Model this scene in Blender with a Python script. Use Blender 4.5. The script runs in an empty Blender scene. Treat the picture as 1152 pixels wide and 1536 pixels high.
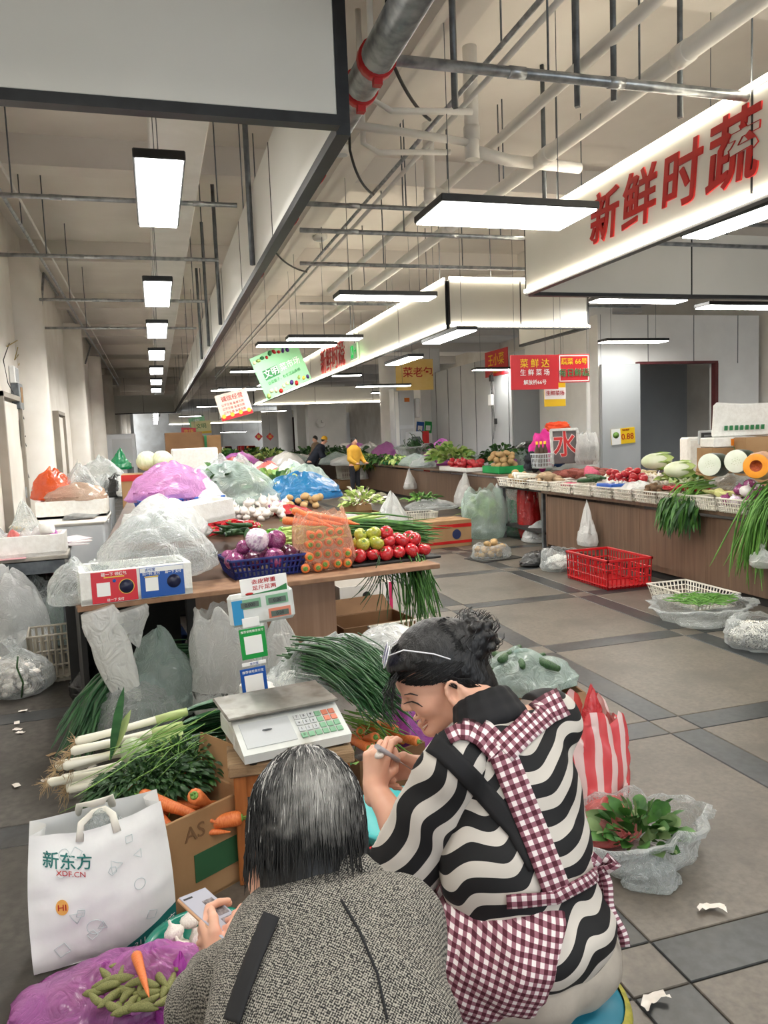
import bpy, bmesh, math, random
import numpy as np
from mathutils import Vector, Matrix, Euler, noise
random.seed(7); np.random.seed(7)
PI = math.pi
col = bpy.context.collection
sc = bpy.context.scene
def rad(d): return math.radians(d)

# ---------------------------------------------------------------- camera
FPX, ROLL, CAMH = 1150.0, rad(2.3), 1.6
PITCH, YAW = rad(5.6457), rad(16.336)
_f = Vector((math.sin(YAW)*math.cos(PITCH), math.cos(YAW)*math.cos(PITCH), -math.sin(PITCH)))
_r0 = Vector((math.cos(YAW), -math.sin(YAW), 0)); _d0 = _f.cross(_r0)
_ex = _r0*math.cos(ROLL) + _d0*math.sin(ROLL)
_ey = -_r0*math.sin(ROLL) + _d0*math.cos(ROLL)
CO = Vector((0, 0, CAMH))
cam_d = bpy.data.cameras.new('camera'); cam = bpy.data.objects.new('camera', cam_d); col.objects.link(cam)
cam_d.sensor_fit = 'VERTICAL'; cam_d.sensor_height = 36.0; cam_d.lens = 36.0*FPX/1536
cam_d.clip_start = 0.02; cam_d.clip_end = 300
cam.matrix_world = Matrix(((_ex.x, -_ey.x, -_f.x, 0), (_ex.y, -_ey.y, -_f.y, 0), (_ex.z, -_ey.z, -_f.z, CAMH), (0, 0, 0, 1)))
sc.camera = cam
def ray(x, y): return _f + _ex*((x-576)/FPX) + _ey*((y-768)/FPX)
def W(x, y, z=0.0):            # point of the picture on the level z
    d = ray(x, y); return CO + d*((z-CAMH)/d.z)
def WX(x, y, X): d = ray(x, y); return CO + d*(X/d.x)
def WY(x, y, Y): d = ray(x, y); return CO + d*(Y/d.y)
def D(x, y, zc): return CO + ray(x, y)*zc   # point of the picture at a distance along the view

# ---------------------------------------------------------------- light
world = bpy.data.worlds.new('world'); sc.world = world; world.use_nodes = True
bg = world.node_tree.nodes['Background']; bg.inputs[0].default_value = (0.86, 0.93, 1.0, 1); bg.inputs[1].default_value = 1.3
sc.view_settings.view_transform = 'Standard'; sc.view_settings.look = 'None'
sc.view_settings.gamma = 1.0; sc.view_settings.use_curve_mapping = False
sc.view_settings.exposure = 1.05
sc.cycles.use_denoising = True
sc.cycles.transparent_max_bounces = 24; sc.cycles.max_bounces = 8; sc.cycles.diffuse_bounces = 4
sc.cycles.caustics_reflective = False; sc.cycles.caustics_refractive = False
sc.cycles.sample_clamp_indirect = 6.0
LAMP_STRENGTH = 16.0

# ---------------------------------------------------------------- materials
MATS = {}
def srgb(c):
    if isinstance(c, str):
        c = [int(c[i:i+2], 16)/255 for i in (0, 2, 4)]
    return tuple((v/12.92 if v <= 0.04045 else ((v+0.055)/1.055)**2.4) for v in c) + (1.0,)
def newmat(name):
    m = bpy.data.materials.new(name); m.use_nodes = True
    nt = m.node_tree
    return m, nt, nt.nodes['Principled BSDF'], nt.nodes, nt.links
def mat(name, c1, c2=None, scale=8.0, rough=0.6, metal=0.0, bump=0.0, bscale=None, detail=4.0, stretch=None, lo=0.35, hi=0.65,
        emit=0.0, sss=0.0, coat=0.0, trans=0.0, spec=0.5, coord='Object', c3=None, s3=1.0, lo3=0.5, hi3=0.7):
    """procedural surface: two colours through a noise, a third through a coarser noise, fine relief"""
    if name in MATS: return MATS[name]
    m, nt, b, N, L = newmat(name)
    b.inputs['Roughness'].default_value = rough; b.inputs['Metallic'].default_value = metal
    b.inputs['Specular IOR Level'].default_value = spec
    b.inputs['Coat Weight'].default_value = coat; b.inputs['Coat Roughness'].default_value = 0.15
    b.inputs['Transmission Weight'].default_value = trans
    tc = N.new('ShaderNodeTexCoord'); mp = N.new('ShaderNodeMapping'); L.new(tc.outputs[coord], mp.inputs[0])
    if stretch: mp.inputs['Scale'].default_value = stretch
    def nz(s, d=detail):
        n = N.new('ShaderNodeTexNoise'); n.inputs['Scale'].default_value = s; n.inputs['Detail'].default_value = d
        L.new(mp.outputs[0], n.inputs['Vector']); return n
    col_out = None
    if c2 is not None:
        n = nz(scale); r = N.new('ShaderNodeValToRGB'); L.new(n.outputs[0], r.inputs[0])
        r.color_ramp.elements[0].position = lo; r.color_ramp.elements[1].position = hi
        r.color_ramp.elements[0].color = srgb(c1); r.color_ramp.elements[1].color = srgb(c2)
        col_out = r.outputs[0]
        if c3 is not None:
            n3 = nz(s3); r3 = N.new('ShaderNodeMapRange'); L.new(n3.outputs[0], r3.inputs[0])
            r3.inputs[1].default_value = lo3; r3.inputs[2].default_value = hi3
            mx = N.new('ShaderNodeMix'); mx.data_type = 'RGBA'; L.new(r3.outputs[0], mx.inputs[0])
            L.new(col_out, mx.inputs[6]); mx.inputs[7].default_value = srgb(c3); col_out = mx.outputs[2]
        L.new(col_out, b.inputs['Base Color'])
    else:
        b.inputs['Base Color'].default_value = srgb(c1)
    if emit:
        b.inputs['Emission Color'].default_value = srgb(c1); b.inputs['Emission Strength'].default_value = emit
    if sss:
        b.inputs['Subsurface Weight'].default_value = sss; b.inputs['Subsurface Radius'].default_value = (0.02, 0.008, 0.004)
    if bump:
        n = nz(bscale or scale*3); bp = N.new('ShaderNodeBump'); bp.inputs['Strength'].default_value = bump; bp.inputs['Distance'].default_value = 0.01
        L.new(n.outputs[0], bp.inputs['Height']); L.new(bp.outputs[0], b.inputs['Normal'])
    MATS[name] = m; return m
def film(name, tint, body=0.35, rough=0.17, crease=9.0, strength=0.9):
    """thin crumpled plastic film: part see-through, part milky, glossy creases"""
    if name in MATS: return MATS[name]
    m, nt, b, N, L = newmat(name); out = N['Material Output']
    b.inputs['Base Color'].default_value = srgb(tint); b.inputs['Roughness'].default_value = rough
    b.inputs['Specular IOR Level'].default_value = 0.9; b.inputs['Coat Weight'].default_value = .8; b.inputs['Coat Roughness'].default_value = .1
    tr = N.new('ShaderNodeBsdfTransparent'); tr.inputs[0].default_value = tuple(0.35+0.65*v for v in srgb(tint)[:3]) + (1,)
    tl = N.new('ShaderNodeBsdfTranslucent'); tl.inputs[0].default_value = srgb(tint)
    tc = N.new('ShaderNodeTexCoord')
    n1 = N.new('ShaderNodeTexNoise'); n1.inputs['Scale'].default_value = crease; n1.inputs['Detail'].default_value = 3; n1.inputs['Distortion'].default_value = 2.6; n1.inputs['Roughness'].default_value = .45
    L.new(tc.outputs['Object'], n1.inputs['Vector'])
    rg = N.new('ShaderNodeMath'); rg.operation = 'SUBTRACT'; rg.inputs[1].default_value = 0.5; L.new(n1.outputs[0], rg.inputs[0])
    ab = N.new('ShaderNodeMath'); ab.operation = 'ABSOLUTE'; L.new(rg.outputs[0], ab.inputs[0])
    bp = N.new('ShaderNodeBump'); bp.inputs['Strength'].default_value = strength; bp.inputs['Distance'].default_value = 0.03
    L.new(ab.outputs[0], bp.inputs['Height']); L.new(bp.outputs[0], b.inputs['Normal']); L.new(bp.outputs[0], tl.inputs['Normal'])
    m1 = N.new('ShaderNodeMixShader'); m1.inputs[0].default_value = 0.35; L.new(b.outputs[0], m1.inputs[1]); L.new(tl.outputs[0], m1.inputs[2])
    lw = N.new('ShaderNodeLayerWeight'); lw.inputs['Blend'].default_value = 0.3; L.new(bp.outputs[0], lw.inputs['Normal'])
    mr = N.new('ShaderNodeMapRange'); L.new(lw.outputs['Facing'], mr.inputs[0]); mr.inputs[3].default_value = body; mr.inputs[4].default_value = min(1, body+0.55)
    m2 = N.new('ShaderNodeMixShader'); L.new(mr.outputs[0], m2.inputs[0]); L.new(tr.outputs[0], m2.inputs[1]); L.new(m1.outputs[0], m2.inputs[2])
    L.new(m2.outputs[0], out.inputs['Surface'])
    MATS[name] = m; return m

# ---------------------------------------------------------------- mesh building
class MB:
    def __init__(s): s.v = []; s.f = []; s.m = []; s.uv = []; s.smooth = []
    def raw(s, vs, fs, mi=0, smooth=False, uvs=None):
        o = len(s.v); s.v += [tuple(p) for p in vs]; s.f += [tuple(i+o for i in f) for f in fs]
        s.m += [mi]*len(fs); s.smooth += [smooth]*len(fs)
        for k, f in enumerate(fs): s.uv += ([tuple(uvs[i]) for i in f] if uvs is not None else [(0, 0)]*len(f))
        return s
    def box(s, c, d, rz=0, mi=0, M=None, bevel=0, taper=1.0):
        hx, hy, hz = d[0]/2, d[1]/2, d[2]/2
        R = M if M is not None else Matrix.Rotation(rz, 3, 'Z')
        c = Vector(c)
        if bevel:
            b = min(bevel, hx*.98, hy*.98, hz*.98); pts = []; idx = {}
            for sx in (-1, 1):
                for sy in (-1, 1):
                    for sz in (-1, 1):
                        t = taper if sz < 0 else 1
                        for a in range(3):
                            p = [sx*(hx*t-(b if a != 0 else 0)), sy*(hy*t-(b if a != 1 else 0)), sz*(hz-(b if a != 2 else 0))]
                            idx[(sx, sy, sz, a)] = len(pts); pts.append(c+R@Vector(p))
            fs = []
            for a in range(3):
                for sg in (-1, 1):
                    o1, o2 = [q for q in range(3) if q != a]
                    q4 = []
                    for (u, v) in ((-1, -1), (1, -1), (1, 1), (-1, 1)):
                        k = [0, 0, 0]; k[a] = sg; k[o1] = u; k[o2] = v; q4.append(idx[(k[0], k[1], k[2], a)])
                    fs.append(q4 if (sg > 0) == (a != 1) else q4[::-1])
            for a in range(3):
                o1, o2 = [q for q in range(3) if q != a]
                for u in (-1, 1):
                    for v in (-1, 1):
                        k0 = [0, 0, 0]; k1 = [0, 0, 0]; k0[a] = -1; k1[a] = 1
                        for k in (k0, k1): k[o1] = u; k[o2] = v
                        q = [idx[(*k0, o1)], idx[(*k1, o1)], idx[(*k1, o2)], idx[(*k0, o2)]]
                        fs.append(q if (u*v > 0) == (a != 1) else q[::-1])
            for sx in (-1, 1):
                for sy in (-1, 1):
                    for sz in (-1, 1):
                        q = [idx[(sx, sy, sz, 0)], idx[(sx, sy, sz, 1)], idx[(sx, sy, sz, 2)]]
                        fs.append(q if sx*sy*sz > 0 else q[::-1])
            return s.raw(pts, fs, mi)
        P = []
        for z in (-1, 1):
            t = taper if z < 0 else 1
            for (x, y) in ((-1, -1), (1, -1), (1, 1), (-1, 1)): P.append(c+R@Vector((x*hx*t, y*hy*t, z*hz)))
        return s.raw(P, [(3, 2, 1, 0), (4, 5, 6, 7), (0, 1, 5, 4), (1, 2, 6, 5), (2, 3, 7, 6), (3, 0, 4, 7)], mi)
    def tube(s, path, r, n=8, mi=0, caps=True, smooth=True, flat=1.0, up=None):
        path = [Vector(p) for p in path]; k = len(path)
        rs = r if isinstance(r, (list, tuple)) else [r]*k
        vs = []; ref = Vector(up) if up else None
        for i, p in enumerate(path):
            t = (path[min(i+1, k-1)]-path[max(i-1, 0)])
            if t.length < 1e-9: t = Vector((0, 0, 1))
            t.normalize()
            if ref is None: ref = Vector((0, 0, 1)) if abs(t.z) < 0.9 else Vector((1, 0, 0))
            a = ref - t*ref.dot(t)
            if a.length < 1e-4: a = t.orthogonal()
            a.normalize(); b = t.cross(a)
            if not up: ref = a
            for j in range(n):
                an = 2*PI*j/n; vs.append(p + a*(math.cos(an)*rs[i]*flat) + b*(math.sin(an)*rs[i]))
        fs = [(i*n+j, i*n+(j+1) % n, (i+1)*n+(j+1) % n, (i+1)*n+j) for i in range(k-1) for j in range(n)]
        s.raw(vs, fs, mi, smooth)
        if caps:
            o = len(s.v)-len(vs)
            for ring, rev in ((range(n), True), (range((k-1)*n, k*n), False)):
                q = [o+i for i in ring]; s.f.append(tuple(q[::-1] if rev else q)); s.m.append(mi); s.smooth.append(False); s.uv += [(0, 0)]*n
        return s
    def cyl(s, a, b, r, r2=None, n=12, mi=0, smooth=True, caps=True): return s.tube([a, b], [r, r if r2 is None else r2], n, mi, caps, smooth)
    def lathe(s, prof, n=16, mi=0, M=None, smooth=True, lobes=0, lobe=0.0, miprof=None):
        k = len(prof); vs = []
        for (r, z) in prof:
            for j in range(n):
                a = 2*PI*j/n; q = r*(1+lobe*math.cos(lobes*a)) if lobes else r
                vs.append((q*math.cos(a), q*math.sin(a), z))
        if M is not None: vs = [M@Vector(v) for v in vs]
        for i in range(k-1):
            pass
        fs = [(i*n+j, i*n+(j+1) % n, (i+1)*n+(j+1) % n, (i+1)*n+j) for i in range(k-1) for j in range(n)]
        o = len(s.m); s.raw(vs, fs, mi, smooth)
        if miprof:
            for i in range(k-1):
                for j in range(n): s.m[o+i*n+j] = miprof[i]
        return s
    def grid(s, fn, nu, nv, mi=0, smooth=True, uvs=None, wrap=False):
        vs = [fn(i/(nu-1), j/(nv-1)) for i in range(nu) for j in range(nv)]
        U = [(uvs(i/(nu-1), j/(nv-1)) if uvs else (i/(nu-1), j/(nv-1))) for i in range(nu) for j in range(nv)]
        fs = [(i*nv+j, (i+1)*nv+j, (i+1)*nv+j+1, i*nv+j+1) for i in range(nu-1) for j in range(nv-1)]
        return s.raw(vs, fs, mi, smooth, U)
    def ball(s, c, r, sub=2, mi=0, M=None, fn=None, smooth=True):
        V, F = ico(sub); R = M if M is not None else Matrix.Identity(3); c = Vector(c)
        r = (r, r, r) if not isinstance(r, (tuple, list, Vector)) else r
        vs = []
        for v in V:
            k = fn(v) if fn else 1.0
            vs.append(c + R@Vector((v[0]*r[0]*k, v[1]*r[1]*k, v[2]*r[2]*k)))
        return s.raw(vs, F, mi, smooth)
    def mesh(s, name, mats, sharp=None):
        me = bpy.data.meshes.new(name); me.from_pydata(s.v, [], s.f); me.update()
        for m in (mats if isinstance(mats, (list, tuple)) else [mats]): me.materials.append(m)
        me.polygons.foreach_set('material_index', s.m); me.polygons.foreach_set('use_smooth', s.smooth)
        if any(u != (0, 0) for u in s.uv):
            l = me.uv_layers.new(name='uv'); l.data.foreach_set('uv', [c for u in s.uv for c in u])
        if sharp: me.set_sharp_from_angle(angle=rad(sharp))
        return me
    def build(s, name, mats, parent=None, **kw): return link(name, s.mesh(name, mats, kw.pop('sharp', None)), parent, **kw)
_ICO = {}
def ico(sub):
    if sub not in _ICO:
        bm = bmesh.new(); bmesh.ops.create_icosphere(bm, subdivisions=sub, radius=1.0); bm.verts.ensure_lookup_table()
        _ICO[sub] = ([tuple(v.co) for v in bm.verts], [tuple(v.index for v in f.verts) for f in bm.faces]); bm.free()
    return _ICO[sub]
def tag(o, label=None, cat=None, group=None, kind=None):
    if label: o['label'] = label
    if cat: o['category'] = cat
    if group: o['group'] = group
    if kind: o['kind'] = kind
    return o
def link(name, data, parent=None, loc=None, rot=None, M=None, scale=None, label=None, cat=None, group=None, kind=None):
    o = bpy.data.objects.new(name, data); col.objects.link(o)
    if parent is not None: o.parent = parent
    if M is not None: o.matrix_basis = M
    if loc is not None: o.location = loc
    if rot is not None: o.rotation_euler = rot if isinstance(rot, (tuple, list, Euler)) else (0, 0, rot)
    if scale is not None: o.scale = scale if isinstance(scale, (tuple, list)) else (scale,)*3
    return tag(o, label, cat, group, kind)
def thing(name, label, cat, loc=(0, 0, 0), rz=0, group=None, M=None):
    o = link(name, None, None, loc if M is None else None, (rz if M is None else None), M); o.empty_display_size = 0.1
    return tag(o, label, cat, group)
def copy_tree(o, loc=None, rot=None, label=None, parent=None, group=None, M=None, scale=None):
    kids = list(o.children); c = o.copy(); col.objects.link(c); c.parent = parent
    if M is not None: c.matrix_basis = M
    if loc is not None: c.location = loc
    if rot is not None: c.rotation_euler = rot if isinstance(rot, (tuple, list)) else (0, 0, rot)
    if scale is not None: c.scale = (scale,)*3
    if label: c['label'] = label
    if group: c['group'] = group
    for k in kids:
        d = k.copy(); col.objects.link(d); d.parent = c
        for g in k.children:
            e = g.copy(); col.objects.link(e); e.parent = d
    return c
def frame(loc, xd, zd):
    """matrix whose x axis runs along xd and whose z axis (a sign's face) looks along zd"""
    z = Vector(zd).normalized(); x = Vector(xd); x = (x - z*x.dot(z)).normalized(); y = z.cross(x)
    m = Matrix((x, y, z)).transposed().to_4x4(); m.translation = Vector(loc); return m
def text(name, body, size, m, parent, loc=(0, 0, 0), depth=0.002, bold=0.0, sx=1.0, align='CENTER', shear=0.0, M=None, line=1.0):
    cu = bpy.data.curves.new(name, 'FONT'); cu.body = body; cu.size = size; cu.extrude = depth; cu.offset = bold*size
    cu.align_x = align; cu.align_y = 'CENTER'; cu.resolution_u = 3; cu.shear = shear; cu.space_line = line
    t = bpy.data.objects.new(name, cu); col.objects.link(t)
    me = bpy.data.meshes.new_from_object(t); bpy.data.objects.remove(t); bpy.data.curves.remove(cu)
    me.materials.clear(); me.materials.append(m); me.name = name
    o = link(name, me, parent, None if M is not None else loc, M=M)
    if M is None: o.scale = (sx, 1, 1)
    return o
def nz(p, s=1.0, seed=0.0): return noise.noise(Vector((p[0]*s+seed, p[1]*s+seed*1.7, p[2]*s-seed)))
def rot_to(d, spin=0.0):
    """rotation matrix taking z to direction d"""
    return (Vector(d).normalized().to_track_quat('Z', 'Y').to_matrix() @ Matrix.Rotation(spin, 3, 'Z'))
def M4(R, loc, s=1.0): m = (R*s if s != 1.0 else R).to_4x4(); m.translation = Vector(loc); return m

# ================================================================ the hall
SL, ST = 1.29, 1.55            # floor grid
m_slab = mat('terrazzo_slab', '5a534b', '6d655b', scale=45, rough=0.42, bump=0.05, bscale=90, detail=8, lo=.3, hi=.7, c3='4b453e', s3=2.2, lo3=.48, hi3=.75)
m_gran = mat('dark_granite', '26282a', '37393b', scale=30, rough=0.35, detail=6, c3='45423d', s3=3, lo3=.5, hi3=.8)
m_base = mat('floor_screed', '35322e', '423e3a', scale=6, rough=0.8)
m_gslab = mat('worn_slab', '3e3a35', '55504a', scale=26, rough=0.5, bump=0.06, bscale=80, detail=8, c3='332f2b', s3=2.0, lo3=.42, hi3=.7)
m_ceil = mat('ceiling_paint', 'ddd7d0', 'e6e1da', scale=1.2, rough=0.9)
m_wall = mat('wall_paint', 'e3ddd4', 'efebe4', scale=1.5, rough=0.8, c3='c9c1b5', s3=.8, lo3=.5, hi3=.9)
m_wgrey = mat('grey_panel', 'bfc3c6', 'cbced0', scale=1.0, rough=0.5)
m_white = mat('white_paint', 'eeeeec', 'f6f6f4', scale=2, rough=0.5)
m_fasc = mat('fascia_panel', 'd9d8d0', 'e2e1da', scale=.8, rough=0.35)
m_black = mat('black_metal', '17181a', '232527', scale=10, rough=0.4)
m_galv = mat('galvanised_steel', '8d9296', 'b9bdc0', scale=14, rough=0.35, metal=0.85, detail=6)
m_dgalv = mat('dull_steel', '5d6266', '777c80', scale=12, rough=0.45, metal=0.6)
m_pvc = mat('white_pvc', 'dcdad4', 'e8e6e1', scale=3, rough=0.4)
m_red = mat('red_paint', 'b01a1c', 'c4211f', scale=5, rough=0.4)
m_led = mat('lamp_glow', 'fffdf6', emit=LAMP_STRENGTH)
m_led2 = mat('square_lamp_glow', 'fffdf8', emit=LAMP_STRENGTH*2.0)
m_strip = mat('strip_glow', 'fff3dc', emit=11.0)
m_cable = mat('black_cable', '101112', rough=0.5)

fl = MB(); fl.box((4.5, 32, -0.106), (14.5, 90, 0.2)); FLOOR = fl.build('floor', m_base, kind='structure')
sx0, sy0, sw = 2.57-0.0, 4.94, 0.19
slab_a = MB().box((0, 0, 0), (SL-sw-.006, ST-sw-.006, .02), bevel=.003).mesh('paving_slab', m_slab)
slab_b = MB().box((0, 0, 0), (SL-sw-.006, ST-sw-.006, .02), bevel=.003).mesh('paving_slab', m_gslab)
str_x = MB().box((0, 0, 0), (SL-sw-.006, sw-.006, .02), bevel=.003).mesh('granite_strip', m_gran)
str_y = MB().box((0, 0, 0), (sw-.006, ST-sw-.006, .02), bevel=.003).mesh('granite_strip', m_gran)
sq = MB().box((0, 0, 0), (sw-.006, sw-.006, .02), bevel=.003).mesh('corner_tile', m_slab)
for i in range(-4, 4):
    for j in range(-3, 13):
        X, Y = sx0+i*SL, sy0+j*ST
        link('corner_tile', sq, FLOOR, (X, Y, -.01))
        link('paving_slab', slab_b if (i < -2 or (i < -1 and j > -2)) else slab_a, FLOOR, (X+SL/2, Y+ST/2, -.01))
        link('granite_strip', str_x, FLOOR, (X+SL/2, Y, -.01))
        link('granite_strip', str_y, FLOOR, (X, Y+ST/2, -.01))

WLX = -1.75
w = MB(); w.box((WLX-.1, 31, 2.45), (.2, 84, 4.9))
WL = w.build('wall_left', m_wall, kind='structure')
MB().box((4.5, 76.1, 2.45), (14.5, .2, 4.9)).build('wall_back', m_wall, kind='structure')
MB().box((12.1, 31, 2.45), (.2, 84, 4.9)).build('wall_right', m_wall, kind='structure')
CZ = 4.75
MB().box((5.2, 33, CZ+.1), (14.0, 86, .2)).build('ceiling', m_ceil, kind='structure')
bm_x = MB().box((0, 0, 0), (14, .3, .3)).mesh('ceiling_beam', m_ceil)
for k in range(12): link('ceiling_beam', bm_x, None, (5.2, 4.6+k*4.2, CZ-.15), kind='structure')
bm_y = MB().box((0, 0, 0), (.3, 80, .42)).mesh('ceiling_beam', m_ceil)
for X in (2.1, 6.6): link('ceiling_beam', bm_y, None, (X, 33, CZ-.21), kind='structure')
MB().box((.32, 33, 4.06), (.42, 66, .3), bevel=.01).build('air_duct', m_pvc, label='long pale rectangular duct above the row of square lamps', cat='duct')

# round columns along the left wall, square and round ones in the stalls
colm = MB().lathe([(.32, 0), (.32, 4.3)], n=28).mesh('column', m_wall)
def column(X, Y, me=colm): return link('column', me, None, (X, Y, 0), kind='structure')
for k in range(7): column(-1.72, 12.0+k*6.4)
sqc = MB().box((0, 0, 2.15), (.7, .7, 4.3), bevel=.02).mesh('column', m_white)
column(8.45, 23.4, sqc)
rc = MB().lathe([(.42, 0), (.42, 4.3)], n=28).mesh('column', m_white)
column(7.95, 25.6, rc)
column(6.2, 33, sqc); column(7.2, 44, rc); column(4.6, 60, rc); column(8.4, 13.6, MB().box((0, 0, 2.3), (.6, .6, 4.6), bevel=.02).mesh('column', m_white))

# doors in the left wall: frame and leaf
m_door = mat('brown_grey_door', '8b8378', '9a9287', scale=3, rough=.6)
for n, (y0, y1) in enumerate(((9.9, 11.1), (15.2, 16.2))):
    d = MB().box((WLX+.03, (y0+y1)/2, 1.1), (.05, y1-y0, 2.2)).build('door_%d' % (n+1), m_wall, kind='structure')
    MB().box((WLX+.05, y0-.03, 1.15), (.1, .06, 2.3)).box((WLX+.05, y1+.03, 1.15), (.1, .06, 2.3)).box((WLX+.05, (y0+y1)/2, 2.27), (.1, y1-y0+.12, .06)).build('door_frame', m_door, d)
    MB().box((WLX+.08, y1-.08, 1.05), (.02, .03, .14)).build('door_handle', m_galv, d)

# ---------------------------------------------------------------- hanging fascias
def fascia(label, a, b, z0, z1, seams=(), led=None, th=.06, face=m_fasc, edge=.035, cat='fascia board'):
    """thin panel box hung from the slab, from a to b (plan), black channel below, joints, light strips"""
    a = Vector((a[0], a[1], 0)); b = Vector((b[0], b[1], 0)); L = (b-a).length; d = (b-a)/L; n = Vector((-d.y, d.x, 0))
    t = thing('hanging_fascia', label, cat, (a.x, a.y, z0), math.atan2(d.y, d.x))
    cuts = [0.0]+[s*L for s in seams]+[L]
    for p, q in zip(cuts, cuts[1:]): MB().box(((p+q)/2, 0, (z1-z0)/2), (q-p-.012, th, z1-z0), bevel=.004).build('panel', face, t)
    MB().box((L/2, 0, -edge/2), (L+.01, th+.006, edge)).build('bottom_channel', m_black, t)
    for s in cuts: MB().box((s, 0, (z1-z0)/2), (.012, th+.006, z1-z0)).build('joint_strip', m_black, t)
    for s in np.arange(.6, L, max(2.4, L/10)): MB().cyl((s, 0, z1-z0), (s, 0, CZ-z0), .006, n=5).build('hanger_rod', m_dgalv, t)
    for (sd, zz) in (led or ()): MB().box((L/2, sd*(th/2+.012), zz), (L, .022, .03)).build('light_strip', m_strip, t)
    return t
fascia('big blank white fascia end panel overhead nearest the viewer', (-1.7, 3.42), (.86, 3.42), 3.0, 3.95, edge=.045)
fascia('grey fascia running beside the row of square lamps', (.9, 3.48), (.9, 34.5), 3.0, 3.62, seams=[i/16 for i in range(1, 16)], edge=.05)
fascia('short white fascia crossing far end of the lamp row', (-1.7, 34.6), (.95, 34.6), 3.0, 3.75, seams=[.5])
F1 = fascia('lit white fascia with four large red brush characters', (3.68, 7.1), (3.68, 2.2), 2.98, 3.62, seams=[.62], led=((-1, .0), (-1, .66)))
for (ch, xx, s_) in (('新', 1.4, .42), ('鲜', 1.87, .44), ('时', 2.36, .44), ('蔬', 2.86, .48)): text('lettering', ch, s_, m_red, F1, M=frame((xx, -.036, .31), (1, 0, 0), (0, -1, 0)), depth=.006, bold=.016, shear=.12)
fascia('plain fascia closing the lit red lettered box at its far end', (3.72, 7.14), (9.0, 7.14), 2.98, 3.62, seams=[.36, .7])
F2 = fascia('long lit fascia with red lettering and green exit sign halfway', (3.74, 29.5), (3.74, 9.45), 2.98, 3.56, seams=[.4, .55, .78, .9], led=((-1, .0), (-1, .6)))
text('lettering', '新鲜时蔬', .58, m_red, F2, M=frame((13.4, -.036, .28), (1, 0, 0), (0, -1, 0)), depth=.006, bold=.006)
fascia('lit fascia return above the red stall signs', (3.74, 9.42), (5.75, 9.42), 2.98, 3.56, seams=[.5], led=((-1, .0), (-1, .6)))
e = fascia('short lit fascia turning back beside white wall', (5.75, 9.42), (5.75, 11.4), 2.98, 3.56, led=((-1, .0),))
F3 = fascia('far cream fascia crossing the aisle behind round column', (3.74, 29.6), (11.5, 29.6), 2.98, 3.6, seams=[.3, .6], led=((-1, .0),))
F4 = fascia('far lettered fascia beyond the cream cross fascia', (3.72, 46), (3.72, 29.7), 2.98, 3.6, seams=[.5], led=())
for s in (4.5, 11.5): text('lettering', '新鲜时蔬', .5, m_red, F4, M=frame((s, -.045, .3), (1, 0, 0), (0, -1, 0)), depth=.006, bold=.006)
fascia('furthest white fascia crossing the hall above the distant shops', (.95, 52), (11.5, 52), 2.9, 3.6, seams=[.3, .6], led=((-1, .0),))

# ---------------------------------------------------------------- lamps
def lamp(label, loc, L, wd, rz, group, drop=CZ):
    if abs(loc[0]-.12) < .01: drop = 3.9
    t = thing('panel_lamp', label, 'lamp', loc, rz, group)
    MB().box((0, 0, .02), (L, wd, .05), bevel=.006).build('housing', m_black, t)
    MB().box((0, 0, -.009), (L-.03, wd-.03, .012)).build('diffuser', m_led2 if abs(loc[0]-.12) < .01 else m_led, t)
    for s in (-1, 1): MB().cyl((s*L*.36, 0, .04), (s*L*.36, 0, drop-loc[2]), .003, n=5).build('hanger_wire', m_dgalv, t)
    return t
lt = ['nearest of the square white lamps over the left aisle', 'second square white lamp over the left aisle', 'third square white lamp over the left aisle', 'fourth square white lamp over the left aisle']
for k in range(14):
    lamp(lt[k] if k < 4 else ('small far square lamp in the receding aisle row' if k < 7 else 'tiny distant square lamp beyond the crossing fascia'), (.12, 4.98+k*2.85+(.3 if k == 1 else 0)-(0 if k < 7 else -14), 3.1), 1.3, .27, PI/2, 'square lamps over the left aisle')
lamp('bright long lamp hanging beside the lit red lettering', (2.45, 5.05, 3.1), 1.16, .55, 0, 'long lamps over the main aisle')
la, lb2 = W(1040, 356, 3.0), W(1152, 316, 3.0); lu = (lb2-la).normalized(); lc_ = la+lu*.62; lamp('bright lamp hanging under the red lettered fascia', (lc_.x, lc_.y, 3.0), 1.24, .26, math.atan2(lu.y, lu.x), 'long lamps over the main aisle')
rows = [(502, 652, 446, 'second long lamp hanging before the lit fascia corner'), (430, 542, 508, 'third long lamp above the green sign'), (500, 540, 563, 'small lamp seen under the exit sign fascia')]
for (x0, x1, y, lb) in rows:
    a, b = W(x0, y, 3.1), W(x1, y, 3.1); c = (a+b)/2; lamp(lb, (c.x, c.y, 3.1), (b-a).length*.99, .3, 0, 'long lamps over the main aisle')
for (x, y, L, rz, lb) in [(672, 505, 1.3, PI/2, 'lamp slanting under the lit fascia near the grey wall'), (605, 541, 1.3, PI/2, 'lamp in the stall beside the yellow banner'), (575, 579, 1.4, 0, 'thin lamp before the round column'),
                          (958, 451, 1.35, 0, 'thin lamp above the white cold room front'), (460, 634, 1.4, 0, 'far thin lamp behind round column fascia'), (372, 583, 1.4, 0, 'thin lamp behind the red and white sign'), (350, 648, 1.4, 0, 'distant thin lamp low in the hall')]:
    z = 2.85 if y > 500 else 3.02
    c = WY(x, y, 8.9) if y == 451 else (D(x, y, 42) if y == 648 else W(x, y, z)); lamp(lb, (c.x, c.y, c.z), L, .28, rz, 'long lamps in the stalls')
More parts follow.
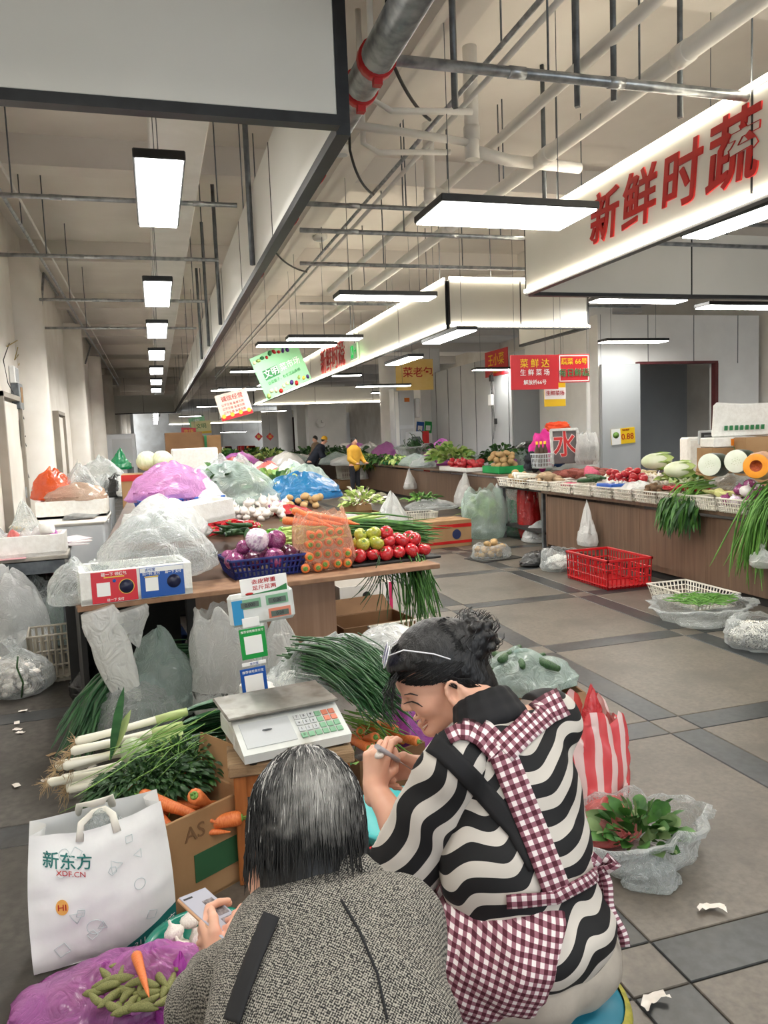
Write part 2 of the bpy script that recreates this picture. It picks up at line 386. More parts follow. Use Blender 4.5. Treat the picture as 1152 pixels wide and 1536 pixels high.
# lamps added to brighten the hall, as if the rows went on around the viewer
for (X, Y) in ((-.4, 1.6), (-.4, -1.6), (1.6, 0.4), (3.9, 1.2), (1.4, -2.5), (4.5, -2.5), (6.9, 4.6), (7.6, 8.6), (8.4, 12.2), (8.2, 17.5), (2.3, 12.5), (2.3, 17), (2.3, 23), (8, 26), (2.4, 33), (6, 40), (2, 44)):
    lamp('plain panel lamp added to light the hall', (X, Y, 3.12), 1.3, .3, 0, 'added hall lamps')

# ---------------------------------------------------------------- pipes
def pipe(label, pts, r, m=m_galv, n=12, clamps=(), cm=None, joints=(), cat='pipe', name='pipe', hang=()):
    t = thing(name, label, cat, pts[0])
    o = Vector(pts[0]); q = [Vector(p)-o for p in pts]
    MB().tube(q, r, n).build('run', m, t)
    def on(s):
        k = min(int(s*(len(q)-1)), len(q)-2); f = s*(len(q)-1)-k; return q[k].lerp(q[k+1], f), (q[k+1]-q[k]).normalized()
    for s in clamps:
        c, d = on(s); MB().cyl(c-d*.03, c+d*.03, r*1.14, n=16).box(c-Vector((0, 0, r*1.25)), (r*.5, r*.5, r*.5)).build('clamp', cm or m_red, t)
    for s in joints:
        c, d = on(s); MB().cyl(c-d*.05, c+d*.05, r*1.13, n=n).build('socket', m, t)
    for s in hang:
        c, d = on(s); MB().cyl(c, (c.x, c.y, CZ-o.z), .007, n=5).build('hanger_rod', m_dgalv, t)
    return t
def alongY(x, y, z, y0, y1):
    p = W(x, y, z); return [(p.x, y0, z), (p.x, (y0+y1)/2, z), (p.x, y1, z)]
pipe('thick galvanised main pipe with red clamps beside the grey fascia', [(1.17, 1.2, 3.45), (1.17, 10, 3.45), (1.17, 32, 3.45)], .085, m_galv, 20, clamps=(.148, .166, .24, .3, .42), hang=(.1, .2, .4))
pipe('upper white drain pipe crossing above the red lettering', alongY(1000, 100, 3.75, 1.5, 14), .06, m_pvc, 14, joints=(.2, .33, .5), hang=(.16, .5))
pipe('second white drain pipe left of the red lettering', alongY(770, 190, 3.9, 1.5, 12), .04, m_pvc, 12, joints=(.3, .45), hang=(.3,))
pipe('cable tray rail running beside long ceiling beam', alongY(560, 290, 4.1, 2, 30), .018, m_galv, 8, hang=(.1, .3))
pipe('white conduit running low under the ceiling beam', alongY(540, 330, 4.0, 2, 30), .02, m_pvc, 8)
a = W(570, 88, 3.6); pipe('galvanised sprinkler pipe crossing the aisle overhead', [a, (a.x+2, a.y, 3.6), (8, a.y, 3.6)], .03, m_galv, 10, joints=(.2, .36), hang=(.25, .4))
for k, (y, z) in enumerate(((305, 3.7), (345, 3.5), (395, 3.6), (455, 3.6))):
    a = W(450, y, z); pipe(['thin crossing pipe before the second black cable', 'thin crossing pipe near the round ceiling speaker', 'thin crossing pipe with red coupling', 'far thin crossing pipe over the lamps'][k], [a, (a.x+2.5, a.y, z), (8, a.y, z)], .022, m_galv, 8, joints=(.1, .3), hang=(.2, .4))
for k, (y, z) in enumerate(((298, 3.75), (385, 3.75), (450, 3.7), (492, 3.7))):
    a = W(130, y, z); pipe(['crossing pipe over the nearest square lamp', 'crossing pipe over the second square lamp', 'crossing pipe over the third square lamp', 'crossing pipe over the fourth square lamp'][k], [(-1.7, a.y, z), (0, a.y, z), (.86, a.y, z)], .022, m_galv, 8, joints=(.3, .8), hang=(.2, .9))
pipe('pale conduit running high along the left wall', [(-1.3, 2.5, 4.15), (-1.3, 14, 4.15), (-1.3, 34, 4.15)], .02, m_galv, 8, joints=(.1, .2), hang=(.08, .16, .24, .32)); pipe('second pale conduit high along the left wall', [(-1.18, 2.5, 4.2), (-1.18, 14, 4.2), (-1.18, 34, 4.2)], .014, m_pvc, 8, hang=(.1, .2))
# white drain tees right of centre
a = W(708, 215, 3.8)
t = pipe('white drain tee hanging above the bright long lamp', [a+Vector((0, 0, .7)), a, a-Vector((0, 0, .12))], .055, m_pvc, 14, joints=(.45,))
MB().tube([(0, 0, -.75), (.35, .1, -.77), (1.1, .3, -.72)], .045, 12).build('branch', m_pvc, t); MB().tube([(0, 0, -.7), (-.5, -.05, -.68), (-1.2, -.1, -.66)], .03, 10).build('branch', m_pvc, t)
a = W(645, 290, 3.75)
t = pipe('white drain drop hanging left of the bright long lamp', [a+Vector((0, 0, .6)), a, a-Vector((0, 0, .1))], .05, m_pvc, 14, joints=(.6,))
MB().tube([(0, 0, -.55), (.25, .05, -.6), (.3, .05, -.75)], .03, 10).build('branch', m_pvc, t)
for k, (x, y) in enumerate(((560, 150), (545, 215))):
    a = W(x, y, 3.8); pipe(['short white bent pipe near the red clamps', 'short white bent pipe over the ceiling speaker'][k], [Vector((a.x, a.y, CZ)), a, a+Vector((.12, 0, -.06)), a+Vector((.7, 0, -.02))], .022, m_pvc, 10)
# steel posts that carry the fascias
for k, (x, y) in enumerate(((345, 250), (310, 390), (288, 440), (276, 470), (920, 60), (865, 70), (1020, 90), (1090, 400), (816, 250), (680, 70))):
    a = W(x, y, 3.75) if k < 4 else W(x, y, 3.9)
    b = (.84, a.y, 3.0) if k < 4 else (a.x, a.y, 3.55)
    MB().cyl((b[0], b[1], b[2]), (b[0], b[1], CZ), .022, n=4).build('hanger_post', m_dgalv, label=['first', 'second', 'third', 'fourth'][k]+' steel hanger post along the grey fascia' if k < 4 else 'thin steel drop rod from the ceiling slab', cat='hanger post', group=None if k < 4 else 'steel drop rods')
# black cables and ceiling speakers
for k, (p0, p1, p2, z) in enumerate((((583, 80), (612, 155), (645, 180), 3.9), ((525, 225), (535, 275), (560, 292), 3.9), ((408, 370), (425, 400), (460, 408), 3.9))):
    s0 = W(*p0, z+.1); pts = [s0, W(*p1, z-.05), W(*p2, z)]; c = [pts[0].lerp(pts[1], s).lerp(pts[1].lerp(pts[2], s), s) for s in np.linspace(0, 1, 10)]
    MB().tube([(s0.x, s0.y, CZ)]+c, .012, 7).build('black_cable', m_cable, label=['nearest', 'second', 'third'][k]+' black cable looping under the ceiling', cat='cable')
for k, (x, y) in enumerate(((512, 228), (480, 358))):
    a = W(x, y, 4.3); t = thing('ceiling_speaker', ['nearer', 'farther'][k]+' round white ceiling speaker beside the fascia', 'speaker', a)
    MB().lathe([(0, -.03), (.08, -.025), (.1, 0), (.1, .04), (0, .04)], 20).build('body', m_pvc, t); MB().lathe([(0, -.034), (.06, -.03)], 16).build('grille', m_wgrey, t); MB().cyl((0, 0, .04), (0, 0, CZ-4.3), .015, n=6).build('stem', m_pvc, t)

# ---------------------------------------------------------------- right hand walls and the cold room
wr = MB().box((8.5, 18.6, 1.75), (.1, 9.6, 3.5)).build('wall_stall', m_wgrey, kind='structure')
for k in range(9): MB().box((8.443, 14.4+k*1.02, 1.75), (.012, .012, 3.5)).build('joint_strip', m_dgalv, wr)
CRY = 13.0
def cr(x, y): return WY(x, y, CRY)
x0 = cr(900, 560).x; xd0 = cr(957, 560).x; xd1 = cr(1070, 560).x
zt = cr(950, 472).z; zd = cr(1000, 546).z
c = MB().box(((x0+11.9)/2, CRY+.06, (zt+zd)/2), (11.9-x0, .1, zt-zd)).box(((xd1+11.9)/2, CRY+.06, zd/2), (11.9-xd1, .1, zd)).box((x0-.0, CRY+1.5, zt/2), (.08, 3, zt))
CR = c.build('wall_cold_room', m_white, kind='structure')
m_door2 = mat('grey_door_leaf', 'aeb2b5', 'b9bcbf', scale=1, rough=.4)
MB().box(((x0+xd0)/2-.05, CRY-.1, zd/2), (xd0-x0, .08, zd)).build('door_leaf', m_door2, CR)
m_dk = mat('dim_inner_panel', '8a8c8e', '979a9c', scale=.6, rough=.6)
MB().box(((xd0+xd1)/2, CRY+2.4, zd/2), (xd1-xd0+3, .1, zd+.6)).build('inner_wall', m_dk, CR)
m_maroon = mat('maroon_frame', '5a2a2c', '6b3436', scale=4, rough=.5)
MB().box((xd1+.02, CRY-.02, zd/2), (.07, .12, zd)).box(((xd0+xd1)/2, CRY-.02, zd+.02), (xd1-xd0+.1, .12, .05)).build('door_frame', m_maroon, CR)
for z in (.5, 1.4, 1.9): MB().box((xd1+.1, CRY-.06, z), (.1, .06, .12), bevel=.01).build('hinge', m_galv, CR)
for k in range(5): MB().box((x0+.02+1.05*k, CRY+.004, (zt+zd)/2), (.008, .01, zt-zd)).build('joint_strip', m_dgalv, CR)

# ================================================================ produce
def vmesh(name, m, fn): b = MB(); fn(b); return b.mesh(name, m)
m_tom = mat('tomato_skin', 'ac1a22', 'c4323a', scale=5, rough=.22, coat=.3)
m_tomg = mat('green_tomato_skin', '8f9a2e', 'b3b04a', scale=6, rough=.25, coat=.3)
m_leaf = mat('leaf_green', '2f5a24', '4d7d33', scale=20, rough=.55)
m_leafd = mat('leaf_dark', '1d3d1f', '33592c', scale=20, rough=.5)
m_leafl = mat('leaf_light', '8fae52', 'bccb7e', scale=14, rough=.5)
m_stem = mat('stem_green', '5f8f3a', '84ac50', scale=12, rough=.5)
m_pot = mat('potato_skin', 'b08d5c', 'c9a978', scale=12, rough=.7, bump=.2, bscale=40)
m_potp = mat('pale_root_skin', 'c7b28a', 'd9c9a4', scale=12, rough=.7, bump=.2, bscale=40)
m_gar = mat('garlic_skin', 'd9cfc4', 'efe9e2', scale=16, rough=.6, stretch=(1, 1, .25), c3='b79fa6', s3=9, lo3=.55, hi3=.8)
m_on = mat('onion_skin', '6d2350', '9c4a7d', scale=9, rough=.25, coat=.4, stretch=(1, 1, .12), lo=.3, hi=.7, c3='c08db0', s3=14, lo3=.55, hi3=.75)
m_onl = mat('onion_peeled_skin', 'b58fb4', 'e6dbe4', scale=6, rough=.25, coat=.4, stretch=(1, 1, .1), lo=.35, hi=.55)
m_ond = mat('onion_dark_skin', '3c1228', '5d1f40', scale=9, rough=.25, coat=.4, stretch=(1, 1, .12))
m_car = mat('carrot_skin', 'd8672e', 'e98a4d', scale=10, rough=.45, bump=.15, bscale=60, stretch=(1, 1, 4))
m_chi = mat('chilli_red', 'a3121c', 'c2202a', scale=6, rough=.25, coat=.3)
m_pep = mat('pepper_green', '3f7a1f', '6aa235', scale=5, rough=.25, coat=.3)
m_cab = mat('cabbage_leaf', 'cfd8ae', 'e7ead0', scale=5, rough=.5, stretch=(1, 1, .3))
m_sweet = mat('sweet_potato_skin', '7c3b35', '9a5448', scale=10, rough=.65, bump=.2)
m_swp = mat('red_sweet_potato_skin', 'b23a5c', 'c95673', scale=10, rough=.6, bump=.15)
m_yam = mat('yam_skin', 'a48a6c', 'bda687', scale=14, rough=.8, bump=.3)
m_rad = mat('white_radish', 'e6e3d3', 'f1efe4', scale=5, rough=.4)
m_cuc = mat('cucumber_skin', '1f4222', '36602f', scale=18, rough=.4, bump=.5, bscale=50)
m_wm = mat('wax_gourd_rind', '1d2c22', '2f4435', scale=8, rough=.4)
m_flesh = mat('gourd_flesh', 'd7dfcb', 'e9eee0', scale=5, rough=.4)
m_pump = mat('pumpkin_rind', 'b98a6a', 'd1a585', scale=6, rough=.5)
m_pumf = mat('pumpkin_flesh', 'e08a1e', 'ee9d2f', scale=6, rough=.4)
m_pumc = mat('pumpkin_core', '8a3410', 'b4531c', scale=30, rough=.6, bump=.6)
m_corn = mat('corn_husk', 'c9cd7a', 'e2dba0', scale=10, rough=.5, stretch=(1, 1, .2))
m_gpot = mat('sloped_board', '4a3526', '5c4431', scale=6, rough=.6)

def p_tomato(b): b.lathe([(0, -.78), (.45, -.76), (.8, -.52), (1, -.08), (.94, .36), (.66, .66), (.3, .74), (.1, .66), (0, .62)], 18, lobes=5, lobe=.03)
def p_calyx(b):
    for k in range(5):
        a = k*2*PI/5; c, s = math.cos(a), math.sin(a); b.raw([(0, 0, .68), (.18*c-.07*s, .18*s+.07*c, .73), (.42*c, .42*s, .76), (.18*c+.07*s, .18*s-.07*c, .73)], [(0, 3, 2, 1)])
    b.cyl((0, 0, .64), (.04, 0, .84), .04, n=5)
def p_onion(b): b.lathe([(0, -.8), (.25, -.78), (.75, -.55), (1, 0), (.86, .45), (.5, .72), (.22, .84), (.12, 1.0), (.14, 1.12), (0, 1.12)], 18)
def p_garlic(b): b.lathe([(0, -.6), (.4, -.62), (.85, -.35), (1, 0), (.8, .4), (.4, .66), (.16, .9), (.12, 1.3), (0, 1.32)], 16, lobes=7, lobe=.06)
def p_potato(b): b.ball((0, 0, 0), (1, .78, .7), 2, fn=lambda v: 1+.1*nz(v, 1.6, 3))
def p_root(b): b.tube([(-1, 0, .05), (-.7, .05, 0), (-.2, .12, .02), (.35, .03, 0), (.8, -.1, .02), (1.05, -.14, .06)], [.06, .24, .32, .3, .18, .05], 10)
def p_carrot(b): b.lathe([(0, 1), (.13, .99), (.18, .93), (.185, .8), (.15, .3), (.11, -.3), (.06, -.8), (.015, -1.05), (0, -1.06)], 12)
def p_crown(b): b.lathe([(0, 1.03), (.07, 1.03), (.11, .985), (0, .98)], 9); [b.cyl((.03*math.cos(a), .03*math.sin(a), 1.0), (.06*math.cos(a), .06*math.sin(a), 1.12), .02, n=5) for a in (0, 2, 4)]
def p_chilli(b): b.tube([(-1, 0, 0), (-.9, 0, .02), (-.4, .08, .06), (.2, .05, .03), (.8, -.12, -.02), (1.1, -.25, 0)], [.08, .2, .22, .18, .1, .02], 8)
def p_cstem(b): b.tube([(-1.25, -.06, .02), (-1.1, 0, 0), (-.97, 0, .01)], [.05, .06, .12], 6)
def p_cuc(b): b.tube([(-1, 0, 0), (-.95, 0, 0), (-.5, .03, 0), (0, .05, .0), (.5, .02, 0), (.95, -.03, 0), (1, -.03, 0)], [.03, .1, .15, .16, .155, .1, .03], 12)
def p_cab(b): b.ball((0, 0, 0), (1, 1, .92), 3, fn=lambda v: 1+.05*abs(nz(v, 3.1))-.06*abs(nz((v[0]*2, v[1]*2, v[2]*.6), 1.4, 9)))
PM = {}
def proto(n, m, fn, nm=None):
    PM[n] = vmesh(nm or n, m, fn); return PM[n]
proto('tomato', m_tom, p_tomato); proto('green_tomato', m_tomg, p_tomato); proto('calyx', m_leaf, p_calyx)
proto('onion', m_on, p_onion); proto('peeled_onion', m_onl, p_onion); proto('dark_onion', m_ond, p_onion); proto('garlic_bulb', m_gar, p_garlic)
proto('potato', m_pot, p_potato); proto('taro', mat('taro_skin', '6f553f', '8c6f54', scale=16, rough=.85, bump=.4), p_potato); proto('ginger_root', m_potp, p_root); proto('carrot', m_car, p_carrot); proto('crown', m_stem, p_crown)
proto('chilli', m_chi, p_chilli); proto('green_pepper', m_pep, p_chilli); proto('stem', m_stem, p_cstem); proto('cucumber', m_cuc, p_cuc); proto('cabbage', m_cab, p_cab)
proto('sweet_potato', m_sweet, p_root); proto('red_sweet_potato', m_swp, p_root); proto('yam', m_yam, p_root); proto('white_radish', m_rad, p_carrot); proto('pale_onion', mat('white_onion_skin', 'e9e4e2', 'f5f1ef', scale=5, rough=.3), p_onion)
proto('eggplant', mat('aubergine_skin', '231024', '371a38', scale=4, rough=.2, coat=.4), p_cuc)
proto('green_bean', mat('bean_skin', '4a7d2c', '6a9a42', scale=9, rough=.45), lambda b: b.tube([(-1, 0, 0), (-.5, .07, .05), (0, .1, 0), (.5, .06, -.03), (1, -.05, 0)], [.02, .06, .065, .06, .015], 6))
PART = {'tomato': ['calyx'], 'green_tomato': ['calyx'], 'carrot': ['crown'], 'chilli': ['stem'], 'green_pepper': ['stem']}
def veg(kind, loc, s, R=None, label=None, cat=None, group=None, parts=True, nm=None):
    R = R if R is not None else Euler((random.uniform(-.5, .5), random.uniform(-.5, .5), random.uniform(0, 6.3))).to_matrix()
    o = link(nm or kind, PM[kind], None, M=M4(R, loc, s), label=label, cat=cat or kind.replace('_', ' ').split()[-1], group=group)
    if parts:
        for q in PART.get(kind, ()): link(q, PM[q], o)
    return o
def lying(a=None, tilt=.15): a = random.uniform(0, 6.3) if a is None else a; return Euler((random.uniform(-tilt, tilt), random.uniform(-tilt, tilt), a)).to_matrix() @ Matrix.Rotation(random.uniform(0, 6.3), 3, 'X')
def pointing(d, jit=.15): return rot_to(Vector(d)+Vector((random.uniform(-jit, jit), random.uniform(-jit, jit), random.uniform(-jit, jit))), random.uniform(0, 6.3))
def heap(kind, c, a, b, n, s, label, group, cat=None, rz=0, slope=(0, 0), how=None, h=None, ds=.9, var=.12, parts=False, tries=5, kinds=None, nm=None):
    """drop n pieces of about size s into an oval heap round c"""
    c = Vector(c); done = []; out = []; ca, sa = math.cos(rz), math.sin(rz)
    for i in range(n):
        best = None
        for _ in range(tries):
            q, t = math.sqrt(random.random()), random.uniform(0, 2*PI); x, y = a*q*math.cos(t), b*q*math.sin(t)
            z = s*.7
            for (X, Y, Z) in done:
                d2 = (x-X)**2+(y-Y)**2; dd = (2*s*ds)**2
                if d2 < dd: z = max(z, Z+math.sqrt(dd-d2)*.8)
            if best is None or z+.35*s*q < best[0]: best = (z+.35*s*q, x, y, z)
        _, x, y, z = best; done.append((x, y, z))
        P = c+Vector((x*ca-y*sa, x*sa+y*ca, z+slope[0]*x+slope[1]*y)); k = s*random.uniform(1-var, 1+var)
        kd = random.choice(kinds) if kinds else kind
        R = lying() if how == 'lie' else (pointing(how) if isinstance(how, tuple) else None)
        out.append(veg(kd, P, k, R, label, cat, group, parts, nm))
    return out

# ---------------------------------------------------------------- plastic bags
f_clear = film('clear_film', 'e8ecec', .22); f_milk = film('milky_film', 'eef0ef', .5); f_white = film('white_film', 'f3f3f1', .86, rough=.35)
f_pink = film('pink_film', 'e08ada', .42); f_purp = film('purple_film', 'c66ac8', .6); f_blue = film('blue_film', '2b93d2', .8); f_orange = film('orange_film', 'e8601c', .85)
f_black = film('black_film', '0d0e10', .97, rough=.3); f_green = film('green_film', '1f9a63', .8); f_aqua = film('pale_green_film', 'd6e6e1', .32); f_lilac = film('lilac_film', 'efb6ea', .45); f_rose = film('rose_film', 'f08a86', .6); f_red = film('red_film', 'd4262b', .9)
def bag(label, loc, rx, ry, h, m, style='tied', seed=0, rz=0, wr=.14, nu=34, nv=56, name='plastic_bag', cat='bag', group=None, parent=None, lean=(0, 0)):
    """crumpled film shell: tied at a neck, open at the top, or a heap pulled over its load"""
    b = MB(); rnd = random.Random(seed); ph = [rnd.uniform(0, 6.3) for _ in range(6)]
    prof = {'tied': [(0, 0), (.7, 0), (.98, .12), (1, .3), (.86, .52), (.5, .7), (.16, .79), (.1, .83), (.2, .92), (.3, 1)],
            'heap': [(0, 0), (.85, 0), (1, .08), (.97, .3), (.84, .56), (.6, .78), (.32, .93), (.1, 1), (0, 1)],
            'open': [(0, 0), (.7, 0), (.92, .1), (1, .35), (.95, .65), (.98, .85), (1.08, 1), (1.16, .97), (1.14, .86)],
            'peak': [(0, 0), (.9, 0), (1, .1), (.9, .3), (.66, .52), (.4, .74), (.2, .9), (.05, 1)],
            'sack': [(0, 0), (.8, 0), (1, .15), (.98, .5), (.9, .8), (.8, .95), (.72, 1.0)]}[style]
    T = np.linspace(0, len(prof)-1, nu); vs = []
    def crease(p, f, sd):
        w_ = nz(p, f*.7, sd+4); q = abs(nz((p[0]+.5*w_, p[1]-.4*w_, p[2]+.3*w_), f, sd)); return min(q*2.2, 1)**.6
    for i, t in enumerate(T):
        k = min(int(t), len(prof)-2); f = t-k; f = f*f*(3-2*f)*.5+f*.5
        r = prof[k][0]*(1-f)+prof[k+1][0]*f; z = prof[k][1]*(1-f)+prof[k+1][1]*f
        for j in range(nv):
            a = 2*PI*j/nv; c, s = math.cos(a), math.sin(a); top = max(0, z-.25)
            q = 1-.6*crease((c, s, z*1.3), 1.3, seed*3.1)-.4*crease((c, s, z*1.2), 2.9, seed*1.3+9)
            pl = math.sin(a*5+ph[0]+2*z)+.6*math.sin(a*9+ph[1])+.4*math.sin(a*14+ph[2]-3*z)
            k2 = 1.04+.2*nz((c, s, z*.8), 1.1, seed) - wr*1.1*q + .09*pl*top*(1 if style != 'heap' else .6)
            q3 = crease((c*r, s*r, z*.6), 1.7, seed+17)
            zz = z*h*(1+.15*nz((c, s, 0), 1.4, seed+5)*(1 if z > .1 else 0)) + (.05*h*pl*.4*(z > .8) if style in ('open', 'sack') else 0) - wr*.9*h*(1-q3)*(z > .3)
            vs.append((c*r*rx*k2+lean[0]*z*h, s*r*ry*k2+lean[1]*z*h, max(zz, .003)))
    fs = [(i*nv+j, i*nv+(j+1) % nv, (i+1)*nv+(j+1) % nv, (i+1)*nv+j) for i in range(nu-1) for j in range(nv)]
    b.raw(vs, fs, 0, True)
    return b.build(name, m, parent, loc=loc, rot=rz, label=label if parent is None else None, cat=cat if parent is None else None, group=group)

# ---------------------------------------------------------------- leaves and bundles
def leafmesh(b, P, d, up, L, w, mi=0, fold=.25, droop=.4):
    d = Vector(d).normalized(); up = Vector(up); s = d.cross(up)
    if s.length < 1e-3: s = d.orthogonal()
    s.normalize(); u = s.cross(d); P = Vector(P); vs = []
    for (t, ww) in ((0, .12), (.3, .85), (.62, 1), (.85, .6), (1, .02)):
        c = P+d*(L*t)-Vector((0, 0, 1))*(droop*L*t*t); vs += [c-s*w*ww*.5+u*fold*w*ww*.5, c, c+s*w*ww*.5+u*fold*w*ww*.5]
    fs = [q for i in range(4) for q in ((i*3, i*3+1, i*3+4, i*3+3), (i*3+1, i*3+2, i*3+5, i*3+4))]
    b.raw(vs, fs, mi, True)
def foliage(c, r, n, L, w, seed=1, up=.5, droop=.5, dirv=None, shell=False):
    rn = random.Random(seed); b = MB()
    for _ in range(n):
        v = Vector((rn.gauss(0, 1), rn.gauss(0, 1), abs(rn.gauss(0, 1)) if shell else rn.gauss(0, .8))).normalized(); q = rn.random()**.4
        P = Vector(c)+Vector((v.x*r[0]*q, v.y*r[1]*q, v.z*r[2]*q))
        d = Vector((v.x, v.y, v.z*.5+up)) if dirv is None else Vector(dirv)+Vector((rn.gauss(0, .3), rn.gauss(0, .3), rn.gauss(0, .3)))
        leafmesh(b, P, d, (rn.gauss(0, .5), rn.gauss(0, .5), 1), L*rn.uniform(.6, 1.2), w*rn.uniform(.6, 1.2), mi=rn.choice((0, 0, 1)), droop=droop)
    return b
def leafy(label, loc, r, n, L, w, mats, seed=1, name='leafy_greens', cat='greens', group=None, stems=0, droop=.5, up=.5, dirv=None):
    t = thing(name, label, cat, loc, 0, group)
    tag(foliage((0, 0, r[2]*.5), r, n, L, w, seed, up, droop, dirv, True).build('foliage', mats, t), kind='stuff')
    if stems:
        rn = random.Random(seed+3); b = MB()
        for _ in range(stems):
            a = rn.uniform(0, 6.3); b.tube([(0, 0, .0), (r[0]*.4*math.cos(a), r[1]*.4*math.sin(a), r[2]*.5), (r[0]*.8*math.cos(a), r[1]*.8*math.sin(a), r[2]*.8)], .006, 5)
        tag(b.build('stems', m_stem, t), kind='stuff')
    return t
def strands(path, n, spread, r, m, seed=1, fray=.3, name='strands', parent=None, flat=1.0, sag=0, sides=5):
    """many thin stalks running along one path, spreading towards the end"""
    rn = random.Random(seed); b = MB(); P = [Vector(p) for p in path]; k = len(P)
    for _ in range(n):
        o = Vector((rn.gauss(0, 1), rn.gauss(0, 1), rn.gauss(0, 1)))*spread; e = Vector((rn.gauss(0, 1), rn.gauss(0, 1), rn.gauss(0, .7)))*fray
        f0, f1 = rn.uniform(0, .08), rn.uniform(.8, 1.05); q = []
        for i in range(9):
            t = f0+(f1-f0)*i/8; x = min(t, .999)*(k-1); j = int(x); u = x-j
            p = P[j].lerp(P[j+1], u)+(P[-1]-P[-2])*max(0, t-.999)*(k-1); q.append(p+o+e*t*t-Vector((0, 0, sag*t*t*rn.uniform(.6, 1.4))))
        rr = r*rn.uniform(.7, 1.2); b.tube(q, [rr]*8+[rr*.3], sides, flat=flat, caps=False)
    return tag(b.build(name, m, parent), kind='stuff')

# ---------------------------------------------------------------- crates, boxes, baskets
def basket(label, loc, w, d, h, m, rz=0, name='plastic_basket', cat='basket', group=None, nb=12, wall=.006, taper=.86, proto_of=None, rim=.014):
    """slotted plastic basket: floor, four slatted sides, rim"""
    t = thing(name, label, cat, loc, rz, group)
    MB().box((0, 0, .006), (w*taper, d*taper, .01)).build('base', m, t)
    r = MB()
    for sx, sy, L in ((0, -1, w), (0, 1, w), (-1, 0, d), (1, 0, d)):
        c = (sx*w/2, sy*d/2, h-rim/2); r.box(c, ((L+rim, rim, rim) if sy else (rim, L+rim, rim)), bevel=.003)
    r.build('rim', m, t)
    for sx, sy, L in ((0, -1, w), (0, 1, w), (-1, 0, d), (1, 0, d)):
        b = MB(); n = max(4, int(nb*L/max(w, d)))
        def on(u, z):
            k = taper+(1-taper)*z/h
            return Vector(((u*L/2*k if sy else sx*w/2*k), (u*L/2*k if sx else sy*d/2*k), z))
        for i in range(n+1):
            u = -1+2*i/n; a, e = on(u, .0), on(u, h-.005); b.tube([a, e], [wall*1.1, wall*1.1], 4, smooth=False)
        for z in (.02*h+.006, h*.36, h*.66): b.tube([on(-1, z), on(1, z)], [wall*.9]*2, 4, smooth=False)
        b.tube([on(-1, h*.12), on(1, h*.12)], [h*.1]*2, 4, smooth=False, flat=.12) if h > .12 else None
        b.build('side', m, t)
    return t
m_card = mat('cardboard', '9a7650', 'a98660', scale=3, rough=.85, bump=.08, bscale=40)
m_cardd = mat('dark_cardboard', '6e4f33', '7d5c3e', scale=3, rough=.85)
m_foam = mat('styrofoam', 'eceae4', 'f6f5f0', scale=30, rough=.7, bump=.25, bscale=120, c3='d9d2c4', s3=4, lo3=.6, hi3=.9)
def openbox(label, loc, w, d, h, m, rz=0, th=.012, flaps=(), name='cardboard_box', cat='box', group=None, fm=None):
    t = thing(name, label, cat, loc, rz, group)
    MB().box((0, 0, th/2), (w, d, th)).build('base', m, t)
    for sx, sy in ((0, -1), (0, 1), (-1, 0), (1, 0)):
        MB().box((sx*(w-th)/2, sy*(d-th)/2, h/2), ((w, th, h) if sy else (th, d-2*th, h)), bevel=.002).build('side', m, t)
    for (sx, sy, ang) in flaps:
        L = d*.48 if sy else w*.4; W_ = (w if sy else d)*.98
        o = Vector((sx*w/2, sy*d/2, h)); dv = Vector((sx*math.cos(ang), sy*math.cos(ang), math.sin(ang))); c = o+dv*L/2
        e = Vector((1, 0, 0)) if sy else Vector((0, 1, 0)); R = Matrix((e, dv, e.cross(dv))).transposed()
        MB().box((0, 0, 0), (W_, L, .005)).build('flap', fm or m, t, M=M4(R, c))
    return t
def closedbox(label, loc, w, d, h, m, rz=0, tape=None, name='cardboard_box', group=None, rot=None):
    t = thing(name, label, 'box', loc, rz, group)
    if rot: t.rotation_euler = rot
    MB().box((0, 0, h/2), (w, d, h), bevel=.004).build('carton', m, t)
    MB().box((0, -.0, h+.001), (w*.98, .004, .003)).build('top_seam', m_cardd, t)
    if tape: MB().box((0, 0, h/2), (.05, d+.004, h+.004)).build('tape', tape, t)
    return t

# ================================================================ the counters
m_wood = mat('brown_laminate', '6a5444', '7c6452', scale=3.0, rough=.4, stretch=(9, 9, .35), detail=6, lo=.3, hi=.7, c3='5a4638', s3=5, lo3=.5, hi3=.8)
m_woodl = mat('light_wood_laminate', '94735a', 'a5836a', scale=3.0, rough=.5, stretch=(9, 9, .35), detail=6)
m_edge = mat('worn_board_edge', '84624a', '9a765a', scale=14, rough=.7, bump=.1)
m_plinth = mat('dark_plinth', '1e1d1c', '2a2826', scale=5, rough=.7)
def counter(label, loc, L, dp, h, rz, m, npan=4, over=.06, tm=None, slope=0.0):
    """long market counter; front towards -y, x along it"""
    t = thing('market_counter', label, 'counter', loc, rz)
    for k in range(npan): MB().box((L*(k+.5)/npan, .02, h/2), (L/npan-.004, .03, h-.16), bevel=.002).build('front_panel', m, t)
    for x in (.015, L-.015): MB().box((x, dp/2, h/2), (.03, dp, h-.1)).build('end_panel', m, t)
    MB().box((L/2, .06, .05), (L-.04, .04, .1)).build('plinth', m_plinth, t)
    MB().box((L/2, dp/2-over/2, h-.02), (L+.04, dp+over, .04), bevel=.006).build('counter_top', tm or m, t)
    return t
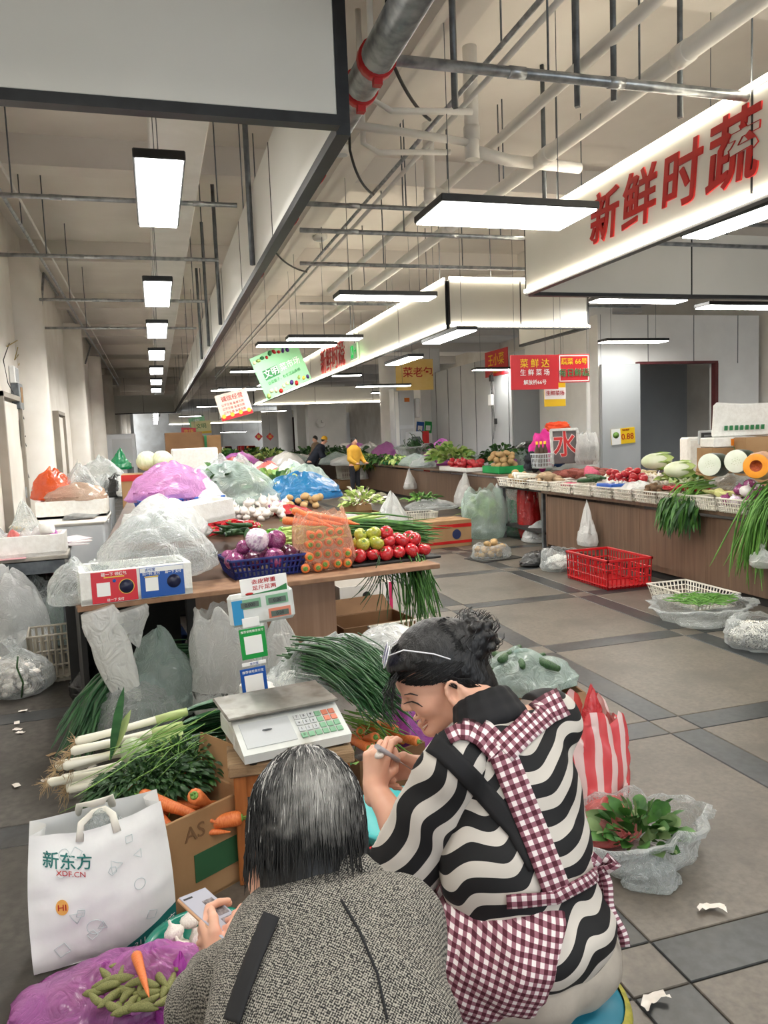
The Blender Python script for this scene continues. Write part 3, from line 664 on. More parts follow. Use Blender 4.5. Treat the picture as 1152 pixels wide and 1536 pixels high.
# right counter: its front looks at the aisle
RCX = 4.93
counter('long brown laminate counter with white produce baskets along its edge', (RCX, 9.15, 0), 6.2, 1.5, .8, -PI/2, m_wood, 6)
t = thing('steel_table', 'dark legged table continuing the right counter at far end', 'table', (RCX, 9.2, 0))
MB().box((.75, .72, .78), (1.5, 1.4, .04)).build('table_top', m_plinth, t)
for x in (.05, 1.4):
    for y in (.1, 1.35): MB().box((x, y, .38), (.05, .05, .76)).build('leg', m_dgalv, t)
MB().box((.75, .72, .2), (1.4, 1.3, .03)).build('shelf', m_plinth, t)
counter('dark brown counter of the middle stall under greens and tomatoes', (6.0, 30.0, 0), 18.8, 1.4, .82, -PI/2, m_wood, 10)
# baskets along the right counter's front edge
m_bas = mat('ivory_plastic', 'd8d3c6', 'e4e0d6', scale=4, rough=.45)
bx = [754, 800, 834, 868, 898, 930, 961, 999, 1030, 1054, 1088, 1136]
by = [722, 725, 727, 729, 731, 733, 737, 741, 745, 748, 753, 760]
BPOS = []
lab = ['yams and potatoes', 'brown yams', 'diced red roots', 'dark cucumbers', 'a blue tray', 'a white tray bag', 'small taros', 'red chillies', 'leafy celery', 'sweet corn', 'purple onions']
for k in range(11):
    y0 = WX(bx[k], by[k]+4, RCX).y; y1 = WX(bx[k+1], by[k+1]+4, RCX).y; yc = (y0+y1)/2; wd = abs(y0-y1)*.95
    BPOS.append((yc, wd))
    basket('ivory slotted basket holding '+lab[k]+' on the right counter', (RCX+.06, yc, .80), .34, wd, .13, m_bas, 0, group='ivory baskets on the right counter', nb=11)
G1 = 'produce on the right counter'
def rcp(k, dx=0.0, dy=0.0, z=.85): return (RCX+.06+dx, BPOS[k][0]+dy, z)
heap('potato', rcp(0, 0, .1), .12, .14, 7, .06, 'large pale potato at the far end of the right counter', 'potatoes at the counter end', var=.2)
for k in range(4): veg('white_radish', rcp(0, .02, -.2+.05*k, .95+.03*(k % 2)), .17, pointing((-1, .1, .05), .06), 'white radish lying across first basket with cut end', 'radish', 'white radishes')
heap('yam', rcp(1), .12, .16, 10, .12, 'rough brown yam in second ivory basket', 'yams', how='lie', ds=.35)
heap('red_sweet_potato', rcp(2, .02, 0), .1, .12, 6, .07, 'small red root in third ivory basket', 'small red roots', how='lie', ds=.4)
heap('cucumber', rcp(3, .02, 0, .86), .08, .08, 6, .17, 'dark cucumber heaped on fourth ivory basket', 'cucumbers on the right counter', how='lie', ds=.16)
m_blue = mat('blue_plastic', '1d4fa8', '2a62bf', scale=4, rough=.4)
MB().box((0, 0, .03), (.3, .32, .06), bevel=.01).build('blue_tray', m_blue, None, loc=rcp(4, .02, 0, .9), label='shallow blue tray of white mushrooms on the right counter', cat='tray')
heap('garlic_bulb', rcp(4, .02, 0, .95), .12, .13, 16, .022, 'small white mushroom in the blue tray', 'mushrooms in the blue tray', cat='mushroom', nm='mushroom', ds=.8)
bag('white bag spread over the basket beside the blue tray', rcp(5, .04, 0, .88), .17, .24, .13, f_white, 'heap', 5)
heap('taro', rcp(6, .02, 0), .13, .19, 26, .04, 'small round taro in the seventh ivory basket', 'small taros', var=.2)
heap('chilli', rcp(7, .08, .05, .92), .17, .24, 110, .05, 'thin red chilli in the eighth ivory basket', 'red chillies on the right counter', how='lie', ds=.3)
for k in range(6): veg('potato', rcp(9, .03, -.2+.08*k, .95), .1, pointing((-.1, 1, .1), .1)@Matrix.Diagonal((1.0, .45, .5)), 'pale husked corn ear in tenth ivory basket', 'corn', 'husked corn ears', nm='corn_ear').data = vmesh('corn_ear', m_corn, lambda b: b.lathe([(0, -1.3), (.25, -1.1), (.42, -.5), (.45, .1), (.3, .8), (.08, 1.3), (0, 1.35)], 12)) if k == 0 else bpy.data.meshes['corn_ear']
for k, (kd, dx, dy, dz, s) in enumerate([('onion', -.07, .18, 0, .06), ('peeled_onion', -.08, .05, 0, .06), ('onion', -.06, -.1, 0, .055), ('dark_onion', -.05, -.22, 0, .06), ('pale_onion', -.04, -.04, .09, .06), ('onion', .02, .1, .09, .06), ('onion', .03, -.16, .08, .062), ('onion', .1, .2, .05, .06), ('onion', .11, 0, .05, .06), ('dark_onion', .1, -.2, .05, .06), ('onion', .07, .04, .14, .055)]):
    veg(kd, rcp(10, dx, dy, .9+dz), s, None, 'white peeled onion on top of purple ones' if kd == 'pale_onion' else 'purple onion in last ivory basket', 'onion', 'purple onions on the right counter', nm='onion')
# greens that hang over the front
t = thing('celery_bunch', 'leafy green bunch hanging over the right counter front', 'greens', rcp(8, -.1, .02, .92))
tag(foliage((-.12, 0, -.1), (.12, .26, .14), 260, .13, .035, 11, 0, .8, (-.3, .1, -.7)).build('foliage', [m_leaf, m_leafd], t), kind='stuff')
strands([(.25, .05, .04), (0, .02, .03), (-.12, 0, -.1)], 40, .06, .007, m_stem, 4, .05, 'stalks', t)
t = thing('long_beans', 'long green beans hanging over the counter edge at the picture edge', 'beans', rcp(10, -.02, -.3, .95))
strands([(.3, 0, .05), (.02, 0, .06), (-.12, 0, -.1), (-.16, .03, -.38), (-.15, .06, -.62)], 95, .055, .0065, PM['green_bean'].materials[0], 8, .08, 'pods', t)
bag('clear bag with white noodles hanging at the right edge', rcp(10, -.2, -.4, .38), .09, .12, .2, f_milk, 'tied', 8)
# back rows on the right counter
def rp(x, y, X, dz=0): p = WX(x, y, X); return (p.x, p.y, p.z+dz)
t = thing('display_board', 'pale raised board under the back heaps of the right counter', 'board', (RCX, 0, 0)); MB().raw([(.24, 4.4, .82), (1.45, 4.4, .82), (1.45, 9.8, .82), (.24, 9.8, .82), (.24, 4.4, .87), (1.45, 4.4, .95), (1.45, 9.8, .95), (.24, 9.8, .87)], [(3, 2, 1, 0), (4, 5, 6, 7), (0, 1, 5, 4), (1, 2, 6, 5), (2, 3, 7, 6), (3, 0, 4, 7)]).build('board', m_bas, t)
heap('sweet_potato', (RCX+.55, 9.2, 0.90), .3, .4, 34, .13, 'dark red sweet potato in the back heap', 'sweet potatoes on the right counter', how='lie', ds=.3)
heap('ginger_root', (RCX+.75, 8.2, 0.94), .3, .45, 60, .08, 'pale ginger root in the heap behind cucumbers', 'ginger on the right counter', how='lie', ds=.4)
veg('red_sweet_potato', (RCX+.3, 8.5, 1.05), .24, lying(1.3, .05), 'one long pink sweet potato before the ginger', 'sweet potato')
heap('garlic_bulb', (RCX+.62, 7.5, 0.94), .22, .34, 60, .034, 'white garlic bulb in the right counter heap', 'garlic on the right counter')
heap('tomato', (RCX+.3, 7.75, 0.94), .14, .3, 26, .048, 'red tomato behind the cucumber basket', 'tomatoes on the right counter')
heap('potato', (RCX+.85, 7.1, 0.94), .25, .34, 34, .058, 'pale potato behind the white garlic', 'potatoes on the right counter')
def napa(label, loc, s, rz):
    t = thing('napa_cabbage', label, 'cabbage', loc, rz)
    MB().ball((0, 0, 0), (1.5*s, .8*s, .78*s), 3, fn=lambda v: 1+.06*abs(nz(v, 4))).build('heart', m_cab, t)
    b = MB()
    for k in range(12):
        a = k*.9; leafmesh(b, (-s*.9, .5*s*math.cos(a), .5*s*math.sin(a)), (1, .12*math.cos(a), .12*math.sin(a)), (0, math.cos(a), math.sin(a)), 2.3*s, .9*s, droop=0, fold=.3)
    b.build('outer_leaves', m_leafl, t)
napa('pale napa cabbage on its side behind the garlic', tuple(D(985, 692, 8.0)), .11, -.2)
napa('green napa cabbage beside the wax gourd', tuple(D(1018, 704, 7.4)), .1, -.1)
napa('loose napa cabbage in front of pale potatoes', (RCX+.45, 6.9, 0.98), .1, 1.2)
leafy('heap of light chard leaves before the napa cabbages', (RCX+.35, 6.85, 0.96), (.15, .3, .08), 120, .12, .06, [m_leafl, m_leaf], 3)
bag('clear bag of flat greens behind the small taros', (RCX+.4, 6.15, 0.96), .2, .3, .14, f_clear, 'heap', 12)
for k, (y, X) in enumerate(((5.98, .72), (5.55, .68))):
    g = thing('wax_gourd', ['cut wax gourd farther from the pumpkin showing white face', 'cut wax gourd beside the pumpkin showing seedy face'][k], 'gourd', (RCX+X, y, 1.07))
    gp_ = D([1064, 1104][k], [697, 692][k], [7.1, 6.9][k]); g.matrix_basis = M4(rot_to((-.84, -.54, .06)), (gp_.x, gp_.y, max(1.0, gp_.z)), .82)
    MB().lathe([(.125, 0), (.135, -.1), (.135, -.35), (.1, -.5), (0, -.54)], 24).build('rind', m_wm, g); MB().lathe([(0, .004), (.118, .003), (.126, 0)], 24).build('cut_face', m_flesh, g)
    b = MB()
    for j in range(14): a = j*2.4; r = .012*math.sqrt(j)*1.2; b.ball((r*math.cos(a), r*math.sin(a), .005), (.006, .004, .003), 1)
    b.build('seeds', mat('pale_seed', 'b3b898', 'c6c9ac', scale=9), g)
g = thing('pumpkin', 'cut orange pumpkin with hollow seedy face', 'pumpkin', (0, 0, 0)); gp_ = D(1134, 699, 6.4); g.matrix_basis = M4(rot_to((-.8, -.6, .04)), (gp_.x, gp_.y, max(1.0, gp_.z)), .82)
MB().lathe([(.125, 0), (.14, -.12), (.15, -.3), (.13, -.5), (0, -.58)], 24, lobes=9, lobe=.03).build('rind', m_pump, g); MB().lathe([(.06, .002), (.117, .003), (.125, 0)], 24).build('cut_face', m_pumf, g); MB().lathe([(0, -.05), (.05, -.02), (.066, .002)], 16).build('core', m_pumc, g)
MB().cyl((0, 0, 0), (0, 0, .12), .1, .04, 14).build('paper_cone', f_white, None, M=M4(rot_to((-.5, .6, .3)), (RCX+.55, 6.1, 0.98)), label='small blue rimmed paper roll before the wax gourds', cat='roll')
# boxes and scale behind
KB = D(1092, 695, 8.1); KC = D(1160, 695, 7.9)
t = thing('price_scale', 'slim upright display scale before the white foam box', 'scale', (RCX+1.1, 7.3, .82))
MB().box((0, 0, .02), (.3, .3, .04), bevel=.01).build('base', m_wgrey, t); MB().cyl((0, 0, .04), (0, 0, .55), .025, n=10).build('post', m_white, t); MB().box((0, -.02, .62), (.3, .08, .16), bevel=.01, rz=-.6).build('head', m_wgrey, t); MB().box((-.03, -.06, .62), (.24, .01, .11), rz=-.6).build('screen', m_black, t)
for dz in (.02, -.02): MB().box((-.035, -.068, .62+dz), (.18, .006, .02), rz=-.6).build('readout', m_dgalv, t)
bx0 = WX(1020, 690, RCX+1.35)
t = thing('foam_box', 'white foam box standing upright behind the slim scale', 'box', (RCX+1.35, 7.75, .82), -.3)
MB().box((0, 0, .31), (.46, .26, .62), bevel=.02).build('body', m_foam, t); MB().box((0, -.14, .31), (.42, .02, .56), bevel=.008).build('lid', m_foam, t)
closedbox('brown carton with green tape behind the wax gourds', (KB.x, KB.y, 1.08), .5, .4, .26, m_card, -.3, mat('green_tape', '2f8a55', '379560', scale=4))
closedbox('low brown carton under the green taped one', (KB.x, KB.y, .82), .62, .45, .25, m_card, -.3)
t = thing('foam_box', 'white foam lid box with orange label on brown carton', 'box', (KB.x, KB.y, 1.345), -.3); MB().box((0, 0, .05), (.45, .36, .1), bevel=.01).build('body', m_foam, t); MB().box((-.02, -.185, .05), (.06, .006, .07)).build('label_patch', mat('orange_print', 'e8861e'), t)
closedbox('big brown carton at the right edge behind the pumpkin', (KC.x, KC.y, .82), .8, .5, .62, m_card, -.3)
t = thing('foam_box', 'tilted white foam lids with green print on the cartons', 'box', (KB.x+.2, KB.y, 1.45), -.3)
for k in range(3): MB().box((.03*k-.03, .06*k, .17), (.6, .03, .34), bevel=.01, M=Euler((.12, .05*k, 0)).to_matrix()).build('lid', m_foam, t)
text('print', 'FRESH VEGETABLE', .045, mat('green_print', '2f7a4a'), t, M=frame((0, -.045, .1), (1, 0, 0), (0, -1, .1))) if False else None
for k in range(8): MB().box((-.2+.055*k, -.028, .09), (.035, .004, .05), M=Euler((.12, 0, 0)).to_matrix()).build('print_mark', mat('green_print', '2f7a4a'), t)
veg('eggplant', (RCX+.95, 8.0, 1.03), .22, Euler((0, -.5, .5)).to_matrix(), 'dark curved aubergine leaning against the grey door', 'aubergine')
# things at the back end of the right counter
NS = D(849, 696, 10.6)
t = thing('neon_sign', 'framed sign with white bordered red character for water', 'sign', tuple(NS), .15); t.rotation_euler = (-.12, 0, -.15); t.scale = (.7, .7, .78)
MB().box((0, .02, .31), (.5, .03, .6), bevel=.01).build('board', mat('slate_board', '5a5555', '6a6464', scale=4), t)
m_frm = mat('worn_white_frame', 'b5b5b2', 'd0d0cd', scale=9)
for (c, d) in (((0, 0, .61), (.56, .05, .05)), ((-.27, 0, .31), (.05, .05, .62)), ((.27, 0, .31), (.05, .05, .62))): MB().box(c, d, bevel=.008).build('frame', m_frm, t)
text('lettering_edge', '水', .5, mat('pale_rim', 'e8d6d2'), t, M=frame((0, -.004, .33), (1, 0, 0), (0, -1, 0)), bold=.035, depth=.002); text('lettering', '水', .5, m_red, t, M=frame((0, -.01, .33), (1, 0, 0), (0, -1, 0)), bold=.012, depth=.003)
q_ = D(880, 697, 10.6); bag('black and clear bag drooping beside the framed sign', tuple(q_), .17, .15, .46, f_milk, 'sack', 31); bag('black rubbish bag behind the framed sign', (q_.x+.02, q_.y+.02, q_.z), .13, .12, .26, f_black, 'sack', 32)
basket('clear grey basket of bottles beside the framed sign', tuple(D(814, 702, 10.4)), .24, .2, .2, m_wgrey, .2, nb=8)
for k in range(3):
    b = thing('sauce_bottle', 'small yellow capped bottle in the grey basket', 'bottle', (D(812, 702, 10.4).x-.06+.06*k, D(812, 702, 10.4).y, D(812, 702, 10.4).z+.02), 0, 'bottles in the grey basket')
    MB().lathe([(0, 0), (.035, 0), (.035, .22), (.014, .28), (.014, .3)], 10).build('body', m_gpot, b); MB().lathe([(.017, .3), (.017, .34), (0, .34)], 10).build('cap', mat('yellow_cap', 'e2b01e'), b)
m_cl = [mat('magenta_cloth', 'c01f7c', 'd8369a', scale=5, rough=.8), mat('orange_cloth', 'd8421c', 'e8582a', scale=5, rough=.8), mat('purple_cloth', '4a2f6a', '5d3f80', scale=5, rough=.8), mat('blue_cloth', '1d3f78', '2a558f', scale=5, rough=.8), mat('dark_cloth', '15161d', '22242e', scale=5, rough=.9)]
def clothes(label, loc, r, m, seed, name='folded_coat'): b = MB(); b.ball((0, 0, 0), r, 4, fn=lambda v: 1+.3*nz(v, 2.2, seed)-.32*abs(nz(v, 3.6, seed+3))-.12*abs(nz(v, 8, seed+6))); return b.build(name, m, None, loc=loc, label=label, cat='clothes')
clothes('magenta jacket heaped beside the framed water sign', tuple(D(815, 676, 11.5)), (.2, .24, .3), m_cl[0], 1); clothes('orange red cloth on top of the jackets', tuple(D(836, 641, 11.9)), (.2, .2, .1), m_cl[1], 2)
clothes('purple padded jacket under the orange cloth', tuple(D(834, 656, 11.7)), (.2, .2, .1), m_cl[2], 3); clothes('blue bag heap by the grey wall', (7.35, 13.2, 1.0), (.2, .2, .12), m_cl[3], 4); clothes('black jacket sleeve under magenta one', tuple(D(800, 692, 11.2)), (.14, .16, .16), m_cl[4], 5)
bag('small lilac bag on the counter beside the green tray', tuple(W(766, 708, .82)), .2, .2, .3, f_purp, 'heap', 15)

# ================================================================ middle stall goods
MX = 6.0
def onM(x, y, z=.86): p = WX(x, y, MX+.25); return p
def mc(Y, dx=.25, z=.82): return (MX+dx, Y, z)
t = openbox('bright green tray of potatoes at the near end of middle stall', mc(13.25, .25), .5, .75, .14, mat('green_plastic', '159048', '1fa356', scale=3, rough=.4), 0, name='green_tray', cat='tray')
heap('potato', mc(13.25, .25, .92), .22, .3, 26, .075, 'tan potato heaped in the bright green tray', 'potatoes in the green tray')
t = openbox('white foam tray of tomatoes on the middle stall', mc(14.75, .12), .6, 1.5, .09, m_foam, 0, name='foam_tray', cat='tray')
heap('tomato', mc(14.75, .12, .86), .27, .68, 60, .062, 'small red tomato in the middle stall foam tray', 'tomatoes on the middle stall')
leafy('pale green lettuce heap behind the middle stall tomatoes', mc(16.3, .4, .84), (.4, .8, .3), 260, .24, .13, [m_leafl, m_stem], 21, droop=.4, up=.2)
bag('pale green film bag beside the lettuce heap', mc(16.0, .75), .3, .35, .36, f_aqua, 'heap', 22)
bag('clear film sheet over greens on the middle stall', mc(18.4, .3), .35, 1.0, .3, f_aqua, 'heap', 23); bag('clear film bag beside the celery on middle stall', mc(17.4, .1), .3, .5, .24, f_clear, 'heap', 24)
leafy('dark spinach heap behind the green potato tray', mc(15.0, 1.05, .84), (.4, .5, .3), 260, .17, .1, [m_leafd, m_leaf], 25, up=.1)
bag('clear bag of packed greens behind the potatoes', mc(13.5, .85), .45, .55, .42, f_aqua, 'heap', 26); leafy('packed greens inside the clear bag behind potatoes', mc(13.5, .85, .84), (.35, .42, .3), 120, .2, .08, [m_leafd, m_leaf], 27)
bag('black bag lying over the clear bag of greens', mc(13.6, 1.0, 1.24), .25, .4, .16, f_black, 'heap', 28)
bag('lilac bag of red amaranth on the middle stall', mc(18.3, .95), .5, .7, .62, f_pink, 'heap', 29); leafy('dark leaves showing from the lilac bag', mc(18.0, .75, .84), (.3, .4, .36), 90, .2, .1, [m_leafd, mat('purple_leaf', '5c2a4a', '733a5e', scale=10)], 30)
bag('clear bag holding a fat bundle of garlic shoots', mc(20.3, .9), .5, .6, .5, f_clear, 'open', 33)
t = thing('garlic_shoots', 'fat bundle of dark green garlic shoots standing in a clear bag', 'greens', mc(20.3, .9, .84)); strands([(0, -.3, .3), (0, 0, .45), (.1, .4, .42)], 120, .13, .012, m_leafd, 5, .1, 'shoots', t)
for k, (Y, m, lb) in enumerate(((22.6, f_pink, 'pink bag heap behind the hanging greens'), (24.6, f_white, 'white bag heap in the middle stall row'), (26.2, f_pink, 'second pink bag heap in the middle stall row'), (28.0, f_white, 'far white bag heap on the middle stall'))): bag(lb, mc(Y, .8), .55, .8, .6, m, 'heap', 40+k)
for k, Y in enumerate((19.6, 21.0, 22.5, 24.0, 25.6, 27.4)):
    leafy('mixed green leaves lying over the middle stall front', mc(Y, .1, .82), (.35, .6, .18), 130, .22, .09, [[m_leafl, m_leaf], [m_leaf, m_leafd], [m_stem, m_leafl]][k % 3], 50+k, group='greens on the middle stall', droop=1.0)
leafy('leafy greens with yellow flowers hanging over the middle stall front', mc(22.0, -.1, .62), (.15, .7, .3), 170, .2, .06, [m_leaf, mat('yellow_flower', 'c8a62a', 'dcc04a', scale=20)], 60, up=-.4, droop=.8)
bag('green film bag on the middle stall front edge', mc(20.0, .1), .2, .3, .26, f_green, 'heap', 61)
# in front of and below the middle stall
def onfloor(x, y): p = W(x, y, 0); return (p.x, p.y, 0.0)
bag('white shopping bags hanging from the middle stall front', (MX-.18, 14.1, .16), .22, .3, .66, f_white, 'peak', 70, cat='bag'); bag('white bag hanging by the yellow flowered greens', (MX-.16, 17.6, .3), .16, .2, .5, f_white, 'peak', 71); bag('small white bag hanging far along the stall', (MX-.16, 22.0, .35), .16, .2, .45, f_white, 'peak', 72)
bag('big clear bag of greens standing before the middle stall', onfloor(727, 806), .36, .34, .78, f_aqua, 'sack', 73); leafy('greens packed in the big clear bag', onfloor(727, 804), (.24, .24, .4), 90, .25, .07, [m_leafl, m_stem], 74)
bag('clear bag stuffed with green film by the table leg', onfloor(778, 803), .27, .27, .85, f_clear, 'open', 75); bag('crumpled green film inside the clear bag by the table leg', onfloor(778, 802), .2, .2, .55, f_green, 'sack', 76)
t = closedbox('red banded brown carton on the floor before the middle stall', onfloor(664, 818), .68, .5, .38, m_card, .1)
MB().box((0, 0, .3), (.685, .505, .05)).box((0, 0, .07), (.685, .505, .04)).build('printed_band', m_red, t); MB().lathe([(0, 0), (.07, 0)], 16).build('printed_mark', mat('navy_print', '202a55'), t, M=frame((.1, -.256, .18), (1, 0, 0), (0, -1, 0)))
basket('white slotted crate standing under the middle stall', onfloor(628, 796), .55, .4, .32, m_bas, .05, name='slotted_crate', cat='crate'); basket('white crate far along beneath the stall', (MX-.3, 23.5, .3), .5, .8, .55, m_bas, 0, name='slotted_crate', cat='crate')
openbox('low carton under the white slotted crate far along', (MX-.35, 23.5, 0), .6, .9, .28, m_card); bag('white film over the slotted crate', (onfloor(640, 790)[0]+.1, onfloor(640, 790)[1], .3), .45, .36, .2, f_clear, 'heap', 77)
leafy('green vegetables on the white slotted crate', (onfloor(634, 790)[0], onfloor(634, 790)[1], .42), (.24, .2, .1), 80, .2, .05, [m_leaf, m_stem], 78)
bag('tall translucent bag standing before the slotted crate', onfloor(590, 812), .34, .34, .8, f_milk, 'peak', 79)
t = openbox('green and brown carton of pale cauliflower leaves before the stall', onfloor(545, 800), .55, .5, .36, m_card, .1, flaps=((0, 1, 1.2),)); leafy('pale cauliflower leaves filling the green and brown carton', (onfloor(545, 800)[0], onfloor(545, 800)[1], .34), (.34, .3, .26), 150, .2, .08, [m_leafl, m_gar], 80)
# floor along the right counter
c = onfloor(735, 838); bag('clear bag of potatoes on a black mat in the aisle', c, .27, .22, .2, f_clear, 'sack', 82); MB().box((0, 0, .004), (.62, .42, .008)).build('black_mat', m_plinth, None, loc=(c[0]+.05, c[1], 0), rot=.2, label='black mat under the clear bag of potatoes', cat='mat'); heap('potato', (c[0], c[1], .02), .17, .14, 20, .05, 'brown potato inside the clear aisle bag', 'potatoes in the aisle bag')
bag('crumpled black bag on the floor by the right counter', onfloor(806, 847), .24, .2, .18, f_black, 'heap', 83); c = onfloor(840, 855); bag('clear bag of white rice cakes beside the black bag', c, .24, .2, .26, f_clear, 'sack', 84); clothes('white mass inside the clear bag by the red crate', (c[0], c[1], .09), (.17, .15, .09), mat('white_food', 'e4e2dc', 'efeee9', scale=6), 7, 'white_food_mass')
m_redp = mat('red_plastic', 'b3141c', 'c91f26', scale=3, rough=.35, coat=.2)
basket('red slotted plastic crate on the floor by the right counter', (4.42, 6.9, 0), .5, .78, .3, m_redp, .0, name='red_crate', cat='crate', nb=16, wall=.008, taper=.97, rim=.025)
basket('low ivory tray basket empty on the floor', (4.52, 5.72, 0), .42, .72, .14, m_bas, .0, nb=18)
c = onfloor(1058, 938); bag('open clear bag of long green beans on the floor', (c[0]+.1, c[1]+.15, 0), .4, .34, .16, f_clear, 'open', 85, wr=.16); heap('green_bean', (c[0]+.1, c[1]+.15, .12), .3, .25, 130, .085, 'green bean in the open bag on the floor', 'green beans in the floor bag', how='lie', ds=.12, cat='bean')
c = onfloor(1140, 976); bag('clear bag of black and white seeds at the picture edge', (c[0]+.1, c[1]+.1, 0), .26, .24, .22, f_clear, 'sack', 86); clothes('black and white seeds filling the bag at the edge', (c[0]+.1, c[1]+.1, .08), (.22, .2, .1), mat('speckled_seeds', '2a2926', 'e8e4da', scale=90, lo=.45, hi=.5, rough=.7, bump=.6, bscale=120), 8, 'seed_mass')
bag('white paper like bag hanging on the right counter front', (RCX-.12, 7.95, .22), .1, .17, .54, f_white, 'peak', 87)
c = (5.1, 9.85, 0); bag('grey bag on the floor beneath the legged table', (c[0]+.15, c[1], 0), .3, .25, .3, f_milk, 'heap', 88); openbox('small dark carton under the legged table', (c[0]+.6, c[1]+.2, .22), .4, .5, .3, m_cardd); bag('red and yellow printed sack under the legged table', (c[0]+.15, c[1]+.45, .0), .16, .18, .75, f_red, 'sack', 89)

# ================================================================ left counter with the near produce
LA, LB_ = Vector((-.42, 4.16, 0)), Vector((1.66, 4.46, 0)); LRZ = math.atan2(LB_.y-LA.y, LB_.x-LA.x); LC = (LA.x, LA.y, 0)
cL = thing('market_counter', 'near light brown counter carrying onions carrots and tomatoes', 'counter', LC, LRZ)
MB().box((1.05, .3, .38), (.9, .03, .76), bevel=.003).build('front_panel', m_woodl, cL); MB().box((.6, .28, .38), (.05, .06, .76)).build('corner_post', m_plinth, cL)
MB().box((1.49, 1.3, .38), (.03, 2.0, .76)).build('end_panel', m_woodl, cL); MB().box((.02, 1.4, .38), (.03, 1.9, .7)).build('end_panel', m_plinth, cL); MB().box((.3, 1.0, .38), (.7, .03, .76)).build('rear_panel', m_plinth, cL)
MB().box((1.03, .14, .785), (2.1, .36, .03), bevel=.004).build('front_board', m_edge, cL)
MB().raw([(.0, .3, .8), (2.05, .3, .8), (2.05, 2.75, 1.12), (.55, 2.75, 1.12), (.0, .3, .76), (2.05, .3, .76), (2.05, 2.75, 1.08), (.55, 2.75, 1.08)], [(0, 1, 2, 3), (7, 6, 5, 4), (0, 4, 5, 1), (1, 5, 6, 2), (2, 6, 7, 3), (3, 7, 4, 0)]).build('sloped_top', m_gpot, cL)
LR = Matrix.Rotation(LRZ, 3, 'Z')
def lc(x, y, dz=0.0): q = LR@Vector((x, y, 0)); return (LC[0]+q.x, LC[1]+q.y, .8+max(0, y-.3)*.131+dz)
def lw(px, py, dz=0.0):      # point of the sloped display seen at this place of the photograph
    n = LR@Vector((0, -.131, 1)); o = Vector(lc(0, .3, dz)); d = ray(px, py); q = CO+d*((o-CO).dot(n)/d.dot(n)); return q
# onion basket
OB = lw(395, 872); OBc = (OB.x+.02, OB.y+.17, .802)
basket('dark blue slotted basket heaped with purple onions', OBc, .46, .32, .12, mat('deep_blue_plastic', '16205c', '222f78', scale=4, rough=.35), LRZ, nb=16)
for k, (kd, x, y, z, s) in enumerate([('onion', -.185, -.07, .1, .062), ('dark_onion', -.075, -.1, .1, .06), ('onion', .05, -.1, .1, .066), ('dark_onion', .17, -.08, .1, .058), ('onion', -.12, .04, .11, .06), ('onion', .0, .05, .12, .062), ('dark_onion', .12, .06, .11, .06), ('peeled_onion', -.03, -.03, .21, .074), ('onion', .1, .02, .19, .066), ('onion', -.18, .1, .1, .05), ('dark_onion', .19, .09, .1, .05), ('onion', -.11, .0, .17, .045)]):
    q = LR@Vector((x, y, 0)); o = veg(kd, (OBc[0]+q.x, OBc[1]+q.y, OBc[2]+z), s, rot_to((random.uniform(-.6, .6), random.uniform(-.9, .2), random.uniform(.2, 1))), ['purple onion showing bright glossy skin in the blue basket', 'dark maroon onion in the blue basket', 'large white and lilac onion topping the blue basket'][0 if kd == 'onion' else 1 if kd == 'dark_onion' else 2], 'onion', 'onions in the blue basket' if kd != 'peeled_onion' else None, nm='onion')
# bag of carrots
CB = lw(490, 862); CBc = Vector((CB.x+.01, CB.y+.12, .8)); cd = (CO-CBc).normalized()
b_ = bag('clear bag of carrots with peach tint on the board edge', tuple(CBc), .18, .15, .37, film('peach_film', 'f6d3bd', .18), 'sack', 101, wr=.08)
rows_ = [(0, 5), (.062, 5), (.124, 4), (.186, 4)]
for r, (z, n) in enumerate(rows_):
    for k in range(n):
        x = (k-(n-1)/2)*.064+(.02 if r % 2 else 0); q = LR@Vector((x, -.03+.014*r, 0)); veg('carrot', (CBc.x+q.x+.02*cd.x, CBc.y+q.y, .835+z), .145, pointing((-.1, -1, .05), .1) @ Matrix.Diagonal((1.05, 1.05, .8)), 'orange carrot packed with its crown end outwards in the bag', 'carrot', 'carrots in the peach bag', True)
for k in range(5): veg('carrot', (CBc.x-.1+.05*k, CBc.y+.02, 1.09+.02*(k % 2)), .14, pointing((-.9, .3, .3), .2), 'orange carrot lying across the top of the bag', 'carrot', 'carrots across the bag top', True)
# tomatoes on their tray
TA, TB = lw(532, 855), lw(656, 842); td = (TB-TA).normalized(); tc = (TA+TB)/2
MB().box((0, 0, .008), (.62, .34, .016), bevel=.004).build('shallow_tray', m_plinth, None, loc=(tc.x-.02, tc.y+.15, .802), rot=LRZ, label='thin dark tray under the near pile of tomatoes', cat='tray')
rn = random.Random(4)
for r, (y, n, z) in enumerate([(0, 6, 0), (.085, 6, 0), (.17, 6, 0), (.045, 5, .065), (.125, 5, .065), (.09, 3, .12)]):
    for k in range(n):
        u = (k+.5+(.5 if r >= 3 else 0)-(.25 if r == 1 else 0))/6.4; P = TA.lerp(TB, u); g = (k <= 1 and r >= 3) or (k == 0 and r == 5)
        s = .048*rn.uniform(.88, 1.12); P = Vector((P.x-td.y*y, P.y+.03+td.x*y, .862+z))
        veg('green_tomato' if g else 'tomato', P, s, rot_to((rn.uniform(-.7, .7), rn.uniform(-.8, .3), rn.uniform(.2, 1))), ['ripe red tomato in the near pile on the thin tray', 'unripe yellow green tomato in the near pile'][g], 'tomato', ['red tomatoes in the near pile', 'green tomatoes in the near pile'][g], True, nm='tomato')
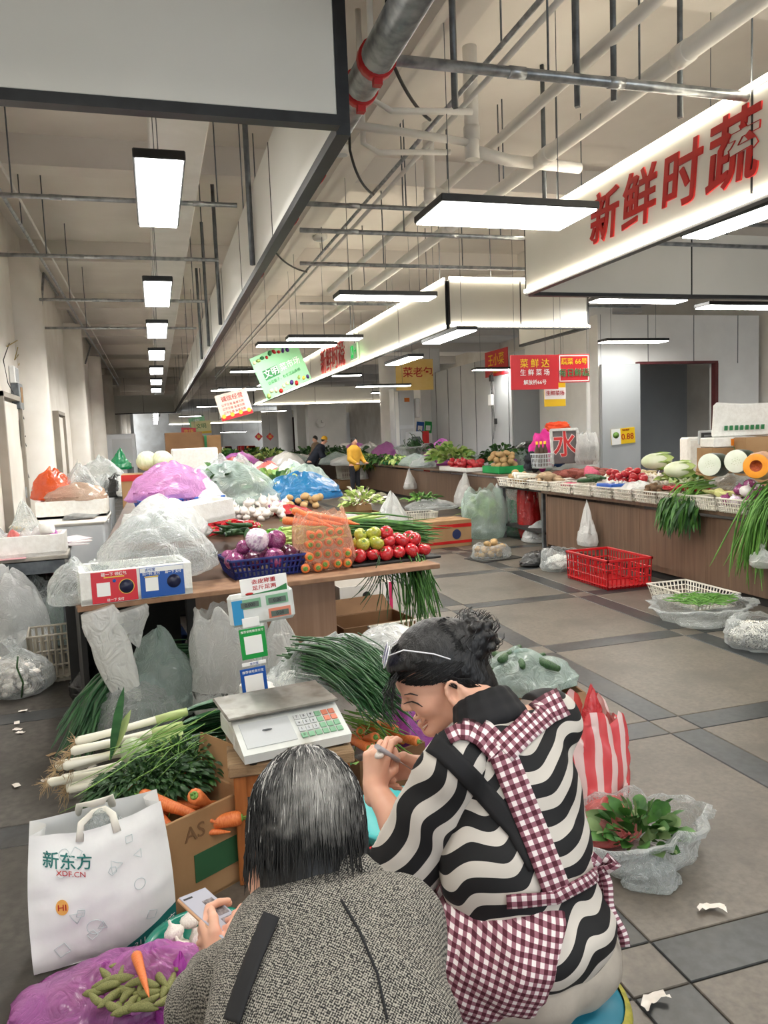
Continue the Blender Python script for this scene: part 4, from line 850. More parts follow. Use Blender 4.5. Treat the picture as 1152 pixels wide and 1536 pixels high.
# peppers, chillies, garlic, ginger, potatoes, celery behind them
def lheap(kind, px, py, a, b, n, s, label, group, dz=.0, **k): p = lw(px, py); return heap(kind, (p.x, p.y, p.z+dz-.01), a, b, n, s, label, group, slope=(0, .13), **k)
lheap('chilli', 345, 800, .2, .17, 36, .072, 'dark red wrinkled chilli in the near heap', 'red chillies on the near counter', how='lie', ds=.35, parts=True)
lheap('green_pepper', 352, 818, .13, .1, 12, .075, 'dark green pepper among the red chillies', 'dark peppers on the near counter', how='lie', ds=.35, dz=.05)
for o in bpy.data.objects:
    if o.get('group') == 'dark peppers on the near counter': o.data = bpy.data.meshes.get('dark_pepper') or vmesh('dark_pepper', m_leafd, p_chilli)
lheap('green_pepper', 415, 812, .17, .1, 24, .075, 'bright green pepper behind the white onion', 'green peppers on the near counter', how='lie', ds=.3, parts=True, dz=-.01)
lheap('garlic_bulb', 388, 768, .26, .36, 80, .036, 'white garlic bulb in the near counter heap', 'garlic on the near counter')
lheap('potato', 352, 742, .22, .25, 22, .055, 'brown potato behind the white garlic heap', 'potatoes on the near counter')
lheap('ginger_root', 388, 735, .22, .2, 22, .06, 'ginger root at the back of the near counter', 'ginger on the near counter', how='lie', ds=.4)
lheap('potato', 455, 760, .18, .1, 12, .042, 'pale potato before the bright blue bag', 'pale potatoes by the blue bag')
p = lw(458, 752, .02); bag('bright blue plastic bag dome on the near counter', (p.x, p.y+.25, p.z), .38, .3, .26, f_blue, 'heap', 110)
p = lw(436, 770); bag('crumpled red and white bag before the blue one', (p.x, p.y, p.z), .17, .12, .07, f_red, 'heap', 111); bag('lilac white bag beside the red crumpled one', (p.x-.1, p.y+.12, p.z), .1, .1, .11, f_pink, 'heap', 112)
p = lw(412, 738, .02); leafy('pale celery cabbage leaves behind the garlic', (p.x, p.y, p.z), (.25, .3, .1), 110, .2, .06, [m_leafl, m_stem], 113)
p = lw(500, 806); t = thing('pale_stalks', 'pale green celery stalks lying behind the carrots', 'greens', (p.x, p.y, p.z-.01)); strands([(-.4, -.1, .03), (0, 0, .05), (.4, .12, .06)], 60, .035, .011, m_leafl, 12, .03, 'stalks', t)
p = lw(510, 792); bag('clear film over the pale celery stalks', (p.x, p.y+.1, p.z), .36, .22, .1, f_clear, 'heap', 114)
p = lw(585, 812); t = thing('garlic_chives', 'dark green chives laid behind the tomatoes', 'greens', (p.x, p.y+.1, p.z+.03)); strands([(-.35, .2, .07), (0, 0, .05), (.3, -.1, .0)], 110, .035, .0055, m_leaf, 13, .035, 'strands', t)
t = thing('hanging_chives', 'green chives hanging over the counter under the tomatoes', 'greens', (tc.x+.1, tc.y+.02, .78)); strands([(.05, .3, .04), (.02, .02, .02), (.03, -.07, -.1), (.06, -.08, -.36)], 90, .045, .0045, m_leaf, 14, .07, 'strands', t)
t = thing('hanging_chives', 'thin sparse chive ends hanging by the counter post', 'greens', (tc.x-.12, tc.y+.0, .78)); strands([(.0, .2, .03), (0, .0, .0), (-.04, -.06, -.1), (-.1, -.07, -.22)], 22, .04, .003, m_leafd, 15, .1, 'strands', t)
# foam boxes with film at the counter's left end
def foam(label, loc, w, d, h, rz, rot=None, lid=False):
    t = openbox(label, loc, w, d, h, m_foam, rz, th=.03, name='foam_box')
    if rot: t.rotation_euler = rot
    return t
FB = lw(255, 895); FBx = foam('white foam box carrying red and blue payment cards', (LC[0]+.26, LC[1]+.17, .8), .56, .34, .17, LRZ)
p = D(236, 862, 4.25); bag('large clear film crumpled over the front foam box', (p.x, p.y+.12, p.z-.02), .37, .3, .36, f_clear, 'heap', 120, wr=.2)
p = D(285, 778, 5.0); foam('long white foam box tilted behind the clear film', (p.x, p.y, p.z-.03), .5, .34, .13, .0, rot=(0, -.1, LRZ+.12))
bag('clear film draped over the tilted foam box', (p.x-.16, p.y-.12, p.z-.1), .3, .3, .26, f_milk, 'heap', 121, wr=.2); bag('loose clear bag corner hanging at the box end', (LC[0]-.05, LC[1]+.15, .8), .13, .2, .22, f_clear, 'heap', 122)
p = D(268, 762, 5.9); BB = basket('bright blue slotted basket of bags behind foam boxes', (p.x, p.y, p.z-.06), .62, .42, .15, m_blue, LRZ, nb=22)
for k in range(8): veg('garlic_bulb', (p.x-.22+.06*k, p.y+.02*(k % 3), p.z+.03), .04, None, 'garlic bulb in the bright blue basket', 'garlic', 'garlic in the bright blue basket')
bag('big pink film bag over the bright blue basket', (p.x-.05, p.y+.06, p.z+.06), .36, .3, .3, f_lilac, 'heap', 123); bag('white tied bag in the bright blue basket', (p.x+.22, p.y-.08, p.z+.03), .15, .14, .2, f_white, 'peak', 124)
p = D(335, 712, 6.6); bag('wide clear film bag of greens behind the pink bag', (p.x, p.y, p.z-.3), .5, .4, .42, f_aqua, 'heap', 125); leafy('greens inside the wide clear film bag', (p.x, p.y, p.z-.28), (.3, .25, .22), 70, .2, .08, [m_leafd, m_leaf], 126)
p = D(385, 722, 7.2); bag('pale clear film bag right of the wide one', (p.x, p.y, p.z-.2), .4, .3, .3, f_clear, 'heap', 127)
t = thing('crate_stack', 'plain dark crates that carry the blue basket behind the display', 'crate', (p.x-.6, p.y+.5, 0)); MB().box((.25, 0, .5), (1.3, .9, 1.0), bevel=.02).build('crates', m_plinth, t)

# the roll of thin bags, cards and scale display
def card(label, loc, w, h, m, M=None, th=.004, name='payment_card', cat='card'):
    t = thing(name, label, cat, M=M); MB().box((0, 0, 0), (w, h, th), bevel=.0015).build('board', m, t); return t
m_pr = mat('white_print', 'f2f2f0'); m_crd = mat('red_card', 'cf2433', rough=.3); m_cbl = mat('blue_card', '1752a6', rough=.3); m_cgr = mat('green_card', '1e9a46', rough=.3); m_navy = mat('navy_disc', '15193a', rough=.3); m_gold = mat('yellow_print', 'e7c64a')
fx, fy = LR@Vector((1, 0, 0)), LR@Vector((0, -1, 0))
def fpt(x, z): return Vector(lc(x, 0))*1.0+fy*.035+Vector((0, 0, z))
def faces(M, dx, dy): q = M.copy(); return q
for (x, lb, m) in ((.145, 'red payment card taped on the foam box', m_crd), (.385, 'blue payment card taped on the foam box', m_cbl)):
    M = frame(Vector((FBx.location.x, FBx.location.y, .885))+fx*(x-.26)+fy*.175, fx, fy+Vector((0, 0, .06))); c = card(lb, None, .225, .16, m, M)
    MB().box((-.055, -.01, .003), (.065, .07, .003)).build('blank_square', m_pr, c); MB().lathe([(0, .003), (.036, .003), (.036, 0)], 24).build('disc', m_navy, c, loc=(.058, -.005, .002)); MB().lathe([(.039, .0025), (.037, .0032), (.035, .0025)], 24).build('disc_ring', m_cbl if m is m_cbl else m_gold, c, loc=(.058, -.005, .002))
    text('lettering', '碰一下 领红包' if m is m_crd else '扫一扫 支付', .02 if m is m_crd else .017, m_pr, c, loc=(0 if m is m_crd else -.055, .064 if m is m_crd else .045, .003), bold=.006); text('lettering', '碰一下 支付', .016, m_pr, c, loc=(.0, -.068, .003) if m is m_crd else (.058, .045, .003), bold=.006)
    if m is m_cbl: MB().box((0, .066, .003), (.221, .024, .002)).build('header_band', m_pr, c); text('lettering', '支付宝', .018, m_cbl, c, loc=(-.06, .066, .005), bold=.006)
    MB().box((.0 if m is m_crd else -.055, .05 if m is m_crd else .03, .003), (.1 if m is m_crd else .07, .006, .002)).build('gold_rule', m_gold, c)
    MB().lathe([(0, .004), (.009, .004), (.009, 0)], 12).build('round_logo', m_cbl, c, loc=(0, .03, .002)) if m is m_crd else None
t = thing('bag_roll', 'stack of thin white bags hanging below the foam box', 'bags', (LC[0]+.08, LC[1]-.03, .78)); bag('sheets', (0, 0, 0), .1, .05, .5, f_white, 'sack', 130, parent=t, name='sheets').rotation_euler = (PI+.08, -.22, 0); 
bag('sheets', (.14, .02, -.02), .1, .05, .22, f_milk, 'peak', 131, parent=t, name='sheets').rotation_euler = (PI, -.2, 0)

# ================================================================ left wall side
a, b2 = W(0, 841, .75), W(102, 832, .75)
m_tabl = mat('grey_table_top', '8b877e', 'a19c92', scale=6, rough=.55); 
t = thing('steel_table', 'grey table against the left wall under a foam box', 'table', (b2.x, b2.y, 0), .06)
MB().box((-.48, .55, .735), (.96, 1.1, .03), bevel=.004).build('table_top', m_tabl, t); MB().box((-.5, .55, .66), (.94, 1.04, .1)).build('apron', m_dgalv, t)
for x in (-.05, -.95):
    for y in (.06, 1.04): MB().box((x, y, .33), (.04, .04, .64)).build('leg', m_dgalv, t)
foam('white foam box of odds on the grey left table', (b2.x-.36, b2.y+.2, .75), .66, .36, .17, .04); 
for k in range(6): bag('crumpled wrapper in the left table foam box', (b2.x-.6+.09*k, b2.y+.2, .8), .08, .09, .17, [f_white, f_clear, f_rose, f_milk, f_white, f_pink][k], 'heap', 140+k, group='wrappers in the left table box')
MB().cyl((0, 0, 0), (.09, -.02, .02), .045, n=14).build('paper_roll', m_foam, None, loc=(b2.x-.2, b2.y+.12, .95), label='pale paper roll on the left table foam box', cat='roll')
for k in range(5): MB().box((0, 0, 0), (.26, .2, .008), M=Euler((.05*k-.1, .06*(k % 2), .2*k)).to_matrix()).build('folded_paper', m_pr if k % 2 else mat('pinkish_paper', 'cdbfc4', 'd8ccd0', scale=8), None, loc=(b2.x-.02, b2.y+.55+.02*k, .76+.012*k), label='folded paper sheet beside the left foam box', cat='paper', group='papers on the left table')
MB().box((0, 0, 0), (.22, .1, .004)).build('pink_paper', mat('pink_paper', 'dfa8b0'), None, loc=(b2.x-.42, b2.y-.01, .752), rot=.1, label='pink paper slip under the left foam box', cat='paper')
bag('translucent bag with yellow noodles on the left table', (b2.x-.42, b2.y+.75, .75), .16, .16, .42, f_clear, 'peak', 150); heap('ginger_root', (b2.x-.42, b2.y+.75, .76), .1, .1, 10, .05, 'yellow dough piece in the translucent bag', 'dough pieces in the bag', cat='dough', nm='dough_piece', how='lie')
bag('white bag heap at the left edge on the table', (b2.x-.85, b2.y+.5, .75), .25, .25, .5, f_milk, 'peak', 151)
# chest freezer
fr = W(156, 779, .85); m_frz = mat('freezer_white', 'c9cdd2', 'd6dade', scale=3, rough=.35)
t = thing('chest_freezer', 'white chest freezer against the left wall', 'freezer', (fr.x, fr.y, 0), .0)
MB().box((-.45, .55, .41), (.9, 1.1, .78), bevel=.02).build('body', m_frz, t); MB().box((-.45, .55, .825), (.93, 1.13, .05), bevel=.02).build('lid', m_wall, t); MB().box((.01, .5, .79), (.02, .2, .03), bevel=.004).build('handle', m_wgrey, t); MB().box((-.45, .55, .02), (.86, 1.06, .04)).build('plinth', m_plinth, t)
foam('ivory foam box on the chest freezer', (fr.x-.35, fr.y+.65, .85), .72, .5, .19, 0)
bag('clear bag of brown buns on the freezer foam box', (fr.x-.3, fr.y+.65, 1.02), .33, .26, .2, film('tan_film', 'dcc4b0', .5), 'heap', 152); bag('bright orange bag on the freezer foam box', (fr.x-.58, fr.y+.85, 1.04), .24, .26, .36, f_orange, 'heap', 153); bag('clear crumpled bag behind the orange one', (fr.x-.3, fr.y+.95, 1.05), .24, .22, .42, f_clear, 'peak', 154)
MB().raw([(0, 0, .01), (.3, .02, .02), (.36, .22, .03), (.1, .26, .06), (.02, .1, .05)], [(0, 1, 2, 3, 4)]).build('metal_scoop', m_galv, None, loc=(fr.x-.42, fr.y+.08, .85), label='bent metal scoop on the freezer lid', cat='scoop')
# clutter under and beside the table
def lf(x, y, dz=0): p = W(x, y, 0); return (p.x, p.y, dz)
m_crt = mat('dirty_beige_plastic', '8f887a', 'a59e8f', scale=6, rough=.5)
basket('dirty beige slotted crate standing under clear bags', lf(97, 1012), .42, .32, .34, m_crt, .1, name='slotted_crate', cat='crate', nb=10, wall=.008, taper=.96)
c = lf(28, 1040); bag('clear bag of white garlic heads on the left floor', c, .22, .2, .36, f_clear, 'tied', 160, wr=.08); heap('garlic_bulb', (c[0], c[1], .01), .15, .14, 44, .036, 'white garlic bulb in the clear floor bag', 'garlic in the left floor bag')
MB().tube([(0, 0, 0), (.02, -.02, .1), (-.01, -.01, .2), (0, 0, .27)], .006, 5).build('green_string', m_leafd, None, loc=(c[0]+.05, c[1]-.2, .03), label='dark green string on the clear garlic bag', cat='string')
for (x, y, h, rx, m, st, lb) in [(25, 985, .72, .3, f_milk, 'heap', 'milky bag heap above the garlic bag'), (62, 965, .6, .24, f_clear, 'heap', 'clear bag heap over the beige crate'), (100, 960, .62, .2, f_aqua, 'peak', 'pale green bag standing in the beige crate'), (128, 985, .5, .12, f_milk, 'peak', 'narrow milky bag beside the beige crate')]: c = lf(x, y); bag(lb, c, rx, rx, h, m, st, 161+x)
c = lf(35, 960); bag('black rubbish bag tucked under the left table', (c[0], c[1]+.1, .35), .32, .28, .36, f_black, 'heap', 170); c = lf(98, 950); bag('red plastic bag tucked under the table corner', (c[0], c[1]+.1, .42), .12, .12, .28, f_red, 'peak', 171)
c = lf(150, 1050); bag('black rubbish bag on the floor before the counter', (c[0]+.02, c[1]+.12, 0), .22, .2, .34, f_black, 'peak', 172)
c = lf(215, 985); closedbox('tilted red and blue printed carton below the counter', (c[0]+.1, c[1]+.05, .05), .3, .22, .2, m_cbl, .4, mat('pink_red_print', 'c2404f'), rot=(.5, .2, .5)); bag('grey film bag hanging below the counter', (c[0]+.05, c[1]-.1, .3), .22, .16, .42, f_milk, 'heap', 173)
c = lf(140, 930); bag('clear bag heap under the near counter end', c, .25, .25, .5, f_clear, 'heap', 174); openbox('grey carton pushed below the near counter', (c[0]+.3, c[1]+.1, 0), .4, .4, .3, m_tabl)

# left wall fittings
def wl(x, y): return WX(x, y, WLX+.0)
def wcable(pts, label, m=m_cable, r=.006): MB().tube([WX(x, y, WLX+.03) for x, y in pts], r, 5).build('wall_cable', m, label=label, cat='cable')
p = wl(44, 486); t = thing('wall_emergency_light', 'white emergency light on a bracket on the left wall', 'light', (WLX, p.y, p.z)); MB().box((.12, 0, 0), (.14, .34, .13), bevel=.04).build('body', m_white, t); MB().cyl((0, 0, -.05), (.1, 0, -.05), .02, n=8).build('bracket', m_wgrey, t)
p = wl(16, 563); t = thing('wall_router', 'white ribbed router box on the left wall', 'router', (WLX, p.y, p.z)); MB().box((.04, 0, 0), (.07, .3, .22), bevel=.01).build('body', m_white, t); [MB().box((.078, -.1+.05*k, 0), (.006, .015, .18)).build('rib', m_wgrey, t) for k in range(5)]
p = wl(20, 595); t = thing('grey_meter_box', 'grey metal box under the router on the left wall', 'box', (WLX, p.y, p.z)); MB().box((.05, 0, 0), (.1, .3, .34), bevel=.01).build('body', m_dgalv, t); MB().box((.102, .02, .02), (.006, .14, .2)).build('label_patch', m_card, t)
for (x, y, w_, h_, m, lb) in [(36, 658, .1, .12, m_black, 'black adaptor plugged in on the left wall'), (55, 745, .09, .1, m_black, 'black plug low on the left wall'), (23, 650, .07, .4, m_white, 'tall white conduit box on the left wall')]:
    p = wl(x, y); t = thing('wall_socket', lb, 'socket', (WLX, p.y, p.z)); MB().box((.03, 0, 0), (.05, w_, h_), bevel=.008).build('body', m, t); MB().box((.004, 0, 0), (.008, w_*1.3, h_*1.2), bevel=.002).build('plate', m_white, t)
wcable([(14, 515), (5, 540), (12, 575), (26, 600), (40, 640), (38, 655)], 'black cable drooping past the wall router'); wcable([(38, 665), (50, 700), (48, 740)], 'thin black cable running down to the low plug'); wcable([(34, 670), (42, 712), (52, 742)], 'second thin black cable beside the first'); wcable([(10, 520), (30, 508), (22, 540), (36, 520), (28, 548)], 'tangled yellow cables above the router', mat('yellow_cable', 'b8a05a'), .006); wcable([(0, 262), (40, 266), (90, 285), (140, 298), (200, 296)], 'long thin cable sagging high across the left aisle')
for k, (pts, lb) in enumerate(((((60, 490), (64, 395), (62, 345), (75, 315), (78, 290), (130, 290)), 'nearest bent steel conduit high on the left wall'), (((128, 545), (133, 480), (126, 470), (150, 470)), 'second bent steel conduit on the left wall'))):
    MB().tube([(lambda q: Vector((q.x, q.y, min(q.z, CZ-.05))))(WX(x, y, WLX+.06)) for x, y in pts], .022, 8).build('steel_conduit', m_galv, label=lb, cat='conduit')
t = thing('switch_cabinet', 'tall grey switch cabinet far down the left aisle', 'cabinet', (-1.1, 26, 0)); MB().box((0, 0, 1.0), (1.0, .7, 2.0), bevel=.02).build('body', m_frz, t); MB().box((.1, -.355, 1.1), (.6, .02, 1.5)).build('door', m_wgrey, t); MB().box((.3, -.37, .75), (.2, .02, .4)).build('vent', m_dgalv, t)

# ================================================================ signs
def board(label, M, w, h, m, hang=True, th=.015, border=None, name='hanging_sign'):
    t = thing(name, label, 'sign', M=M); MB().box((0, 0, -th/2), (w, h, th), bevel=.002).build('board', m, t)
    if border: [MB().box(c, d).build('border', border, t) for c, d in (((0, h/2-.02, .001), (w-.03, .012, .003)), ((0, -h/2+.02, .001), (w-.03, .012, .003)), ((w/2-.02, 0, .001), (.012, h-.03, .003)), ((-w/2+.02, 0, .001), (.012, h-.03, .003)))]
    if hang:
        Mi = M.to_3x3().inverted()
        for s in (-.42, .42):
            a = Vector((s*w, h/2, 0)); A = M@a; q = Mi@(Vector((A.x, A.y, CZ))-M.translation); MB().cyl(a, q, .003, n=4).build('hanger_wire', m_dgalv, t)
    return t
def tilted(x, y, zc, deg, yaw=0.0): R = Matrix.Rotation(yaw, 3, 'Z'); return frame(D(x, y, zc), R@Vector((math.cos(rad(deg)), 0, math.sin(rad(deg)))), R@Vector((0, -1, 0)))
m_sgr = mat('mint_board', '8fd29a', '9bdaa6', scale=2, rough=.4); m_dgr = mat('deep_green_print', '2e7d46'); m_ye = mat('yellow_board', 'f2c91f', rough=.4); m_rsig = mat('red_board', 'c9222c', 'd22c35', scale=2, rough=.35)
t = board('tilted mint green hanging sign with white characters and painted vegetables', tilted(422, 554, 13.2, 23, .3), .95, .75, m_sgr)
MB().box((-.2, .02, .003), (.3, .17, .003)).build('name_block', m_dgr, t); text('lettering', '文明', .15, m_pr, t, loc=(-.2, .02, .007), bold=.006); text('lettering', '菜市场', .14, m_pr, t, loc=(.19, .02, .006), bold=.006); text('lettering', '让菜篮子，有生活品质感', .062, m_dgr, t, loc=(0, -.13, .005))
pc = [mat('print_purple', '4a2a72'), m_red, m_gold, m_dgr, m_leafl, mat('print_cream', 'efe3b8')]
rn = random.Random(9)
for k in range(22):
    x = -.42+.84*((k % 11)/10); y = (.29 if k < 11 else -.29)+rn.uniform(-.04, .04); MB().ball((0, 0, 0), (rn.uniform(.03, .055), rn.uniform(.03, .06), .006), 1).build('painted_vegetable', pc[rn.randrange(6)], t, loc=(x, y, .003), rot=rn.uniform(0, 3))
t = board('tilted white and red hanging sign beyond the mint one', tilted(351, 607, 17.5, 14, .1), .75, .6, mat('cream_board', 'f0d9cc', 'f4e3d8', scale=3))
text('lettering', '诚信经营', .13, m_red, t, loc=(0, .17, .004), bold=.006); [text('lettering', '公平交易 童叟无欺', .065, m_red, t, loc=(-.02, .04-.09*k, .004)) for k in range(3)]; MB().box((0, -.25, .003), (.74, .09, .004)).build('footer_band', m_rsig, t); [MB().lathe([(0, .006), (.05, .006)], 10).build('painted_peak', m_gold, t, loc=(-.3+.2*k, -.2, 0)) for k in range(4)]
t = board('small pale yellow sign far down the aisle', tilted(302, 641, 30, 3), .75, .5, mat('pale_yellow_board', 'e9e6b0', 'efeec2', scale=2)); text('lettering', '文明', .2, m_dgr, t, loc=(0, .04, .004), bold=.006); MB().box((0, -.2, .003), (.74, .09, .004)).build('footer_band', m_gold, t)
t = board('small red sign left of the pale yellow one', tilted(283, 648, 27, -3), .5, .3, m_rsig); text('lettering', '市场', .17, m_gold, t, loc=(0, 0, .004), bold=.006)
t = board('small mint sign behind the red one', tilted(296, 634, 34, 10), .7, .5, m_sgr); text('lettering', '菜', .3, m_pr, t, loc=(0, 0, .004), bold=.006)
# stall signs under the lit return
zs = 9.75
def atY(x, y, Y): return WY(x, y, Y)
def flat(x0, y0, x1, y1, Y): a, b = atY(x0, y1, Y), atY(x1, y0, Y); return frame((a+b)/2, (1, 0, 0), (0, -1, 0)), abs(b.x-a.x), abs(b.z-a.z)
M, w, h = flat(767, 532, 837, 585, 9.3); t = board('large red stall sign with yellow and white characters', M, w, h, m_rsig); text('lettering', '菜 鲜 达', h*.27, m_ye, t, loc=(0, h*.24, .004), bold=.006); text('lettering', '生 鲜 菜 场', h*.2, m_pr, t, loc=(0, -.02*h, .004), bold=.006); text('lettering', '解放桥66号', h*.15, m_pr, t, loc=(0, -.3*h, .004), bold=.006)
M, w, h = flat(838, 531, 884, 574, 9.32); t = board('small red sign with number 66 and green characters', M, w, h, m_rsig, border=m_pr); text('lettering', '蔬菜 66号', h*.25, m_ye, t, loc=(0, h*.23, .004), bold=.006); text('lettering', '每日鲜蔬', h*.31, m_pr, t, loc=(0, -h*.17, .004), bold=.006); text('lettering', '每日鲜蔬', h*.31, m_dgr, t, loc=(0, -h*.17, .009), bold=.006)
M, w, h = flat(817, 566, 848, 610, 9.6); t = board('yellow and white sign hanging behind the red ones', M, w, h, m_ye); MB().box((0, -.02, .002), (w, h*.4, .004)).build('white_band', m_pr, t); text('lettering', '生鲜菜场', h*.18, m_red, t, loc=(0, -.02, .006), bold=.006)
def onwall(x0, y0, x1, y1, X=8.43): a, b = WX(x0, y1, X), WX(x1, y0, X); return frame((a+b)/2, (0, -1, 0), (-1, 0, 0)), abs(b.y-a.y), abs(b.z-a.z)
M, w, h = onwall(728, 520, 761, 567); t = board('red sign flat on the grey stall wall', M, w, h, m_rsig, False); text('lettering', '王小菜', min(h*.5, w*.3), m_ye, t, loc=(0, .1*h, .004), bold=.006); text('lettering', '蔬菜批发零售', h*.1, m_ye, t, loc=(0, -.35*h, .004))
def diamond(label, P, s, n): t = thing('paper_diamond', label, 'decoration', M=frame(P, Vector((0, 0, 1)).cross(Vector(n)), n)); MB().box((0, 0, 0), (s, s, .012), M=Matrix.Rotation(PI/4, 3, 'Z')).build('paper', m_rsig, t); text('lettering', '福', s*.6, m_gold, t, loc=(0, 0, .008), bold=.006); (MB().cyl((0, s*.6, 0), (0, CZ-P.z, 0), .003, n=4).build('hanger_wire', m_dgalv, t) if n[1] else None); return t
diamond('red paper diamond on the grey stall wall', WX(782, 613, 8.435), .52, (-1, 0, 0))
M, w, h = onwall(797, 628, 806, 655); t = board('white notice on the grey stall wall', M, w*.6, h, m_pr, False, name='wall_notice'); MB().box((0, 0, .001), (w*.3, h*.5, .003)).build('print_block', m_wgrey, t)
P = WX(740, 588, 8.38); t = thing('wall_outlet', 'tangle of wires and sockets hanging on the grey wall', 'outlet', P); [MB().tube([(0, .04*k, .5), (-.03, .1*math.sin(k*2.1), .2), (-.03, .12*math.cos(k*1.7), -.1), (0, .05*k-.1, -.9-.1*k)], .006, 4).build('wire', m_cable if k % 2 else m_wgrey, t) for k in range(5)]; MB().box((-.05, 0, .35), (.08, .14, .16), bevel=.01).build('adaptor', m_black, t); MB().box((-.05, .05, -.2), (.08, .2, .28), bevel=.01).build('socket_box', m_white, t); MB().box((-.04, -.18, -.75), (.05, .08, .14)).build('plug', m_black, t)
P = WY(935, 654, 12.84); t = board('yellow price poster with cabbage picture on the grey door', frame(P, (1, 0, .06), (0, -1, 0)), .52, .3, m_ye, False, name='price_poster'); MB().box((-.16, 0, .001), (.2, .3, .004)).build('picture_panel', m_pr, t); MB().ball((-.16, .03, .004), (.08, .07, .004), 1).build('printed_cabbage', m_stem, t); text('lettering', '0.88', .16, m_red, t, loc=(.09, -.02, .004), bold=.006); text('lettering', '特价蔬菜', .04, m_red, t, loc=(.06, .11, .004))
P = WX(650, 640, 8.08); 
for k, (m, lb, dx) in enumerate(((m_cbl, 'blue payment card on the white column', -.13), (m_cgr, 'green payment card on the white column', .14))): c = card(lb, None, .25, .36, m, frame((P.x+dx+.1, 23.03, P.z), (1, 0, -.1), (0, -1, 0))); MB().box((0, -.02, .003), (.15, .15, .003)).build('blank_square', m_pr, c)
M = frame((3.66, 15.2, 2.98), (0, -1, 0), (-1, 0, 0)); t = thing('exit_sign', 'small green running man exit sign on the lit fascia', 'sign', M=frame((3.6, 13.8, 3.16), (0, -1, 0), (-1, 0, 0))); MB().cyl((0, .1, -.01), (0, CZ-3.16, -.01), .008, n=5).build('hanger_rod', m_dgalv, t); MB().box((0, 0, 0), (.5, .28, .03), bevel=.004).build('case', mat('pale_green_case', 'bfe6c4', rough=.4), t); MB().box((-.1, 0, .017), (.2, .22, .004)).build('figure_panel', mat('exit_green', '0f9b45', emit=.8), t); text('arrow', '→', .2, mat('exit_green', ''), t, loc=(.12, 0, .018), bold=.006); text('figure', '人', .16, m_pr, t, loc=(-.1, 0, .021), bold=.006)
a = WY(590, 560, 21); t = board('yellow stall banner with red characters by white cabinets', frame(WY(622, 562, 20.5), (1, 0, 0), (0, -1, 0)), 1.1, .85, mat('banner_yellow', 'e9c46a', 'efd083', scale=2)); text('lettering', '菜老包', .3, m_red, t, loc=(.1, .05, .004), bold=.006)

# ================================================================ the rows beyond
counter('far dark counter row behind the near display', (-.2, 9.4, 0), 1.9, 14, .8, 0, m_plinth, 2)
counter('far brown counter row along the lit fascia', (3.4, 46.0, 0), 18.5, 1.5, .82, -PI/2, m_wood, 8)
rn = random.Random(77)
def mound(x, y, zc, r, h, kind, lb, seed):
    p = D(x, y, zc); z0 = .8; p.x = (min(max(p.x, -.1), 1.9) if zc < 17 else p.x)
    if kind == 'leaf': leafy(lb, (p.x, p.y, z0), (r, r, h), 90, r*.6, r*.25, rn.choice([[m_leaf, m_leafd], [m_leafl, m_leaf], [m_leafd, m_leaf]]), seed, group='far heaps of greens')
    else: bag(lb, (p.x, p.y, z0), r, r, h+max(0, p.z-z0), kind, 'heap', seed, nu=20, nv=32, group='far bag heaps')
FM = [f_white, f_pink, f_aqua, f_milk, 'leaf', f_clear, 'leaf', f_rose, 'leaf', f_white]
for k in range(26):
    x = 250+k*9.5+rn.uniform(-4, 4); kd = FM[rn.randrange(10)]
    mound(x, 720-rn.uniform(0, 14), 11+rn.uniform(-1, 5), .34, .22, kd, 'leafy heap on the far rows beyond the near display' if kd == 'leaf' else 'pale film heap on the far rows beyond the near display', 200+k)
for k in range(30):
    x = 340+k*6.5+rn.uniform(-3, 3); kd = FM[rn.randrange(10)]
    mound(x, 702-rn.uniform(0, 12), 24+rn.uniform(-3, 9), .55, .3, kd, 'leafy heap on the distant rows under the lit fascia' if kd == 'leaf' else 'bag heap on the distant rows under the lit fascia', 240+k)
for k in range(2):
    p = D(232+24*k-12, 688, 9.0); o = veg('cabbage', (p.x, p.y, 1.42), .125, None, ['round pale cabbage', 'second round pale cabbage'][k]+' topping the stacked boxes on the aisle', 'cabbage')
p = D(232, 700, 9.0); t = closedbox('brown carton stack under the pale cabbages', (p.x, p.y+.05, .8), .75, .5, .48, m_card, 0); MB().box((0, -.252, .44), (.75, .006, .07)).build('red_band', m_red, t)
p = D(276, 672, 15); openbox('open dark carton on the far row', (p.x, p.y, p.z-.2), .7, .5, .5, m_cardd, 0); t = thing('box_stand', 'dark stack under the open far carton', 'crate', (p.x, p.y, 0)); MB().box((.2, 0, 1.02), (1.6, .8, .42), bevel=.02).build('crates', m_plinth, t)
p = D(308, 672, 15.5); closedbox('green and brown carton beside the open dark one', (p.x, p.y, p.z-.25), .6, .4, .5, m_card, 0, mat('green_tape', ''))
p = D(292, 690, 13); t = thing('foam_box', 'white foam box on the far row below the cartons', 'box', (p.x, p.y, p.z-.2)); MB().box((0, 0, .2), (.75, .5, .4), bevel=.02).build('body', m_foam, t)
p = D(180, 688, 14); bag('bright green bag hanging by the third column', (p.x, p.y, p.z-.2), .2, .15, .4, f_green, 'peak', 280)
p = D(150, 690, 13); bag('clear bag heap past the freezer', (p.x, p.y, .85), .5, .4, .6, f_clear, 'heap', 281); t = thing('freezer_row', 'white second freezer far along the left wall', 'freezer', (-1.2, 13.0, 0)); MB().box((0, .6, .42), (.9, 1.4, .84), bevel=.02).build('body', m_frz, t); MB().box((0, .6, .86), (.93, 1.44, .04), bevel=.01).build('lid', m_wall, t)
for k in range(5): p = D(130+14*k, 705-2*k, 11.5); bag('crumpled bag on the left row between freezers', (p.x, p.y, .85), .24, .22, .35, [f_black, f_milk, f_clear, f_black, f_white][k], 'heap', 285+k, group='bags between the freezers')
